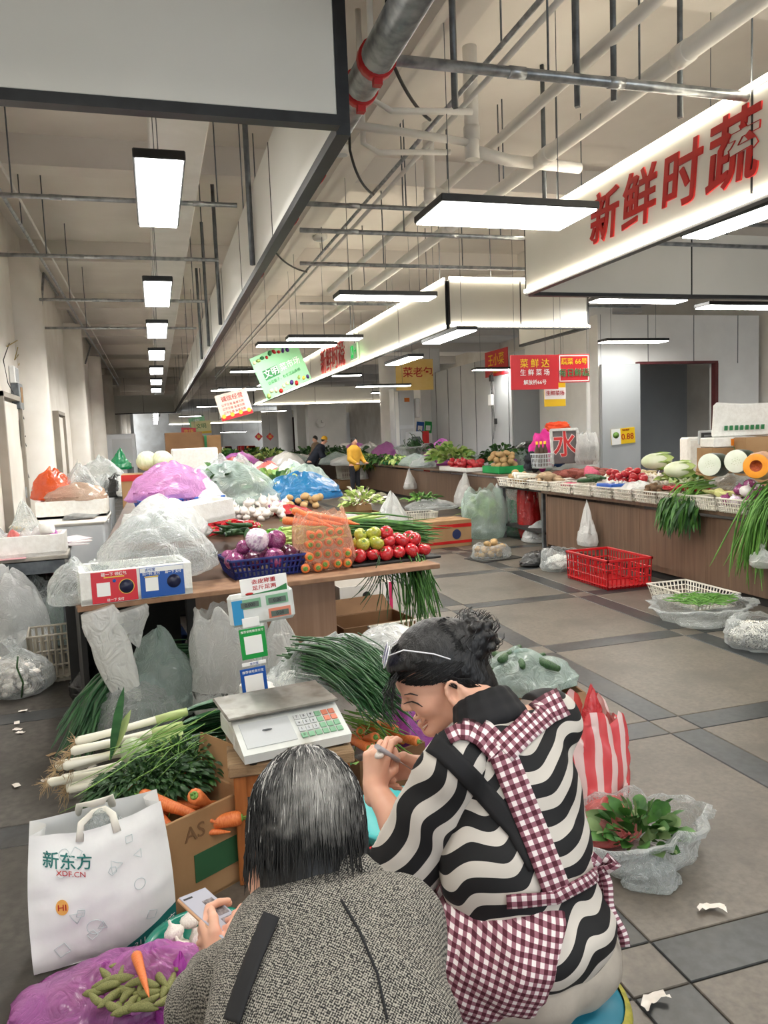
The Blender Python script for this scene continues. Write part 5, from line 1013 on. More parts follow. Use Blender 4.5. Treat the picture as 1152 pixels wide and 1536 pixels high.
# distant shops: shelves of red goods, posters, clock, screens
t = thing('shelf_unit', 'far shelf unit of red packets beside the dark doorway', 'shelf', (8.6, 40, 0))
for z in (.4, .9, 1.4, 1.9): MB().box((0, 0, z), (2.2, .5, .04)).build('shelf_board', m_wgrey, t)
for x in (-1.1, 1.1): MB().box((x, 0, 1.1), (.05, .5, 2.2)).build('upright', m_wgrey, t)
pk = [m_red, mat('orange_packet', 'd9772a'), mat('yellow_packet', 'e2c044'), m_rsig, m_pr]
pkm = [MB().box((0, 0, .15), (.16, .2, .3), bevel=.01).mesh('snack_packet', m) for m in pk]
for z in (.42, .92, 1.42):
    for k in range(11): link('snack_packet', pkm[rn.randrange(5)], None, (7.62+.19*k, 40, z), label='small bright packet on the far shelf unit', cat='packet', group='packets on the far shelf')
p = WY(498, 668, 47.6); t = thing('dark_doorway', 'dark maroon shop opening far behind the red shelf', 'doorway', (10.0, 47.8, 0)); MB().box((0, 0, 1.5), (3.4, .1, 3.0)).build('panel', mat('maroon_dark', '2a1416'), t)
MB().box((9.2, 48, 1.6), (5.6, .15, 3.2)).build('wall_shop', m_white, kind='structure')
p = WY(482, 634, 31.0); t = thing('wall_clock', 'round white clock on the far white pillar', 'clock', M=frame((p.x, 31.0, p.z), (1, 0, 0), (0, -1, 0))); MB().lathe([(0, .02), (.17, .02), (.19, .03), (.2, 0), (0, -.02)], 24).build('case', m_pr, t); MB().box((0, .05, .025), (.015, .1, .006)).box((.04, 0, .025), (.08, .012, .006)).build('hands', m_black, t)
MB().box((p.x+.3, 31.5, 1.9), (1.6, .6, 3.8)).build('column', m_white, kind='structure')
for k, (x, y, zc, s) in enumerate(((388, 655, 29, .22), (405, 655, 30, .22))): diamond(['red paper diamond', 'second red paper diamond'][k]+' hanging far down the hall', D(x, y, zc), s, (0, -1, 0))
for k in range(7): p = D(374+2*(k % 2), 642+5*k, 50); t = board('tiny red banner strip on the far end wall', frame(p, (1, 0, 0), (0, -1, 0)), 1.1, .5, m_rsig, False, group=None) if False else None
for k in range(16):
    p = D(330+rn.uniform(0, 120), 672+rn.uniform(-8, 10), 44+rn.uniform(0, 12)); MB().box((0, 0, .25), (.5, .4, .5), bevel=.05).build('goods_crate', rn.choice([m_red, m_rsig, pk[1], m_plinth, m_black, pk[4]]), None, loc=(min(max(p.x, 1.4), 5.8), min(max(p.y, 49), 57), .83), label='small bright crate in the distant shops', cat='crate', group='distant shop crates')
t = thing('goods_table', 'long low table under the distant shop crates', 'table', (3.6, 53, 0)); MB().box((0, 0, .8), (5.0, 9, .06)).build('table_top', m_plinth, t); [MB().box((x, y, .39), (.1, .1, .78)).build('leg', m_plinth, t) for x in (-2.3, 2.3) for y in (-4.3, 4.3)]
# steel cabinets and meter boxes by the round column
p = WX(610, 640, 7.9)
t = thing('steel_cabinet', 'pale steel meter cabinet between the round and square columns', 'cabinet', (7.75, 22.6, 0)); t.location = (WY(606, 700, 22.2).x, 22.2, 0)
MB().box((0, 0, 1.75), (.62, .5, 2.5), bevel=.01).build('body', m_frz, t); MB().box((.05, -.26, 2.4), (.42, .02, 1.0)).box((.05, -.26, 1.25), (.42, .02, 1.1)).build('doors', m_wgrey, t); MB().box((-.24, -.26, 2.1), (.1, .03, 1.6)).build('side_duct', m_white, t); MB().box((0, 0, .25), (.6, .48, .5)).build('stand', m_plinth, t)
for k in range(3): MB().box((.08, -.275, [2.65, 1.55, 1.05][k]), (.16, .01, .12)).build('warning_label', pk[1] if k != 1 else m_card, t)
t = thing('meter_boxes', 'pair of glossy white meter boxes beside steel cabinet', 'box', (WY(606, 700, 22.2).x+.43, 22.3, WY(630, 612, 22.3).z)); [MB().box((.18*k-.1, 0, 0), (.16, .2, .6), bevel=.03).build('body', m_white, t) for k in range(2)]
t = thing('vent_cabinet', 'small grey cabinet with vent and red side', 'cabinet', (WY(622, 700, 21.8).x, 21.8, .0)); MB().box((0, 0, .95), (.42, .4, 1.5), bevel=.01).build('body', m_frz, t); MB().box((0, -.21, 1.4), (.26, .02, .3)).build('vent', m_dgalv, t); MB().box((.32, 0, .95), (.2, .38, 1.5)).build('red_side', m_red, t); MB().box((.1, 0, .1), (.6, .36, .2)).build('plinth', m_plinth, t)

# ================================================================ the near floor
m_old = mat('weathered_wood', '8a6f52', 'a58a69', scale=9, rough=.85, bump=.4, bscale=60, stretch=(1, 6, 6), c3='6a5440', s3=4, lo3=.5, hi3=.75)
m_oran = mat('orange_wood', '9a5a2a', 'b06b35', scale=8, rough=.6, stretch=(6, 6, .6), bump=.1)
m_scal = mat('scale_plastic', 'd2d6d4', 'e0e3e0', scale=6, rough=.35, c3='a9a79a', s3=7, lo3=.55, hi3=.85)
m_stee = mat('worn_steel_plate', '77756f', '9c9a93', scale=7, rough=.42, metal=.75, c3='5c5348', s3=9, lo3=.5, hi3=.75)
# bench
BZ = .45; A, B = W(346, 1152, BZ), W(528, 1128, BZ); bx_ = (B-A).normalized(); brz = math.atan2(bx_.y, bx_.x); BW = (B-A).length
t = thing('wooden_bench', 'worn wooden bench with orange legs carrying the scale', 'bench', (A.x, A.y, 0), brz)
MB().box((BW/2, .2, BZ-.02), (BW+.02, .4, .045), bevel=.006).build('bench_top', m_old, t)
for x in (.03, BW-.03):
    for y in (.03, .37): MB().box((x, y, (BZ-.04)/2), (.045, .045, BZ-.04), bevel=.004).build('leg', m_oran, t)
for (c, d) in (((BW/2, .03, BZ-.085), (BW-.09, .02, .08)), ((BW/2, .37, BZ-.085), (BW-.09, .02, .08)), ((.03, .2, BZ-.085), (.02, .3, .08)), ((BW-.03, .2, BZ-.085), (.02, .3, .08)), ((BW/2, .03, .14), (BW-.09, .02, .03))): MB().box(c, d).build('apron', m_oran, t)
# scale
A, B = W(366, 1141, BZ+.03), W(528, 1106, BZ+.03); sx_ = (B-A).normalized(); srz = math.atan2(sx_.y, sx_.x); SWd = (B-A).length
S = thing('counter_scale', 'grey white market scale with steel plate on the wooden bench', 'scale', (A.x, A.y, BZ), srz)
MB().box((SWd/2, .25, .06), (SWd, .24, .09), bevel=.015).build('body', m_scal, S)
MB().raw([(.0, .0, .045), (SWd, .0, .045), (SWd, .175, .118), (.0, .175, .118), (.004, 0.004, .012), (SWd-.004, 0.004, .012), (SWd-.004, .175, .012), (.004, .175, .012)], [(0, 1, 2, 3), (4, 5, 1, 0), (5, 6, 2, 1), (7, 4, 0, 3), (6, 7, 3, 2)]).build('sloped_front', m_scal, S)
FR = Euler((math.atan2(.073, .175), 0, 0)).to_matrix()
def onf(x, y): return Vector((x, y, .0465+y*.417))
MB().box(onf(SWd*.28, .085), (SWd*.46, .13, .003), M=FR, bevel=.001).build('front_plate', m_wgrey, S)
MB().ball(onf(SWd*.28, .095)+Vector((0, 0, .003)), (.022, .009, .002), 1).build('bird_emblem', m_dgalv, S)
kp = mat('keypad_green', '7fb08e'); ko = mat('keypad_orange', 'd7836a')
for r in range(4):
    for c in range(6): MB().box(onf(SWd*.58+c*.028, .035+r*.03)+Vector((0, 0, .002)), (.023, .025, .004), M=FR, bevel=.001).build('key', (ko if c > 3 and r > 1 else kp if c > 2 or r == 0 else m_wgrey), S)
for dgt, c, r in [('7', 0, 3), ('8', 1, 3), ('9', 2, 3), ('4', 0, 2), ('5', 1, 2), ('6', 2, 2), ('1', 0, 1), ('2', 1, 1), ('3', 2, 1), ('0', 0, 0)]: text('key_digit', dgt, .015, m_black, S, M=frame(onf(SWd*.58+c*.028, .035+r*.03)+Vector((0, 0, .0045)), (1, 0, 0), FR@Vector((0, 0, 1))), depth=.0004)
MB().box((SWd/2-.005, .275, .132), (SWd*1.06, .27, .012), bevel=.005).build('weighing_plate', m_stee, S); MB().box((SWd/2, .28, .115), (SWd*.6, .18, .024)).build('plate_support', m_plinth, S)
for x in (.04, SWd-.04):
    for y in (.03, .34): MB().cyl((x, y, 0), (x, y, .02), .018, n=10).build('foot', m_plinth, S)
# pole and display
PP = W(385, 1030, BZ+.1); q = Matrix.Rotation(-srz, 3, 'Z')@(PP-Vector((A.x, A.y, PP.z))); 
HD = Vector((PP.x, PP.y, 0)); dist = (PP-CO).dot(_f)*1.0
def at_pole(x, y): d = ray(x, y); n = Vector((math.sin(-.12+srz), -math.cos(-.12+srz), 0)); return CO+d*((Vector((PP.x, PP.y, 0))-CO).dot(n)/d.dot(n))
fxp = Vector((math.cos(srz-.12), math.sin(srz-.12), 0)); fzp = Vector((math.sin(srz-.12), -math.cos(srz-.12), 0)); Si = S.matrix_basis.inverted() if False else (Matrix.Translation((A.x, A.y, BZ))@Matrix.Rotation(srz, 4, 'Z')).inverted()
c0 = at_pole(393, 911); cw = (at_pole(443, 905)-at_pole(345, 916)).length; chh = (at_pole(393, 888)-at_pole(393, 936)).length
MB().cyl(Si@Vector((PP.x, PP.y+.02, BZ+.05)), Si@Vector((c0.x, c0.y+.02, c0.z)), .014, n=10).build('pole', m_scal, S)
Mh = Si@frame(c0, fxp+Vector((0, 0, .07)), fzp)
hd = MB().box((0, 0, -.02), (cw, chh, .05), bevel=.014).build('display_head', m_scal, S, M=Mh)
for (x, y, m) in ((-.18, .18, kp), (.24, .2, kp), (.26, -.22, ko)):
    MB().box((x*cw, y*chh, .006), (cw*.34, chh*.3, .004)).build('window', m, hd); MB().box((x*cw, y*chh-.003, .009), (cw*.27, chh*.17, .004)).build('readout', mat('lcd_grey', '5c6a62'), hd); text('digits', '0.000' if x < 0 else '0.00', .02, m_black, hd, loc=(x*cw, y*chh-.003, .012), depth=.0004)
MB().box((-cw*.37, -.005, .007), (cw*.16, chh*.75, .003)).build('blue_sticker', mat('sticker_blue', '2f8fc4'), hd); MB().box((-cw*.2, -chh*.38, .01), (cw*.26, chh*.3, .004), bevel=.002).build('white_sticker', m_pr, hd)
# signs on the pole
def pcard(lb, x0, y0, x1, y1, m, off=.02): a, b = at_pole(x0, y1), at_pole(x1, y0); c = (a+b)/2+fzp*off; w, h = abs((b-a).dot(fxp)), abs(b.z-a.z); return card(lb, None, w, h, m, frame(c, fxp+Vector((0, 0, .07)), fzp)), w, h
t, w, h = pcard('white sign with red characters standing on the scale display', 361, 861, 430, 893, m_pr, .0)
text('lettering', '去皮称重', h*.3, m_red, t, loc=(-.0*w, h*.24, .003), depth=.001, bold=.006, sx=1.2); text('lettering', '足斤足两', h*.3, m_red, t, loc=(0, -h*.13, .003), depth=.001, bold=.006, sx=1.2); MB().raw([(-w*.48, -h*.48, .003), (w*.48, -h*.48, .003), (w*.48, -h*.1, .003), (w*.2, -h*.36, .003)], [(0, 1, 2, 3)]).build('green_corner', m_dgr, t); MB().ball((-w*.33, -h*.4, .003), (w*.1, h*.09, .003), 1).build('painted_vegetable', m_red, t)
t, w, h = pcard('green payment card hanging on the scale pole', 361, 938, 397, 988, m_cgr); MB().box((0, -h*.04, .003), (w*.68, h*.58, .003)).build('blank_square', m_pr, t); text('lettering', '推荐使用微信支付', w*.11, m_pr, t, loc=(0, h*.4, .003), depth=.0006)
t, w, h = pcard('blue payment card at the foot of the scale pole', 362, 997, 398, 1040, m_cbl); MB().box((0, -h*.1, .003), (w*.72, h*.66, .003)).build('blank_square', m_pr, t); text('lettering', '推荐使用支付宝', w*.12, m_pr, t, loc=(0, h*.36, .003), depth=.0006)
t, w, h = pcard('small white strip card between the green and blue ones', 362, 988, 398, 998, m_pr); text('lettering', '支付宝', h*.8, m_cbl, t, loc=(0, 0, .003), depth=.0006)

# leeks
m_lw = mat('leek_white', 'e9e6d2', 'f4f2e6', scale=6, rough=.35, stretch=(.4, 4, 4)); m_lg = mat('leek_green', '2c5a38', '47794a', scale=5, rough=.45, stretch=(.5, 5, 5)); m_lt = mat('leek_pale_green', '9fb86a', 'c3d193', scale=5, rough=.4); m_rt = mat('leek_roots', 'a58a66', 'c5ad88', scale=30, rough=.9)
rn = random.Random(31)
for k, (x, y, x2, y2, z) in enumerate([(113, 1113, 352, 1052, .3), (106, 1130, 345, 1066, .28), (94, 1144, 350, 1080, .25), (109, 1149, 350, 1092, .22), (83, 1156, 345, 1100, .18), (70, 1175, 345, 1112, .15), (99, 1179, 340, 1124, .12), (101, 1188, 342, 1134, .09), (120, 1120, 348, 1072, .24), (90, 1165, 345, 1118, .1)]):
    a, b = W(x, y, z), W(x2, y2, z+.05); d = (b-a); L = d.length; d.normalize()
    t = thing('leek', ['topmost', 'second', 'third', 'fourth', 'fifth', 'sixth', 'seventh', 'lowest', 'deeply buried', 'half buried'][k]+' white leek with brown roots in the bundle by the bench', 'leek', a, 0, 'leeks in the bundle'); s = d.cross(Vector((0, 0, 1)))
    P = lambda u, o=0, h=0: d*(u*L)+s*(o+.02*math.sin(3*u+k))+Vector((0, 0, h+.015*math.sin(2.5*u+k*2)))
    MB().tube([P(0), P(.02), P(.15), P(.32), P(.5)], [.012, .022, .018, .017, .019], 10).build('stalk', m_lw, t); MB().tube([P(.48), P(.6), P(.68)], [.0195, .022, .02], 10).build('neck', m_lt, t)
    b_ = MB()
    for j in range(4):
        o = (j-1.5)*.03; leafmesh(b_, P(.62+.02*j), d+s*(o*1.6)+Vector((0, 0, .12-.06*j)), (0, 0, 1), L*(.42+.1*(j % 2)), .045, fold=.5, droop=.12)
    b_.build('leaves', m_lg, t)
    r_ = MB()
    for j in range(26): e = Vector((rn.gauss(-.6, .4), rn.gauss(0, .7), rn.gauss(-.1, .6)))*.045; r_.tube([(0, 0, 0), e*.5+Vector((rn.gauss(0, .006), rn.gauss(0, .006), 0)), e+Vector((0, 0, -.012))], [.0016, .0013, .0006], 3, caps=False)
    tag(r_.build('roots', m_rt, t), kind='stuff')
t = thing('leek_leaf', 'single dark green leek leaf standing up beside the gourd', 'leaf', W(166, 1140, .24)); a, b = D(166, 1140, (W(166, 1140, .24)-CO).dot(_f)), D(186, 1030, (W(166, 1140, .24)-CO).dot(_f)-.05)
leaf_b = MB(); leafmesh(leaf_b, (0, 0, 0), b-a, _f*-1, (b-a).length, .04, fold=.4, droop=0); leaf_b.build('blade', m_lg, t)
t = thing('leek_leaf', 'short pale green leek shoot beside the dark one', 'leaf', W(164, 1140, .24)); leaf_b = MB(); leafmesh(leaf_b, (0, 0, 0), D(192, 1075, 3.3)-D(164, 1140, 3.3), _f*-1, .24, .04, fold=.5, droop=0); leaf_b.build('blade', m_lt, t)
p = W(201, 1128, .3); MB().ball((0, 0, 0), (.055, .055, .075), 3, fn=lambda v: 1+.04*nz(v, 1.5)-.1*max(0, v[2])).build('green_radish', mat('pale_gourd', '9fae8c', 'b9c4a6', scale=9, rough=.4), None, loc=p, rot=(.2, -.35, 0), label='pale green round radish resting on the leeks', cat='radish')
# blades of greens behind the leeks, film bags above
t = thing('chive_sheaf', 'long flat green blades curving round behind the leeks', 'greens', W(150, 1060, .1))
o = W(150, 1060, .1); strands([W(310, 985, .36)-o, W(240, 985, .38)-o, W(180, 1010, .36)-o, W(140, 1060, .25)-o, W(118, 1120, .08)-o], 150, .035, .011, mat('blade_green', '1f4a2c', '3a6b3c', scale=8, rough=.5), 16, .06, 'blades', t, flat=.25)
p = W(205, 1090, .1); bag('low clear film bag among the green blades', (p.x, p.y, .1), .26, .22, .3, f_clear, 'heap', 300, wr=.2); p = W(245, 1075, .1); bag('pale green tinted clear bag above the leeks', (p.x, p.y, .12), .23, .2, .46, f_aqua, 'heap', 301, wr=.2); bag('loose film tail of the low clear bag', (p.x-.2, p.y-.12, .12), .12, .1, .36, f_clear, 'peak', 302)
p = W(345, 1055, .2); bag('tall milky clear bag behind the scale', (p.x+.02, p.y+.12, .1), .24, .2, .64, f_milk, 'sack', 303, wr=.2); bag('milky film corner right of the tall bag', (p.x+.3, p.y+.1, .25), .18, .12, .4, f_milk, 'peak', 304, wr=.2)
t = thing('low_crate', 'low dark crate under the sheaf and film bags', 'crate', (W(240, 1040, .1).x+.2, W(240, 1040, .1).y+.15, 0)); MB().box((0, 0, .05), (1.0, .5, .1), bevel=.01).build('crate', m_plinth, t)
# chives in film to the right of the scale
o = D(505, 1008, 3.45); t = thing('chive_bundle', 'thick bundle of thin dark green chives spilling from clear film', 'greens', o)
m_chv = mat('chive_green', '1c4527', '3a6a3a', scale=12, rough=.4); strands([D(445, 985, 3.75)-o, D(495, 990, 3.6)-o, D(540, 1012, 3.42)-o, D(582, 1046, 3.28)-o], 280, .036, .0042, m_chv, 17, .035, 'strands', t, sag=.05); strands([D(520, 968, 3.75)-o, D(555, 988, 3.6)-o, D(588, 1025, 3.4)-o], 160, .03, .004, m_chv, 18, .03, 'upper_strands', t)
p = D(505, 1000, 3.65); bag('clear film bag mouth around the chive bundle', (p.x-.02, p.y+.1, p.z-.1), .34, .2, .24, f_clear, 'heap', 305, wr=.2, lean=(.2, 0)); bag('white film tail lying right of the chives', tuple(D(585, 965, 3.75)), .16, .14, .1, f_milk, 'heap', 306)
t = thing('foam_box', 'pale foam box holding up the chive bundle', 'box', (o.x-.06, o.y+.3, 0), .3); MB().box((0, 0, (o.z-.1)/2), (.62, .36, o.z-.1), bevel=.02).build('body', m_foam, t)
# carrots and purple bag beneath
p = W(555, 1110, .2); t = openbox('dark carton of carrots beside the bench', (p.x+.03, p.y+.02, 0), .36, .3, .18, m_cardd, .3)
for k in range(12): veg('carrot', (p.x+rn.uniform(-.12, .14), p.y+rn.uniform(-.1, .1), .17+.025*(k % 4)), .12, pointing((rn.uniform(-1, 1), -1, .3), .3), 'muddy orange carrot in the dark carton by the bench', 'carrot', 'carrots beside the bench', True)
strands([(-.1, .05, .3), (0, 0, .27), (.06, -.1, .2)], 30, .03, .003, m_stem, 20, .08, 'tops', thing('feathery_greens', 'limp green carrot tops over the carton by the bench', 'greens', (p.x, p.y, 0)))
p = W(612, 1100, .15); bag('shiny purple bag on the floor beside the carrots', (p.x+.02, p.y, 0), .16, .16, .42, f_purp, 'heap', 307, wr=.2)
leafy('torn green leaf by the front bench leg', tuple(W(515, 1160, .3)), (.04, .04, .03), 7, .12, .06, [m_stem, m_leaf], 41)
# under the near counter, seen past the post
p = W(540, 905, .12); t = openbox('white and pink carton under the tomatoes end', (p.x+.02, p.y+.1, 0), .5, .36, .3, mat('white_carton', 'e2dcd4', 'ece7e0', scale=4, rough=.6), .12); MB().box((0, -.182, .05), (.5, .006, .07)).box((.235, -.184, .15), (.03, .006, .3)).build('pink_band', mat('pink_print', 'c22a5c'), t); MB().lathe([(0, 0), (.04, 0)], 14).build('hand_hole', m_plinth, t, M=frame((0, -.184, .2), (1.6, 0, 0), (0, -1, 0)))
p = W(560, 948, .05); openbox('shallow brown carton tray on the floor behind the chives', (p.x, p.y+.1, 0), .62, .42, .14, m_cardd, .15, flaps=((0, 1, .5),)); p = W(610, 965, .1); basket('white slotted crate by the shallow carton tray', (p.x+.05, p.y+.1, 0), .5, .34, .2, m_bas, .15, name='slotted_crate', cat='crate'); p = W(580, 985, .2); bag('clear bag end before the white slotted crate', (p.x-.05, p.y+.05, .02), .15, .15, .32, f_clear, 'heap', 308)
# carton of carrots with green tops
cx, cy = .01, 2.8; CBX = openbox('brown carton of carrots behind the white shopping bag', (cx, cy, 0), .34, .32, .33, m_card, .55, flaps=((1, 0, 1.35),)); text('lettering', 'AS', .075, m_cardd, CBX, M=frame((-.06, -.162, .26), (1, 0, 0), (0, -1, 0)), depth=.0008, bold=.006); MB().box((.03, -.162, .13), (.2, .003, .1)).build('green_print', mat('box_green', '2c5a3a'), CBX)
for k, (dx, dy, dz, v) in enumerate([(-.02, -.07, .31, (-1, .55, .3)), (.08, -.05, .3, (-.4, -1, .8)), (-.1, -.02, .29, (-.6, .8, .3)), (.03, .02, .27, (-1, -.2, .2)), (.05, -.1, .25, (1, -.1, .1)), (-.06, .06, .3, (.6, .6, .2)), (.0, -.11, .24, (-1, .2, .1))]): veg('carrot', (cx+dx, cy+dy, dz), .15, pointing(v, .05), 'large orange carrot on top in the brown carton' if k == 0 else 'muddy carrot in the brown carton', 'carrot', None if k == 0 else 'carrots in the brown carton', True)
p = W(225, 1150, .4); m_fern = mat('carrot_top_green', '1b3a1c', '34592a', scale=22, rough=.6); t = thing('feathery_greens', 'dark feathery carrot tops heaped over the brown carton', 'greens', (p.x, p.y, p.z-.1))
tag(foliage((0, 0, .02), (.22, .14, .1), 1500, .045, .014, 61, .1, .5, None, True).build('foliage', [m_fern, m_leafd], t), kind='stuff'); tag(foliage((-.08, -.03, .0), (.16, .1, .1), 700, .045, .014, 65, .0, .7, None, True).build('lower_foliage', [m_fern, m_leafd], t), kind='stuff'); tag(foliage((.12, .1, .02), (.22, .16, .12), 1200, .045, .014, 62, .1, .5, None, True).build('upper_foliage', [m_leafd, m_leaf], t), kind='stuff'); strands([(.2, .2, .1), (.05, .05, .09), (-.1, -.08, .03)], 40, .06, .002, m_stem, 63, .08, 'stalks', t)
# white shopping bag
WB = thing('shopping_bag', 'white woven shopping bag with green lettering standing on the floor', 'bag', (W(160, 1412, 0).x, W(160, 1412, 0).y, 0), .13)
BH, BWd, BD = .425, .43, .15
def bagp(u, v, side=-1):
    x = (u-.5)*BWd*(1-.09*v+.05*math.sin(v*3)); bulge = max(0, math.sin(PI*u))**.7*max(0, math.sin(PI*min(1, v*1.05)))**.6
    y = side*(BD/2*(1-.35*v)+.035*bulge+.010*nz((u*3, v*3, side), 1.3, 4)+.006*nz((u*9, v*9, side), 1.0, 8)); z = v*(BH-.03*math.sin(PI*u)*(side < 0)+.02*(u-.5)); return Vector((x, y+.03*v, z+.004))
m_bagw = mat('woven_white', 'e9eaea', 'f3f4f4', scale=5, rough=.45, bump=.12, bscale=18); m_teal = mat('teal_print', '17635f', '1d746f', scale=3)
b = MB(); b.grid(lambda u, v: bagp(u, v), 26, 24); b.grid(lambda u, v: bagp(1-u, v, 1), 26, 16); b.grid(lambda u, v: bagp(0, v, 1).lerp(bagp(0, v), u)+Vector((.02*math.sin(PI*u)*(1-v)+.05*math.sin(PI*u)*v, 0, 0)), 6, 14); b.grid(lambda u, v: bagp(1, v).lerp(bagp(1, v, 1), u)-Vector((.05*math.sin(PI*u)*v, 0, 0)), 6, 14); b.grid(lambda u, v: bagp(u, 0).lerp(bagp(u, 0, 1), v), 6, 3)
b.build('bag_body', m_bagw, WB)
for sd in (-1, 1): MB().tube([bagp(.36, .93, sd)+Vector((0, sd*.004, 0)), bagp(.38, 1, sd)+Vector((0, -.01*sd, .02)), bagp(.45, 1, sd)+Vector((.01, -.05*sd, .03)), bagp(.55, 1, sd)+Vector((.01, -.05*sd, .03)), bagp(.62, 1, sd)+Vector((0, -.01*sd, .02)), bagp(.64, .93, sd)+Vector((0, sd*.004, 0))], .012, 8, flat=.25, up=(0, 1, 0)).build('handle', mat('handle_cream', 'e6e2d6', 'efece2', scale=6), WB)
def decal(fn_, nu, nv, m, nm, off=-.003): MB().grid(lambda a, b_: (lambda q: bagp(*q)+Vector((0, off, 0)))(fn_(a, b_)), nu, nv).build(nm, m, WB)
def flattext(body, size, u, v, m, nm, slant=0.0, bold=.006):
    o = text(nm, body, size, m, WB, depth=.0, bold=bold)
    for vx in o.data.vertices: q = bagp(u+vx.co.x/BWd, v+(vx.co.y+slant*vx.co.x)/BH); vx.co = q+Vector((0, -.004, 0))
    o.data.update(); return o
flattext('新东方', .05, .27, .8, m_teal, 'lettering', -.2, .012); flattext('XDF.CN', .024, .29, .715, m_red, 'lettering', -.25)
decal(lambda a, b_: (.58+.42*a, .002+(.24*a)*b_), 14, 6, m_teal, 'teal_corner'); flattext('新东方', .026, .9, .1, m_pr, 'lettering', .5); flattext('211', .026, .73, .03, m_pr, 'lettering', .4)
m_bub = mat('orange_bubble', 'f0b45e'); m_dood = mat('pale_doodle', 'c9d6d8', 'd5dfe0', scale=5)
decal(lambda a, b_: (.22+.042*a*math.cos(6.2832*b_), .48+.06*a*math.sin(6.2832*b_)), 4, 22, m_bub, 'bubble'); flattext('HI', .028, .22, .48, m_red, 'lettering', 0).data.transform(Matrix.Translation((0, -.002, 0)))
rn = random.Random(5)
for k in range(15):
    u0, v0, r = rn.uniform(.1, .9), rn.uniform(.15, .88), rn.uniform(.03, .06); n = rn.choice((3, 4, 5, 14)); e = [(u0+r*math.cos(2*PI*j/n+k), v0+r*math.sin(2*PI*j/n+k)) for j in range(n+1)]; pts = [bagp(*(Vector(e[i]).lerp(Vector(e[i+1]), s)))+Vector((0, -.003, 0)) for i in range(n) for s in (0, .5)]; MB().tube(pts+[pts[0]], .0011, 4).build('doodle', m_dood, WB)
bag('clear liner film rising inside the white shopping bag', (WB.location.x+.02, WB.location.y+.02, .2), .13, .05, .22, f_clear, 'heap', 310)
# purple bag with bean pods
p = W(165, 1500, .0); bag('purple plastic bag of bean pods in the lower corner', (p.x, p.y-.05, 0), .27, .19, .15, f_pink, 'heap', 311, wr=.18)
q = W(215, 1475, .17); heap('green_bean', (q.x, q.y+.02, .135), .13, .1, 46, .034, 'green bean pod spilling from the purple bag', 'pods in the purple bag', how='lie', ds=.35, cat='pod', nm='bean_pod')
for o in bpy.data.objects:
    if o.get('group') == 'pods in the purple bag': o.data = bpy.data.meshes.get('bean_pod') or vmesh('bean_pod', mat('pod_skin', '66693a', '8a8a55', scale=14, rough=.7), p_root)
heap('potato', (q.x-.02, q.y, .145), .09, .08, 12, .013, 'pale green bean in the purple bag', 'beans in the purple bag', cat='bean', nm='bean'); clothes('olive mass of pods inside the purple bag', (p.x-.02, p.y-.05, .07), (.15, .11, .055), mat('pod_mass', '5d5a34', '7f7a4c', scale=28, rough=.8, bump=.6), 9, 'pod_mass')
for o in bpy.data.objects:
    if o.get('group') == 'beans in the purple bag': o.data = bpy.data.meshes.get('bean') or vmesh('bean', mat('pale_bean', '6b7434', '8b9450', scale=9), p_potato)
veg('carrot', (q.x, q.y-.02, .21), .08, pointing((-.2, .9, .1), .02), 'short orange carrot lying on the purple bag', 'carrot')
bag('pink film corner standing up right of the purple bag', (q.x+.1, q.y+.04, .03), .09, .07, .17, film('magenta_film', 'd85fd4', .7), 'peak', 312, wr=.2); bag('pink film flap lying over the bag rim', (p.x+.13, p.y-.12, .1), .16, .12, .12, f_pink, 'heap', 313, wr=.2)
# teal basin of garlic
p = (W(242, 1412, .15)+W(392, 1372, .15))/2; m_tea = mat('teal_plastic', '0d7f6c', '14917c', scale=3, rough=.3, coat=.2)
BS = thing('plastic_basin', 'teal plastic basin of garlic in front of the old woman', 'basin', (p.x-.035, p.y-.02, 0)); MB().lathe([(0, .012), (.11, .012), (.148, .12), (.155, .128), (.17, .13), (.17, .12), (.158, .116), (.12, 0), (0, 0)], 36).build('bowl', m_tea, BS)
heap('garlic_bulb', (p.x-.055, p.y-.02, .02), .1, .09, 20, .033, 'white garlic bulb in the teal basin', 'garlic in the teal basin')
# between the women: cyan basin, red basket of cloves
p = W(592, 1232, .1); MB().lathe([(0, .012), (.13, .012), (.2, .12), (.22, .125), (.22, .115), (.14, 0), (0, 0)], 32).build('plastic_basin', mat('cyan_plastic', '4cc6c8', '5fd2d2', scale=3, rough=.3), None, loc=(p.x+.04, p.y+.02, 0), label='pale cyan basin half hidden beyond the striped blouse', cat='basin')
p = W(556, 1290, .13); basket('red slotted basket of garlic cloves between the women', (p.x+.03, p.y-.04, 0), .28, .24, .13, m_redp, .2, nb=16); heap('garlic_bulb', (p.x+.03, p.y-.06, .05), .11, .1, 40, .02, 'pinkish garlic clove in the red basket', 'cloves in the red basket', cat='clove', nm='garlic_clove')
for k, (x, y) in enumerate(((330, 1277), (338, 1288), (345, 1262), (520, 1195))): p = W(x, y, 0.0); MB().tube([(0, 0, .008), (.04, .01, .012), (.08, -.005, .008)], [.007, .008, .006], 6).build('stalk_piece', m_stem, None, loc=p, rot=k*.7, label='cut green stalk end on the floor by the bench', cat='scrap', group='stalk ends on the floor')
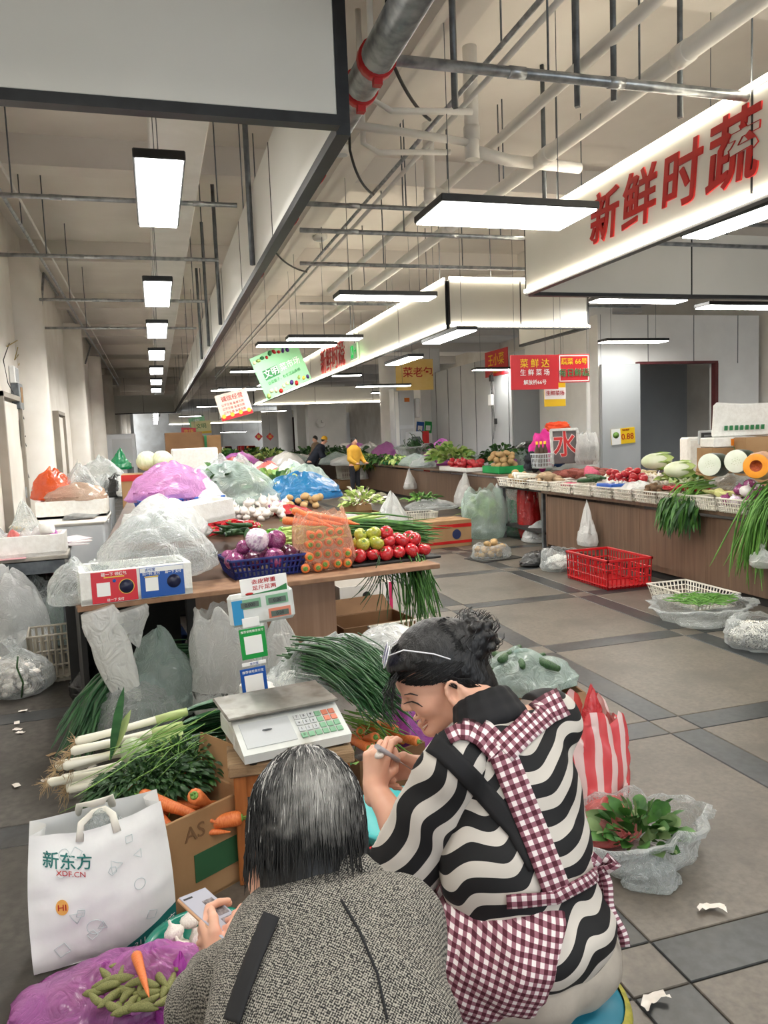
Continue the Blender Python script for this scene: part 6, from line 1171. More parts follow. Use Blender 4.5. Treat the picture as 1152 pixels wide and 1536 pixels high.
# behind the woman: cucumbers, carton, red and white bag, bag of leaves
p = W(768, 1030, .22); heap('cucumber', (p.x, p.y+.03, .24), .22, .14, 14, .15, 'dark bumpy cucumber under the pale film', 'cucumbers under film', how='lie', ds=.2); bag('pale blue green film bag spread over cucumbers', (p.x+.02, p.y, .22), .33, .24, .2, f_aqua, 'heap', 320, wr=.2); t = openbox('brown carton with red lip under the cucumber bag', (p.x+.02, p.y-.02, 0), .6, .42, .23, m_cardd, -.1, flaps=((0, -1, -.4),))
p = W(905, 1215, 0); m_rw, nt, bsdf, N, L = newmat('red_white_stripe_film'); tc = N.new('ShaderNodeTexCoord'); wv = N.new('ShaderNodeTexWave'); wv.inputs['Scale'].default_value = 4.5; wv.inputs['Distortion'].default_value = 1.5; wv.inputs['Detail'].default_value = 1; L.new(tc.outputs['Object'], wv.inputs['Vector']); rp_ = N.new('ShaderNodeValToRGB'); rp_.color_ramp.elements[0].color = srgb('e2545a'); rp_.color_ramp.elements[1].color = srgb('f3d9d6'); rp_.color_ramp.elements[0].position = .55; rp_.color_ramp.elements[1].position = .62; L.new(wv.outputs[0], rp_.inputs[0]); L.new(rp_.outputs[0], bsdf.inputs['Base Color']); bsdf.inputs['Roughness'].default_value = .25; bsdf.inputs['Alpha'].default_value = .82
bag('red and white striped carrier bag standing behind the striped blouse', (p.x-.03, p.y+.05, 0), .17, .14, .46, m_rw, 'sack', 321, wr=.16); bag('twisted red handle of the striped carrier bag', (p.x-.0, p.y+.08, .36), .05, .04, .16, film('pink_red_film', 'e0484e', .8), 'peak', 322)
p = W(985, 1300, 0); bag('open clear bag of plucked green leaves on the floor', (p.x-.02, p.y+.1, 0), .27, .2, .16, f_clear, 'open', 323, wr=.2); bag('clear film end trailing before the leaf bag', (p.x-.08, p.y-.07, 0), .11, .1, .1, f_clear, 'heap', 324, wr=.22); p = W(955, 1255, .08); leafy('plucked green leaves filling the open clear bag', (p.x, p.y, .03), (.14, .12, .1), 110, .09, .055, [m_leaf, mat('grey_green_leaf', '56703f', '7d9460', scale=12), m_stem], 64, droop=.3)
bag('rose tinted film below the striped carrier bag', (p.x-.03, p.y+.14, .02), .14, .1, .16, f_rose, 'heap', 325)
for k, (x, y, lb) in enumerate(((1068, 1368, 'curled dry stalk scrap on the near floor'), (985, 1508, 'crumpled dry garlic skin on the near floor'))):
    p = W(x, y, .004); b = MB(); b.grid(lambda u, v: Vector(((u-.5)*.09, (v-.5)*.03+.02*math.sin(u*3), .012+.014*nz((u*3, v*3, k), 1.5))), 8, 5); b.build('floor_scrap', m_gar, None, loc=p, rot=.6*k-.4, label=lb, cat='scrap')
for k in range(14):
    x, y = random.uniform(5, 140), random.uniform(1050, 1180); p = W(x, y, .002); MB().grid(lambda u, v: Vector(((u-.5)*.05, (v-.5)*.03, .006+.006*nz((u*3, v*3, k), 1.5))), 5, 4).build('floor_scrap', m_rt if k % 2 else m_gar, None, loc=p, rot=k, label='small dry scrap on the dark floor beside the leeks', cat='scrap', group='scraps by the leeks')

# ================================================================ people: distance fields turned into one smooth skin
import openvdb
from mathutils.bvhtree import BVHTree
class Field:
    def __init__(s): s.p = []
    def cap(s, a, b, ra, rb=None, k=.02, sub=False): s.p.append(('c', Vector(a), Vector(b), ra, ra if rb is None else rb, k, sub)); return s
    def ell(s, c, r, R=None, k=.02, sub=False): s.p.append(('e', Vector(c), r, R or Matrix.Identity(3), 0, k, sub)); return s
    def plane(s, pt, n, k=.004, near=None, rad_=.2): s.p.append(('p', Vector(pt), Vector(n).normalized(), near, rad_, k, True)); return s   # removes what lies along n
    def chain(s, pts, rs, k=.02):
        for i in range(len(pts)-1): s.cap(pts[i], pts[i+1], rs[i], rs[i+1], k)
        return s
    def mesh(s, name, mats, res, base=(0, 0, 0), bumps=None, matfn=None, pad=.03):
        lo = np.array([1e9]*3); hi = -lo
        for q in s.p:
            if q[6]: continue
            if q[0] == 'c': pts = [np.array(q[1])-q[3], np.array(q[1])+q[3], np.array(q[2])-q[4], np.array(q[2])+q[4]]
            else: m = max(q[2]); pts = [np.array(q[1])-m, np.array(q[1])+m]
            for t in pts: lo = np.minimum(lo, t); hi = np.maximum(hi, t)
        lo -= pad; hi += pad; n = np.ceil((hi-lo)/res).astype(int)+1; G = np.full(n, 1.0, np.float32)
        ax = [lo[i]+res*np.arange(n[i]) for i in range(3)]
        for q in s.p:
            k = q[5]; m = k*1.5+4*res
            if q[0] == 'c': a, b = np.array(q[1]), np.array(q[2]); l = np.minimum(a-q[3], b-q[4])-m; h = np.maximum(a+q[3], b+q[4])+m
            elif q[0] == 'e': r = max(q[2]); l = np.array(q[1])-r-m; h = np.array(q[1])+r+m
            else:
                if q[3] is None: l, h = lo, hi
                else: l = np.array(q[3])-q[4]; h = np.array(q[3])+q[4]
            i0 = np.maximum(np.floor((l-lo)/res).astype(int), 0); i1 = np.minimum(np.ceil((h-lo)/res).astype(int)+1, n)
            if (i1 <= i0).any(): continue
            X, Y, Z = np.meshgrid(*[ax[i][i0[i]:i1[i]].astype(np.float32) for i in range(3)], indexing='ij')
            if q[0] == 'c':
                ba = b-a; L2 = max(ba@ba, 1e-12); px, py, pz = X-a[0], Y-a[1], Z-a[2]; t = np.clip((px*ba[0]+py*ba[1]+pz*ba[2])/L2, 0, 1)
                d = np.sqrt((px-t*ba[0])**2+(py-t*ba[1])**2+(pz-t*ba[2])**2)-(q[3]+(q[4]-q[3])*t)
            elif q[0] == 'e':
                M = np.array(q[3]).T; px, py, pz = X-q[1][0], Y-q[1][1], Z-q[1][2]; r = q[2]
                e = [(M[i, 0]*px+M[i, 1]*py+M[i, 2]*pz)/r[i] for i in range(3)]; k0 = np.sqrt(e[0]**2+e[1]**2+e[2]**2)+1e-6
                k1 = np.sqrt((e[0]/r[0])**2+(e[1]/r[1])**2+(e[2]/r[2])**2)+1e-6; d = k0*(k0-1)/k1
            else: d = -((X-q[1][0])*q[2][0]+(Y-q[1][1])*q[2][1]+(Z-q[1][2])*q[2][2])
            S = G[i0[0]:i1[0], i0[1]:i1[1], i0[2]:i1[2]]
            if q[6]: D2 = -d; d2 = (d if q[0] != 'p' else d); A = -S; B = d if q[0] != 'p' else d; h_ = np.clip(.5+.5*(A-B)/k, 0, 1); S[...] = -(A*(1-h_)+B*h_-k*h_*(1-h_))
            else: h_ = np.clip(.5+.5*(S-d)/k, 0, 1); S[...] = S*(1-h_)+d*h_-k*h_*(1-h_)
        if bumps is not None:
            X, Y, Z = np.meshgrid(*[a.astype(np.float32) for a in ax], indexing='ij'); near = np.abs(G) < .05; G[near] += bumps(X[near], Y[near], Z[near]).astype(np.float32)
        g = openvdb.FloatGrid(1.0); g.copyFromArray(np.ascontiguousarray(G)); g.transform = openvdb.createLinearTransform(voxelSize=res)
        P, Q = g.convertToQuads(isovalue=0.0); P = np.asarray(P, np.float32)+(lo-np.array(base)).astype(np.float32); Q = np.asarray(Q)[:, ::-1]
        me = bpy.data.meshes.new(name); me.vertices.add(len(P)); me.vertices.foreach_set('co', P.ravel()); me.loops.add(Q.size); me.loops.foreach_set('vertex_index', Q.ravel().astype(np.int32))
        me.polygons.add(len(Q)); me.polygons.foreach_set('loop_start', np.arange(0, Q.size, 4, dtype=np.int32)); me.update(calc_edges=True); me.validate()
        for m in (mats if isinstance(mats, (list, tuple)) else [mats]): me.materials.append(m)
        me.polygons.foreach_set('use_smooth', np.ones(len(me.polygons), bool))
        if matfn is not None and len(me.polygons) == len(Q): me.polygons.foreach_set('material_index', matfn(P[Q].mean(1)+np.array(base)).astype(np.int32))
        return me
def wr_noise(freq, amp, seed, stretch=None):
    """soft folds for cloth from a few crossing waves"""
    r = np.random.RandomState(seed); W_ = [(r.normal(size=3), r.uniform(0, 6.3)) for _ in range(7)]
    def f(x, y, z):
        o = 0
        for i, (v, p) in enumerate(W_):
            v = v/np.linalg.norm(v)*freq*(1+.35*i); o = o+np.sin(v[0]*x+v[1]*y+v[2]*z+p+1.3*np.sin(v[1]*x*.6-v[2]*y*.7+v[0]*z*.5+p))/(1+.4*i)
        return amp*o/2.5
    return f
def bvh(me, base): return BVHTree.FromPolygons([v.co+Vector(base) for v in me.vertices], [p.vertices[:] for p in me.polygons])
def hitpt(T, x, y, off=.004):
    h = T.ray_cast(CO, ray(x, y)); 
    return None if h[0] is None else h[0]+h[1]*off*(1 if h[1].dot(ray(x, y)) < 0 else -1)
def ribbon(T, pts, w, m, name, parent, base, off=.005, n=28, nw=5, fallback=1.8, th=True):
    """band of cloth lying on a surface along a line"""
    P = [Vector(p) for p in pts]; seg = [(P[i+1]-P[i]).length for i in range(len(P)-1)]; tot = sum(seg); C = []
    for i in range(n):
        s = tot*i/(n-1); j = 0
        while j < len(seg)-1 and s > seg[j]: s -= seg[j]; j += 1
        C.append(P[j].lerp(P[j+1], min(1, s/seg[j])))
    while C and hitpt(T, C[0].x, C[0].y, off) is None: C.pop(0)
    n = len(C)
    vs, uv, last = [], [], None; dist = 0; prev = None
    for i, c in enumerate(C):
        t = (C[min(i+1, n-1)]-C[max(i-1, 0)]).normalized(); pr = Vector((-t.y, t.x)); mid = hitpt(T, c.x, c.y, off) or last
        if prev is not None and mid is not None: dist += (mid-prev).length
        prev = mid
        for k in range(nw):
            e = c+pr*(w*(k/(nw-1)-.5)); h = hitpt(T, e.x, e.y, off)
            if h is None or (h-mid).length > .08: h = mid
            last = h; vs.append(h-Vector(base)); uv.append((dist, .0015*w*(k/(nw-1)-.5)))
    vv = vs+[v-ray(576, 768)*-.003 for v in vs] if False else vs
    fs = [(i*nw+j, i*nw+j+1, (i+1)*nw+j+1, (i+1)*nw+j) for i in range(n-1) for j in range(nw-1)]
    b = MB(); b.raw(vv, fs, 0, True, uv); o = b.build(name, m, parent); sd = o.modifiers.new('thick', 'SOLIDIFY'); sd.thickness = .003; sd.offset = 0; return o

# cloth patterns
def dotnode(N, L, src, v):
    d = N.new('ShaderNodeVectorMath'); d.operation = 'DOT_PRODUCT'; L.new(src, d.inputs[0]); d.inputs[1].default_value = v; return d.outputs['Value']
def mth(N, L, op, a, b=None):
    m = N.new('ShaderNodeMath'); m.operation = op
    for i, x in enumerate((a, b)):
        if x is None: continue
        if isinstance(x, (int, float)): m.inputs[i].default_value = x
        else: L.new(x, m.inputs[i])
    return m.outputs[0]
def wavy(name, nv, tv, lam, amp, mu, ph=0.0, duty=.08):
    m, nt, b, N, L = newmat(name); tc = N.new('ShaderNodeTexCoord').outputs['Object']; b.inputs['Roughness'].default_value = .75
    q = dotnode(N, L, tc, nv); t = dotnode(N, L, tc, tv); no = N.new('ShaderNodeTexNoise'); no.inputs['Scale'].default_value = 5.0; no.inputs['Detail'].default_value = 1; L.new(tc, no.inputs['Vector'])
    s = mth(N, L, 'SINE', mth(N, L, 'ADD', mth(N, L, 'MULTIPLY', t, 2*PI/mu), mth(N, L, 'MULTIPLY', no.outputs[0], 5.0)))
    p = mth(N, L, 'SINE', mth(N, L, 'ADD', mth(N, L, 'MULTIPLY', mth(N, L, 'ADD', q, mth(N, L, 'MULTIPLY', s, amp)), 2*PI/lam), ph))
    g = mth(N, L, 'GREATER_THAN', p, duty); mx = N.new('ShaderNodeMix'); mx.data_type = 'RGBA'; L.new(g, mx.inputs[0]); mx.inputs[6].default_value = srgb('0b0b0f'); mx.inputs[7].default_value = srgb('c9c3bb'); L.new(mx.outputs[2], b.inputs['Base Color']); return m
def gingham(name, src, u, v, lam, dark='4c1526', light='e6dcdc', mid='8f5f6c'):
    m, nt, b, N, L = newmat(name); tcn = N.new('ShaderNodeTexCoord'); b.inputs['Roughness'].default_value = .85; tc = tcn.outputs[src]
    a = mth(N, L, 'GREATER_THAN', mth(N, L, 'SINE', mth(N, L, 'MULTIPLY', dotnode(N, L, tc, u), 2*PI/lam)), 0); c = mth(N, L, 'GREATER_THAN', mth(N, L, 'SINE', mth(N, L, 'MULTIPLY', dotnode(N, L, tc, v), 2*PI/lam)), 0)
    s = mth(N, L, 'MULTIPLY', mth(N, L, 'ADD', a, c), .5); r = N.new('ShaderNodeValToRGB'); r.color_ramp.interpolation = 'CONSTANT'; e = r.color_ramp.elements; e[0].color = srgb(light); e[0].position = 0; e[1].color = srgb(mid); e[1].position = .25; e3 = e.new(.75); e3.color = srgb(dark); L.new(s, r.inputs[0]); L.new(r.outputs[0], b.inputs['Base Color']); return m
m_skin = mat('skin', 'd9a58c', 'e2b39b', scale=14, rough=.5, sss=.12, c3='cf8f7c', s3=7, lo3=.55, hi3=.8); m_lip = mat('lip', 'b4584f', rough=.4); m_tooth = mat('tooth', 'eee9df', rough=.3)
m_hairb = mat('black_hair', '050506', '121012', scale=40, rough=.38, stretch=(3, 3, .4), bump=.3, bscale=90); m_brow = mat('brow_hair', '221a18', rough=.7)
m_trou = mat('grey_trousers', 'a29a90', 'b1a99e', scale=10, rough=.85, bump=.15, bscale=30)
ex3, ey3, ef = _ex.copy(), _ey.copy(), _f.copy()

def hand(F, wrist, dirv, palm, thumb_side, curls, spread=.0, thumb=None, s=1.0, k=.006):
    """palm and five fingers; curls: bend of the three joints of each finger, palm: the way the palm looks"""
    Y = Vector(dirv).normalized(); Z = -Vector(palm); Z = (Z-Y*Z.dot(Y)).normalized(); X = Y.cross(Z)
    if X.dot(Vector(thumb_side)) < 0: X = -X
    O = Vector(wrist); w = lambda x, y, z: O+(X*x+Y*y+Z*z)*s; tips = []
    F.cap(w(.0, -.03, 0), w(0, .015, 0), .024*s, .022*s, k=.012)
    for i, (x, y, ls) in enumerate(((.032, .088, (.04, .025, .021)), (.011, .092, (.045, .028, .022)), (-.011, .087, (.041, .026, .021)), (-.031, .078, (.032, .02, .018)))):
        F.cap(w(x*.55, .01, 0), w(x, y, .002), .0155*s, .0118*s, k=.011)
        p = Vector((x, y, .002)); an = 0; d = Vector((spread*x*8, 1, 0)).normalized(); r = [.0098, .009, .0082, .0072] if i < 3 else [.0085, .0078, .007, .0064]
        for j in range(3):
            an += curls[i][j]; v = Vector((d.x, d.y*math.cos(an), -math.sin(an))); q = p+v.normalized()*ls[j]; F.cap(w(*p), w(*q), r[j]*s, r[j+1]*s, k=.004); p = q
        tips.append(w(*p))
    th = thumb or ((.026, .02, -.006), (.052, .048, -.02), (.058, .078, -.03), (.052, .1, -.036))
    F.cap(w(.012, .012, -.004), w(*th[1]), .017*s, .0125*s, k=.01); F.cap(w(*th[1]), w(*th[2]), .0118*s, .0105*s, k=.005); F.cap(w(*th[2]), w(*th[3]), .0104*s, .008*s, k=.004); tips.append(w(*th[3])); return tips
def nails(tips, dirs, m, parent, base, nm='nail'): pass
def head(F, O, f, u, s, sc_=1.0, neck=None):
    R = Matrix((f, u, s)).transposed(); w = lambda a, b, c: O+R@Vector((a, b, c))*sc_
    e = lambda c, r, k=.02, sub=False: F.ell(w(*c), tuple(q*sc_ for q in r), R, k, sub); c_ = lambda a, b, ra, rb, k=.02: F.cap(w(*a), w(*b), ra*sc_, rb*sc_, k)
    e((.0, .075, 0), (.1, .095, .076)); e((.045, .03, 0), (.066, .09, .06), .03); e((.05, .07, 0), (.06, .05, .062), .03)
    for q in (-1, 1):
        c_((.005, -.03, .048*q), (.08, -.066, .014*q), .022, .02, .025); e((.068, .002, .034*q), (.034, .03, .026), .02); e((.097, .034, .031*q), (.012, .0075, .014), .008, True); e((.1, .046, .03*q), (.011, .006, .019), .01)
        c_((.112, .006, .0), (.111, .004, .012*q), .008, .007, .006); e((-.002, .0, .077*q), (.021, .034, .009), .004); e((.001, .001, .086*q), (.012, .02, .008), .003, True)
        for a_ in range(9): t0, t1 = -1.2+a_*.5, -.7+a_*.5; c_((-.003+.019*math.cos(t0), .003+.032*math.sin(t0), .084*q), (-.003+.019*math.cos(t1), .003+.032*math.sin(t1), .084*q), .0052, .0052, .003)
        e((.0, -.028, .081*q), (.009, .011, .006), .004)
        e((.092, .031, .0315*q), (.0125, .012, .014), .003)
        c_((.112, -.026, .004*q), (.098, -.021, .028*q), .006, .004, .005); c_((.108, -.044, .003*q), (.094, -.03, .026*q), .0068, .004, .005)
    c_((.104, .042, 0), (.122, .012, 0), .0075, .0105, .01); e((.092, -.066, 0), (.019, .017, .022), .014); e((.104, -.034, 0), (.008, .004, .02), .003, True)
    if neck is not None: F.cap(w(-.03, .0, 0), neck, .056*sc_, .058*sc_, .03)
    return w, R
def strandset(paths, r, m, name, parent, base):
    b = MB()
    for p in paths: b.tube([Vector(q)-Vector(base) for q in p], [r]*(len(p)-1)+[r*.3], 3, caps=False)
    return tag(b.build(name, m, parent), kind='stuff')

# ---------------------------------------------------------------- the woman in the striped blouse
hip = D(800, 1428, 1.75); neck = D(738, 1088, 1.83); Ls = D(676, 1146, 1.75); Rs = D(826, 1086, 1.93)
sp = (neck-hip).normalized(); lt = (Rs-Ls); lt = (lt-sp*lt.dot(sp)).normalized(); fw = lt.cross(sp)*-1
if fw.dot(_f) < 0: fw = -fw
fh = Vector((fw.x, fw.y, 0)).normalized()-ex3*.35; fh.z = 0; fh.normalize(); TR = Matrix((lt, fw, sp)).transposed()
WBASE = Vector((hip.x, hip.y, 0)); up3 = Vector((0, 0, 1)); lh = Vector((lt.x, lt.y, 0)).normalized()
WO = thing('person', 'woman in wavy black and white blouse and gingham apron peeling garlic on a stool', 'person', WBASE)
at_ = lambda t: hip.lerp(neck, t)
elL = D(616, 1268, 1.80); wrL = D(561, 1180, 1.90); elR = D(700, 1230, 2.12); wrR = D(634, 1150, 1.98)
kneeL, kneeR = hip-lh*.1+fh*.40+up3*.02, hip+lh*.12+fh*.42+up3*.02
hO = D(679, 1043, 1.86); hF = (-ex3*.89+ey3*.46-_f*.06).normalized(); hU = (-ex3*.46-ey3*.89); hU = (hU-hF*hU.dot(hF)).normalized(); hS = hF.cross(hU)
if hS.dot(_f) > 0: hS = -hS
F = Field(); hC = hO - hS*-1*0 + _f*.075
wh, hR = head(F, hC, hF, hU, hS, 1.0, neck+_f*.02)
F.ell(at_(.7), (.16, .105, .2), TR, .04); F.ell(at_(.3), (.15, .12, .2), TR, .04); F.ell(hip, (.165, .13, .13), TR, .04); F.cap(Ls.lerp(neck, .15), Rs.lerp(neck, .15), .055, .055, .05)
for (a, b, c) in ((Ls, elL, wrL), (Rs, elR, wrR)): F.chain([a.lerp(neck, .1), a.lerp(b, .5), b, b.lerp(c, .35), c], [.055, .046, .04, .039, .026], .02)
for kn, sd in ((kneeL, -1), (kneeR, 1)): an = Vector((kn.x, kn.y, .07))-fh*.06; F.chain([hip+lh*.09*sd, kn, kn.lerp(an, .35), an], [.085, .058, .052, .036], .03); F.cap(an-up3*.03, an+fh*.15-up3*.035, .034, .03, .02)
tL = hand(F, wrL, D(566, 1128, 1.9)-wrL, _f*.8+ex3*.5, ex3-_f*.3, [(.5, .9, .5), (.8, .9, .5), (1.0, 1.0, .6), (1.1, 1.0, .6)], thumb=((.026, .02, -.006), (.04, .05, -.028), (.034, .076, -.046), (.022, .094, -.054)), s=.92)
tR = hand(F, wrR, -ex3*.96+ey3*.05, -_f*.9-ex3*.2+ey3*.3, -ey3, [(.9, 1.0, .5), (1.0, 1.1, .6), (1.05, 1.1, .6), (1.1, 1.1, .6)], thumb=((.026, .02, -.006), (.046, .052, -.012), (.046, .084, -.018), (.04, .11, -.022)), s=.92)
def wmat(P):
    q = (P-np.array(hC))@np.array(hR); m = np.zeros(len(P))
    m[(q[:, 0] > 9.088) & (q[:, 1] > -.054) & (q[:, 1] < -.02) & (np.abs(q[:, 2]) < .03) & (q[:, 0] > .1-.25*np.abs(q[:, 2])) & (q[:, 0] < .14)] = 1; return m
me = F.mesh('body', [m_skin, m_lip], .0034, WBASE, matfn=wmat); link('body', me, WO)
def wl_(a, b, c): return wh(a, b, c)-WBASE
FB_ = bvh(me, WBASE)
def facelines(px, w, name, m, off=.0012):
    """fine line laid on the near cheek and mirrored to the far one"""
    P = [hitpt(FB_, x, y, off) for x, y in px]; P = [p for p in P if p]; b = MB()
    if len(P) < 2: return
    mir = [p-hS*(2*(p-hC).dot(hS)) for p in P]; r = [w*.5]+[w]*(len(P)-2)+[w*.4]
    for q in (P, mir): b.tube([p-WBASE for p in q], r, 6, flat=.5)
    b.build(name, m, WO)
facelines([(606, 1056), (612, 1053), (619, 1052), (627, 1055), (634, 1060)], .0032, 'eyelashes', m_brow); facelines([(600, 1046), (607, 1042), (616, 1040), (627, 1043)], .0042, 'eyebrows', m_brow)
facelines([(622, 1092), (628, 1094), (635, 1092), (641, 1087)], .005, 'teeth', m_tooth); facelines([(618, 1088), (626, 1088), (634, 1088), (642, 1083)], .003, 'upper_lip', m_lip); facelines([(624, 1099), (631, 1099), (637, 1095), (642, 1088)], .0038, 'lower_lip', m_lip)
facelines([(606, 1081), (610, 1082), (613, 1079)], .0016, 'nostril', m_brow)
# hair with bun, loose strands
H = Field(); HR = hR; he = lambda c, r, k=.02, sub=False: H.ell(wh(*c), r, HR, k, sub)
he((-.002, .08, 0), (.111, .105, .087)); he((-.055, .03, 0), (.06, .075, .074), .03); he((-.064, -.03, 0), (.05, .068, .068), .03); he((.062, .112, 0), (.058, .03, .066), .03); he((.115, -.0, 0), (.108, .106, .3), .012, True); he((.03, -.05, 0), (.05, .06, .3), .015, True)
for q in (-1, 1): he((.012, .0, .078*q), (.027, .041, .03), .006, True)
bc = Vector(((-.5), 0, 0)); bun = D(710, 957, 1.93); rn = random.Random(3)
H.ell(bun, (.052, .052, .046), None, .03); H.cap(bun, wh(-.06, .1, 0), .04, .05, .03)
for k in range(22): v = Vector((rn.gauss(0, 1), rn.gauss(0, 1), rn.gauss(0, 1))).normalized(); H.ell(bun+v*.052, (.018, .014, .012), None, .008)
link('hair', H.mesh('hair', m_hairb, .0034, WBASE, bumps=wr_noise(260, .0012, 3)), WO)
paths = []
for k in range(420):
    th, a = rn.uniform(-1.5, 1.5), rn.uniform(-.1, .25); st = Vector((.095+.02*math.cos(th)-.1*abs(math.sin(th))**2, .114-.07*abs(math.sin(th)), .082*math.sin(th))); en = HR.transposed()@(bun-hC); q = []
    for i in range(8):
        t = i/7; p = st.lerp(en, t); c = Vector((p.x+.002, p.y-.08, p.z)); nrm = math.sqrt((c.x/.114)**2+(c.y/.107)**2+(c.z/.09)**2); 
        if nrm < 1.01: c = c*(1.015/nrm)
        q.append(wh(c.x, c.y+.08, c.z)+Vector((rn.gauss(0, .0012), rn.gauss(0, .0012), rn.gauss(0, .0012))))
    paths.append(q)
for k in range(110): v = Vector((rn.gauss(0, 1), rn.gauss(0, 1), rn.gauss(0, 1))).normalized(); a = bun+v*.053; w2 = v.orthogonal().normalized(); paths.append([a, a+v*.012+w2*.012, a+v*.018+w2*.03*rn.uniform(.5, 1), a+v*.012+w2*.045])
for k in range(34): st = wh(.1, .11-.01*rn.random(), rn.uniform(-.01, .07)); en = D(rn.uniform(575, 604), rn.uniform(1040, 1085), 1.84); paths.append([st, st.lerp(en, .3)+hF*.012, st.lerp(en, .7)+hF*.014, en])
for k in range(40): st = wh(.02-.03*rn.random(), .05, .086); paths.append([st, wh(.0-.05*rn.random(), .02, .088), wh(-.035-.04*rn.random(), -.02, .075), wh(-.05-.03*rn.random(), -.05, .06)])
strandset(paths, .0011, m_hairb, 'hair_strands', WO, WBASE)
# blouse
lam = .06
m_st1 = wavy('striped_cloth_body', tuple(ex3*.42+ey3*.91), tuple(ex3*.91-ey3*.42), lam, .013, .15, .8); m_st2 = wavy('striped_cloth_sleeve', tuple(ex3*.86+ey3*.5), tuple(-ex3*.5+ey3*.86), lam, .012, .16, 2.2); m_blk = mat('black_cloth', '0b0b0e', '131318', scale=12, rough=.8)
T = Field(); T.ell(at_(.72)+lt*.02, (.18, .135, .17), TR, .05); T.ell(at_(.42), (.195, .16, .19), TR, .05); T.ell(at_(.08)-fw*.02, (.2, .165, .12), TR, .05); T.cap(Ls.lerp(neck, .42), Rs.lerp(neck, .1), .074, .078, .05); T.cap(at_(.9), neck, .085, .068, .03)
T.chain([Rs.lerp(neck, .05), Rs.lerp(elR, .55), elR], [.08, .078, .085], .04); 
T.plane(at_(-.02)-sp*.03, -sp, .006); T.plane(elR.lerp(wrR, .1), (wrR-elR), .004, elR, .14); T.plane(neck+sp*.01+hF*.0, (sp+fw*.2), .005, neck, .12)
tme = T.mesh('blouse', m_st1, .006, WBASE, bumps=wr_noise(26, .005, 5)); link('blouse', tme, WO)
Sv = Field(); Sv.cap(Ls.lerp(neck, .4), Ls, .074, .086, .03); Sv.chain([Ls.lerp(neck, .02), Ls.lerp(elL, .5), elL+(elL-Ls).normalized()*.03], [.084, .09, .098], .03); Sv.cap(elL, elL.lerp(wrL, .3), .08, .076, .03)
Sv.plane(elL.lerp(wrL, .24), (wrL-elL).normalized()+(elL-Ls).normalized()*.2, .004)
sme = Sv.mesh('sleeve', m_st2, .005, WBASE, bumps=wr_noise(30, .004, 6)); link('sleeve', sme, WO)
hem = (wrL-elL).normalized()
Cc = Field(); 
for k in range(14): a = 2*PI*k/14; a2 = 2*PI*(k+1)/14; q = lambda z, h_=0.0: neck+sp*(.014+h_)+(lt*math.cos(z)*(.064-h_*.2)+fw*(math.sin(z)*.058+.012+h_*.4))+sp*(.02-.02*math.sin(z)); Cc.cap(q(a, -.028), q(a2, -.028), .024, .024, .012); Cc.cap(q(a), q(a2), .019, .019, .012); Cc.cap(q(a, .022), q(a2, .022), .013, .013, .012)
link('collar', Cc.mesh('collar', m_blk, .004, WBASE), WO)
# trousers, apron
P_ = Field(); P_.ell(hip-up3*.01, (.17, .14, .115), TR, .04); P_.ell(hip-fh*.05-up3*.02-lh*.05, (.1, .11, .095), None, .04); P_.ell(hip-fh*.05-up3*.02+lh*.07, (.1, .11, .095), None, .04)
for kn, sd in ((kneeL, -1), (kneeR, 1)): an = Vector((kn.x, kn.y, .1))-fh*.05; P_.chain([hip+lh*.1*sd, kn, an], [.105, .075, .055], .04)
P_.plane((0, 0, .1), (0, 0, -1), .004)
link('trousers', P_.mesh('trousers', m_trou, .006, WBASE, bumps=wr_noise(40, .004, 8)), WO)
SHm = mat('dark_shoe', '1b1b1d', '29292b', scale=9, rough=.6)
for kn, nm in ((kneeL, 'shoe'), (kneeR, 'shoe')): an = Vector((kn.x, kn.y, .05))-fh*.07; f_ = Field(); f_.cap(an, an+fh*.17-up3*.008, .047, .04, .02); f_.cap(an+up3*.04, an, .045, .047, .02); f_.plane((0, 0, .004), (0, 0, -1), .004); link(nm, f_.mesh('shoe', SHm, .006, WBASE), WO)
m_gin = gingham('gingham_apron', 'Object', tuple(ex3*.97+ey3*.25), tuple(ey3*.97-ex3*.25), .0175); m_gins = gingham('gingham_strap', 'UV', (1, 0, 0), (0, 1, 0), .0215)
A_ = Field(); A_.chain([hip-lh*.11+fh*.05+sp*.03, kneeL-up3*.0+fh*.02], [.135, .105], .05); A_.chain([hip+lh*.1+fh*.08, kneeR+fh*.02], [.125, .1], .05); A_.cap(kneeL, kneeR, .09, .09, .06); A_.ell(at_(.13)+fh*.09, (.19, .14, .12), TR, .05); A_.cap(kneeL-up3*.02, kneeL-up3*.22-fh*.02, .1, .11, .04)
A_.cap(hip-lh*.15+fh*.12, hip-lh*.16+fh*.16-up3*.17, .07, .075, .05)
A_.plane(hip-fh*.02-lh*.05, -fh-lh*.0+sp*.0, .006); A_.plane(at_(.3), sp, .006)
A2 = Field(); A2.ell(at_(.08)-fw*.02-lt*.035, (.195, .178, .135), TR, .05); A2.ell(hip-lh*.1+fh*.1-up3*.02, (.13, .16, .13), None, .06); A2.plane(D(846, 1400, 1.6), ex3*.92+ey3*.38, .006); A2.plane(at_(.27), sp, .006); A2.plane(hip-up3*.1, -up3, .01)
a2me = A2.mesh('apron_side', m_gin, .006, WBASE, bumps=wr_noise(38, .007, 12)); link('apron_side', a2me, WO)
ame = A_.mesh('apron', m_gin, .006, WBASE, bumps=wr_noise(34, .007, 11)); link('apron', ame, WO)
class Multi:
    def __init__(s, ts): s.ts = ts
    def ray_cast(s, o, d):
        best = (None, None, None, 9e9)
        for t in s.ts:
            h = t.ray_cast(o, d)
            if h[0] is not None and h[3] < best[3]: best = h
        return best
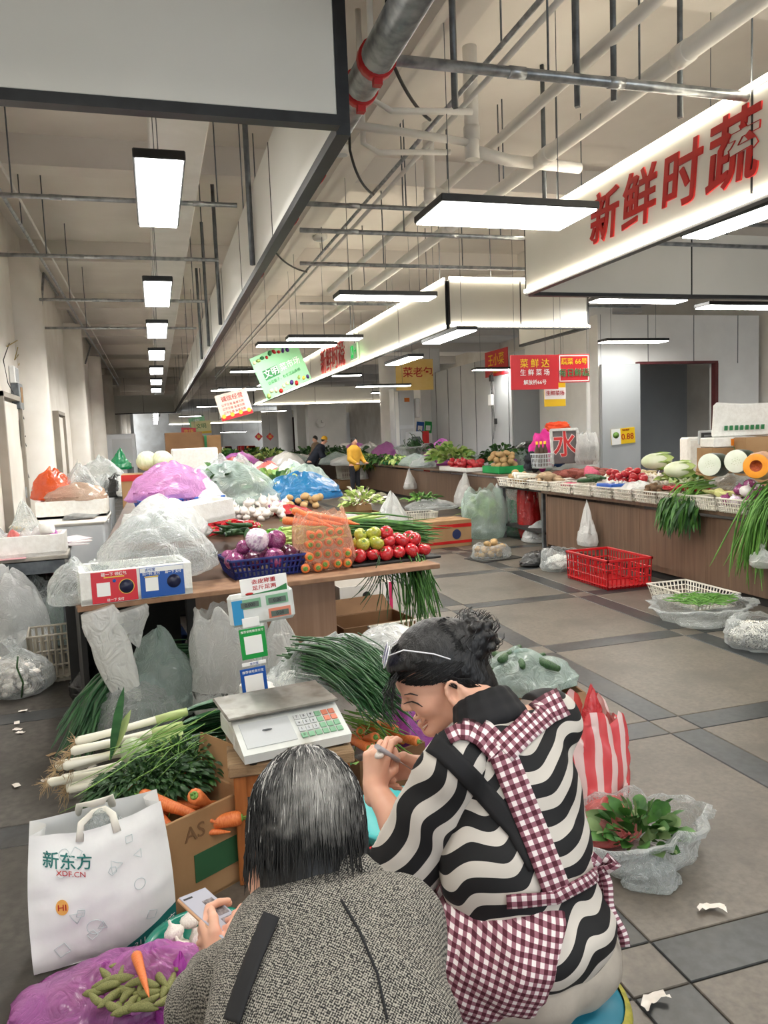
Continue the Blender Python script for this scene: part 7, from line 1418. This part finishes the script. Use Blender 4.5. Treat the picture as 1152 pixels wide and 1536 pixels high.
BT = bvh(tme, WBASE); BS_ = bvh(sme, WBASE); BA = bvh(ame, WBASE); ALL = Multi([BT, BS_, BA, bvh(a2me, WBASE)])
ribbon(Multi([BT, BS_]), [(640, 1110), (668, 1128), (720, 1182), (775, 1245), (806, 1300)], 30, m_blk, 'seam_band', WO, WBASE, .004)
ribbon(ALL, [(668, 1100), (684, 1092), (704, 1093), (724, 1104), (748, 1130)], 40, m_gins, 'apron_strap', WO, WBASE, .009); ribbon(ALL, [(842, 1056), (818, 1068), (790, 1092), (752, 1128)], 40, m_gins, 'apron_strap', WO, WBASE, .011); ribbon(ALL, [(748, 1120), (772, 1180), (800, 1250), (836, 1345)], 40, m_gins, 'apron_strap', WO, WBASE, .008)
ribbon(ALL, [(760, 1350), (830, 1345), (880, 1318), (915, 1290)], 20, m_gins, 'apron_waistband', WO, WBASE, .009)
kb = hitpt(ALL, 900, 1300, .02) or D(905, 1300, 1.75); b = MB()
def tail(pts, w=.022):
    vs = []; n = len(pts); uv = []; 
    for i, p in enumerate(pts): t = (pts[min(i+1, n-1)]-pts[max(0, i-1)]).normalized(); s = t.cross(_f).normalized()*w*.5; vs += [p-s-WBASE, p+s-WBASE]; uv += [(.03*i, 0), (.03*i, w)]
    b.raw(vs, [(2*i, 2*i+1, 2*i+3, 2*i+2) for i in range(n-1)], 0, True, uv)
zk = (kb-CO).dot(_f)
tail([D(900+4*math.sin(i*.9)+i*3.6, 1300+12*i, zk-.008-.003*i) for i in range(11)]); tail([D(897+2*i, 1300+9*i, zk-.006) for i in range(6)]); tail([kb, D(915, 1285, zk-.02), D(925, 1296, zk-.02), D(908, 1306, zk-.015), kb]); tail([kb, D(888, 1284, zk-.02), D(882, 1297, zk-.02), kb])
o = b.build('apron_bow', m_gins, WO); sd = o.modifiers.new('thick', 'SOLIDIFY'); sd.thickness = .0025
# glasses on her head
gl = thing('eyeglasses', 'thin white framed glasses pushed up on the woman\'s black hair', 'glasses', wh(.1, .14, 0)); gb = wh(.1, .14, 0); m_lens = film('lens_film', '8f93c4', .45); m_whf = mat('white_frame', 'e4e4ea', rough=.3)
for q in (-1, 1):
    c = wh(.105, .15, .033*q); n_ = (hF*.75+hU*.66).normalized(); MB().lathe([(0, .001), (.026, .001), (.0265, 0), (0, -.001)], 20, M=M4(rot_to(n_), c-gb)).build('lens', m_lens, gl); MB().tube([c-gb+(rot_to(n_)@Vector((.027*math.cos(a), .027*math.sin(a), 0))) for a in np.linspace(0, 2*PI, 21)], .0016, 5).build('rim', m_whf, gl); MB().tube([wh(.1, .155, .06*q)-gb, wh(.06, .155, .088*q)-gb, wh(.0, .115, .1*q)-gb, wh(-.03, .085, .1*q)-gb], .0017, 5).build('temple', m_whf, gl)
MB().tube([wh(.115, .15, -.01)-gb, wh(.118, .155, 0)-gb, wh(.115, .15, .01)-gb], .0016, 5).build('bridge', m_whf, gl)
# what her hands hold
kn_ = thing('peeling_knife', 'short grey handled knife in the peeling woman\'s hands', 'knife', D(585, 1135, 1.88)); a, c = D(566, 1120, 1.86)-kn_.location, D(596, 1140, 1.9)-kn_.location
MB().tube([a, c], [.013, .012], 8, flat=.5).build('handle', mat('grey_plastic', '9a969c', 'a9a5aa', scale=6, rough=.4), kn_); MB().tube([c, c+(c-a)*.9], [.009, .005], 6, flat=.15).build('blade', m_galv, kn_)
veg('garlic_bulb', D(569, 1133, 1.87), .013, None, 'peeled white clove between her fingers', 'clove', nm='garlic_clove')
# stool
sc0 = Vector((hip.x, hip.y, 0))-fh*.03+lh*.02; sh_ = hip.z-.105
t = thing('round_stool', 'teal blue round stool with yellow woven trim under the woman', 'stool', sc0); m_sto = mat('teal_blue_stool', '1f6f86', '2b7f97', scale=4, rough=.35)
MB().lathe([(0, 0), (.175, 0), (.18, .02), (.172, sh_*.8), (.168, sh_-.02), (.155, sh_), (0, sh_)], 32).build('drum', m_sto, t); MB().lathe([(.171, sh_-.03), (.177, sh_-.02), (.172, sh_-.003), (.16, sh_+.002)], 32).build('woven_trim', mat('yellow_trim', '8a8a3a', 'b0a23e', scale=60), t)

# ---------------------------------------------------------------- the old woman in tweed
oh = D(455, 1240, 1.24); on = D(490, 1362, 1.16); oL = D(418, 1432, 1.13); oR = D(588, 1398, 1.15); ohip = D(500, 1700, .93); OBASE = Vector((ohip.x, ohip.y, 0))
OP = thing('person', 'grey haired old woman in black and white tweed coat bending over her phone', 'person', OBASE)
osp = (on-ohip).normalized(); olt = (oR-oL); olt = (olt-osp*olt.dot(osp)).normalized(); ofw = osp.cross(olt)
if ofw.dot(_f) < 0: ofw = -ofw
OR_ = Matrix((olt, ofw, osp)).transposed(); oat = lambda t: ohip.lerp(on, t)
oF = (_f*.70-ex3*.38+ey3*.5).normalized(); oU = (-ey3*.9+_f*.5-ex3*.05); oU = (oU-oF*oU.dot(oF)).normalized(); oS = oF.cross(oU)
if oS.dot(ex3) > 0: oS = -oS
F = Field(); o0 = oh-oU*.06; wo, oRm = head(F, o0, oF, oU, oS, .98, on)
F.ell(oat(.72), (.13, .07, .14), OR_, .04); F.ell(oat(.35), (.14, .08, .22), OR_, .04); F.cap(oL, oR, .05, .05, .04)
oeL, owL = D(312, 1510, 1.28), D(326, 1452, 1.46); oeR, owR = D(585, 1480, 1.42), D(412, 1392, 1.50)
for (a, b_, c) in ((oL, oeL, owL), (oR, oeR, owR)): F.chain([a, a.lerp(b_, .5), b_, c], [.05, .044, .038, .025], .02)
for sd in (-1, 1): hp = Vector((ohip.x, ohip.y, .42))+olt*.1*sd; kn = hp+Vector((ofw.x, ofw.y, 0)).normalized()*.3+Vector((0, 0, .1)); an = Vector((hp.x, hp.y, .07))+Vector((ofw.x, ofw.y, 0)).normalized()*.1; F.chain([hp, kn, an], [.09, .06, .04], .03); F.cap(an-Vector((0, 0, .03)), an+Vector((ofw.x, ofw.y, -.24)).normalized()*.14, .034, .03, .02)
F.cap(ohip, Vector((ohip.x, ohip.y, .42)), .14, .14, .05)
hand(F, owL, D(303, 1392, 1.53)-owL, ex3*.8+_f*.5-ey3*.1, -ey3*.6-_f*.6, [(.6, .8, .4), (.6, .8, .4), (.7, .8, .4), (.8, .8, .4)], s=.9, thumb=((.026, .02, -.006), (.044, .05, -.01), (.05, .08, -.016), (.046, .105, -.02)))
hand(F, owR, -ex3*1.0-ey3*.12+_f*.02, ey3*.7+_f*.5, ey3*.4-_f*.6, [(.35, .3, .2), (.75, .8, .4), (.9, .9, .5), (1.0, .9, .5)], s=.9)
link('body', F.mesh('body', [m_skin], .0036, OBASE), OP)
m_twd, nt, bsdf, N, L = newmat('tweed_cloth'); bsdf.inputs['Roughness'].default_value = .95; tc = N.new('ShaderNodeTexCoord').outputs['Object']; no = N.new('ShaderNodeTexNoise'); no.inputs['Scale'].default_value = 60; no.inputs['Detail'].default_value = 3; L.new(tc, no.inputs['Vector'])
sx = mth(N, L, 'SINE', mth(N, L, 'ADD', mth(N, L, 'MULTIPLY', dotnode(N, L, tc, tuple(olt+osp*.3)), 2*PI/.0046), mth(N, L, 'MULTIPLY', no.outputs[0], 9))); sy = mth(N, L, 'SINE', mth(N, L, 'ADD', mth(N, L, 'MULTIPLY', dotnode(N, L, tc, tuple(osp-olt*.3)), 2*PI/.0046), mth(N, L, 'MULTIPLY', no.outputs[0], 7)))
n2 = N.new('ShaderNodeTexNoise'); n2.inputs['Scale'].default_value = 380; n2.inputs['Detail'].default_value = 2; L.new(tc, n2.inputs['Vector'])
pv = mth(N, L, 'ADD', mth(N, L, 'MULTIPLY', mth(N, L, 'MULTIPLY', sx, sy), .22), mth(N, L, 'ADD', mth(N, L, 'MULTIPLY', mth(N, L, 'SUBTRACT', n2.outputs[0], .5), 1.1), .46)); rp_ = N.new('ShaderNodeValToRGB'); L.new(pv, rp_.inputs[0]); e = rp_.color_ramp.elements; e[0].position = .36; e[0].color = srgb('1a1a1b'); e[1].position = .62; e[1].color = srgb('a6a197'); L.new(rp_.outputs[0], bsdf.inputs['Base Color'])
bp = N.new('ShaderNodeBump'); bp.inputs['Strength'].default_value = .5; bp.inputs['Distance'].default_value = .003; L.new(pv, bp.inputs['Height']); L.new(bp.outputs[0], bsdf.inputs['Normal'])
T = Field(); T.ell(oat(.78), (.135, .085, .1), OR_, .06); T.ell(oat(.5), (.15, .1, .18), OR_, .06); T.ell(oat(.12), (.175, .12, .2), OR_, .06); T.cap(oL, oR, .066, .07, .06); T.cap(oat(.92), on, .085, .072, .03)
T.chain([oL, oL.lerp(oeL, .55), oeL, oeL.lerp(owL, .62)], [.066, .066, .062, .052], .03); T.chain([oR, oR.lerp(oeR, .5), oeR, oeR.lerp(owR, .86)], [.072, .07, .064, .052], .03)
T.plane(oeL.lerp(owL, .68), owL-oeL, .004, owL, .13); T.plane(oeR.lerp(owR, .9), owR-oeR, .004, owR, .12); T.plane(on+osp*.012, osp+ofw*.3, .005, on, .13)
cme = T.mesh('coat', m_twd, .006, OBASE, bumps=wr_noise(22, .005, 15)); link('coat', cme, OP)
Cc = Field(); qf = lambda z: on+osp*.0+(olt*math.cos(z)*.075+ofw*math.sin(z)*.07)+osp*(.018-.012*math.sin(z))
for k in range(16): Cc.cap(qf(2*PI*k/16), qf(2*PI*(k+1)/16), .022, .022, .01)
link('collar', Cc.mesh('collar', m_twd, .004, OBASE), OP)
CT = bvh(cme, OBASE)
ribbon(CT, [(410, 1376), (400, 1400), (384, 1440), (366, 1490), (352, 1535)], 24, m_blk, 'bag_strap', OP, OBASE, .006); ribbon(CT, [(512, 1352), (540, 1400), (566, 1462), (580, 1530)], 3, m_blk, 'coat_seam', OP, OBASE, .002)
# hair: black with a grey crown
m_hairg, nt, bsdf, N, L = newmat('greying_hair'); bsdf.inputs['Roughness'].default_value = .45; tc = N.new('ShaderNodeTexCoord').outputs['Object']; vm = N.new('ShaderNodeVectorMath'); vm.operation = 'DISTANCE'; L.new(tc, vm.inputs[0]); vm.inputs[1].default_value = D(474, 1192, 1.17)-OBASE
no = N.new('ShaderNodeTexNoise'); no.inputs['Scale'].default_value = 45; no.inputs['Detail'].default_value = 5; L.new(tc, no.inputs['Vector']); mr = N.new('ShaderNodeMapRange'); L.new(mth(N, L, 'ADD', vm.outputs['Value'], mth(N, L, 'MULTIPLY', no.outputs[0], .09)), mr.inputs[0]); mr.inputs[1].default_value = .045; mr.inputs[2].default_value = .125; mx = N.new('ShaderNodeMix'); mx.data_type = 'RGBA'; L.new(mr.outputs[0], mx.inputs[0]); mx.inputs[6].default_value = srgb('a19f9b'); mx.inputs[7].default_value = srgb('0d0d0e'); L.new(mx.outputs[2], bsdf.inputs['Base Color'])
H = Field(); he = lambda c, r, k=.02, sub=False: H.ell(wo(*c), r, oRm, k, sub)
he((-.004, .078, 0), (.112, .104, .09)); he((-.05, .02, 0), (.066, .085, .084), .03); he((-.035, -.03, 0), (.05, .05, .075), .03); he((.13, -.01, 0), (.1, .1, .3), .012, True)
for q in (-1, 1): he((.02, -.01, .08*q), (.026, .036, .026), .008, True)
link('hair', H.mesh('hair', m_hairg, .0036, OBASE, bumps=wr_noise(220, .0014, 23)), OP)
rn = random.Random(8); paths = []
for k in range(1500):
    a = rn.uniform(0, 2*PI); st = Vector((-.03+rn.gauss(0, .012), .178, rn.gauss(0, .016))); q = []; el = rn.uniform(.8, 1.45)*(1.0 if math.cos(a) < .3 else .55)
    for i in range(10):
        t = i/9*el; ph = .12+t*1.75; dn = max(0, ph-1.6); ph = min(ph, 1.6); d = Vector((math.cos(a)*math.sin(ph), math.cos(ph), math.sin(a)*math.sin(ph))); r = 1.01+.018*rn.random()+.03*dn; p = Vector((-.012+.112*d.x*r, .065+.118*d.y*r-.1*dn, .092*d.z*r)); p += Vector((rn.gauss(0, .0012), rn.gauss(0, .0012), rn.gauss(0, .0012)))
        if p.y < -.1: break
        if p.x > .05 and p.y < .07: break
        q.append(wo(*p))
    if len(q) > 2: paths.append(q)
strandset(paths, .0011, m_hairg, 'hair_strands', OP, OBASE); m_grey = mat('grey_hair', '8f8d8a', 'c2c0bc', scale=30, rough=.45)
strandset([p[:rn.randint(4, 9)] for p in rn.sample(paths, 420)], .0012, m_grey, 'grey_strands', OP, OBASE)
MB().tube([wo(.09, .03, .072)-OBASE, wo(.03, .03, .084)-OBASE, wo(-.005, .02, .086)-OBASE, wo(-.02, -.005, .084)-OBASE], .0022, 6).build('glasses_temple', mat('cream_frame', 'd9c9b4', rough=.35), OP)
# phone
pc_ = [D(283, 1347, 1.56), D(325, 1330, 1.62), D(359, 1397, 1.50), D(322, 1419, 1.45)]; c = sum(pc_, Vector())/4; xd = (pc_[1]-pc_[0]).normalized(); yd = ((pc_[0]-pc_[3])+(pc_[1]-pc_[2])).normalized(); zd = xd.cross(yd); pw, ph_ = .073, .152
t = thing('mobile_phone', 'gold rimmed phone with lit grey screen held by the old woman', 'phone', M=frame(c, xd, zd)); MB().box((0, 0, -.003), (pw, ph_, .009), bevel=.003).build('body', mat('gold_case', 'c79a78', 'd3a988', scale=5, rough=.35, metal=.4), t); MB().box((0, 0, .002), (pw-.004, ph_-.004, .002), bevel=.0008).build('screen', mat('lit_screen', '8f8f98', emit=.25), t)
for k in range(3): MB().box((.012+.004*(k % 2), .03-.03*k, .0035), (.026, .022, .0006)).build('screen_picture', mat('screen_dark', '3a3436', '8a8284', scale=120), t); 
MB().box((-.02, .062, .0035), (.022, .004, .0006)).build('status_bar', m_plinth, t)

# ---------------------------------------------------------------- people far down the hall
def farperson(lb, P, h, face, shirt, trous, hairm, lean=0.0, cap_=None, pack=None, arms=.1):
    fd = Vector((math.sin(face), math.cos(face), 0)); ld = Vector((fd.y, -fd.x, 0)); O = Vector((P.x, P.y, 0)); t = thing('person', lb, 'person', O); u = h/1.7; up_ = Vector((0, 0, 1))
    F = Field(); S_ = Field(); hipc = up_*.9*u; nk = hipc+(up_*.5+fd*lean)*u; hd_ = nk+(up_*.16+fd*(.03+lean*.3))*u
    for f_, g in ((F, 0), (S_, .014)): f_.cap(hipc, nk-up_*.06*u, .13*u+g, .15*u+g, .08)
    F.cap(nk, hd_, .05*u, .06*u, .03); F.ell(hd_+up_*.03*u, (.078*u, .09*u, .11*u), None, .02); F.cap(hd_+fd*.07*u, hd_+fd*.1*u-up_*.01, .012, .012, .01)
    for s in (-1, 1):
        F.chain([hipc+ld*.09*s*u, hipc+ld*.1*s*u-up_*.42*u, O*0+ld*.1*s*u+up_*.07*u], [.09*u, .065*u, .045*u], .03); F.cap(ld*.1*s*u+up_*.05, ld*.1*s*u+up_*.04+fd*.14, .04, .035, .02)
        a, b_, c = nk+ld*.17*s*u-up_*.06*u, nk+ld*.24*s*u-up_*.3*u+fd*.06, nk+ld*.18*s*u-up_*.42*u+fd*(.15+arms)
        F.chain([a, b_, c], [.055*u, .045*u, .03*u], .03); F.ell(c+fd*.05, (.04, .05, .03), None, .02); S_.chain([a, b_, b_.lerp(c, .8)], [.075*u, .062*u, .05*u], .05)
    S_.cap(nk+ld*.14*u-up_*.05*u, nk-ld*.14*u-up_*.05*u, .07*u, .07*u, .05)
    link('body', F.mesh('body', [m_skin, trous], .014, (0, 0, 0), matfn=lambda Q: (Q[:, 2] < .92*u).astype(int)), t); link('jacket', S_.mesh('jacket', shirt, .014), t)
    Hh = Field(); Hh.ell(hd_+up_*.055*u-fd*.012, (.086*u, .095*u, .1*u), None, .02); Hh.ell(hd_+fd*.1*u-up_*.03, (.09, .09, .09), None, .01, True); link('hair', Hh.mesh('hair', hairm, .01), t)
    if cap_: MB().lathe([(.1*u, 0), (.098*u, .06*u), (.05*u, .11*u), (0, .12*u)], 16, M=M4(rot_to(up_+fd*.2), hd_+up_*.06*u)).build('cap', cap_, t)
    if pack: MB().box(nk-fd*.22*u-up_*.22*u, (.3*u, .16*u, .42*u), rz=-face, bevel=.05).build('backpack', pack, t)
    return t
m_yel = mat('yellow_shirt', 'c9952a', 'd9a83c', scale=6, rough=.8); m_dkt = mat('dark_trousers', '1c1e26', '2a2c34', scale=6, rough=.85)
gp = lambda x, y, zc: (lambda p: Vector((p.x, p.y, 0)))(D(x, y, zc))
farperson('person in mustard yellow shirt standing before the red shelves', gp(531, 680, 20), 1.6, 2.6, m_yel, m_dkt, m_hairb)
farperson('person in dark jacket with yellow cap bending over the far stall', gp(464, 672, 23.5), 1.65, 1.9, mat('navy_jacket', '1a1f2c', '262c3a', scale=6, rough=.8), m_dkt, m_hairb, .35, mat('yellow_cap2', 'd9a51e'))
farperson('person in tan jacket facing the yellow capped one', gp(474, 668, 25.5), 1.7, -1.8, mat('tan_jacket', '7a6650', '8a7660', scale=6, rough=.8), m_dkt, m_hairb)
farperson('person in pale grey jacket carrying a dark backpack down the aisle', gp(312, 676, 33), 1.7, 0.1, mat('pale_jacket', 'b9b9ba', 'c8c8ca', scale=6, rough=.8), m_dkt, m_hairb, 0, None, m_plinth)
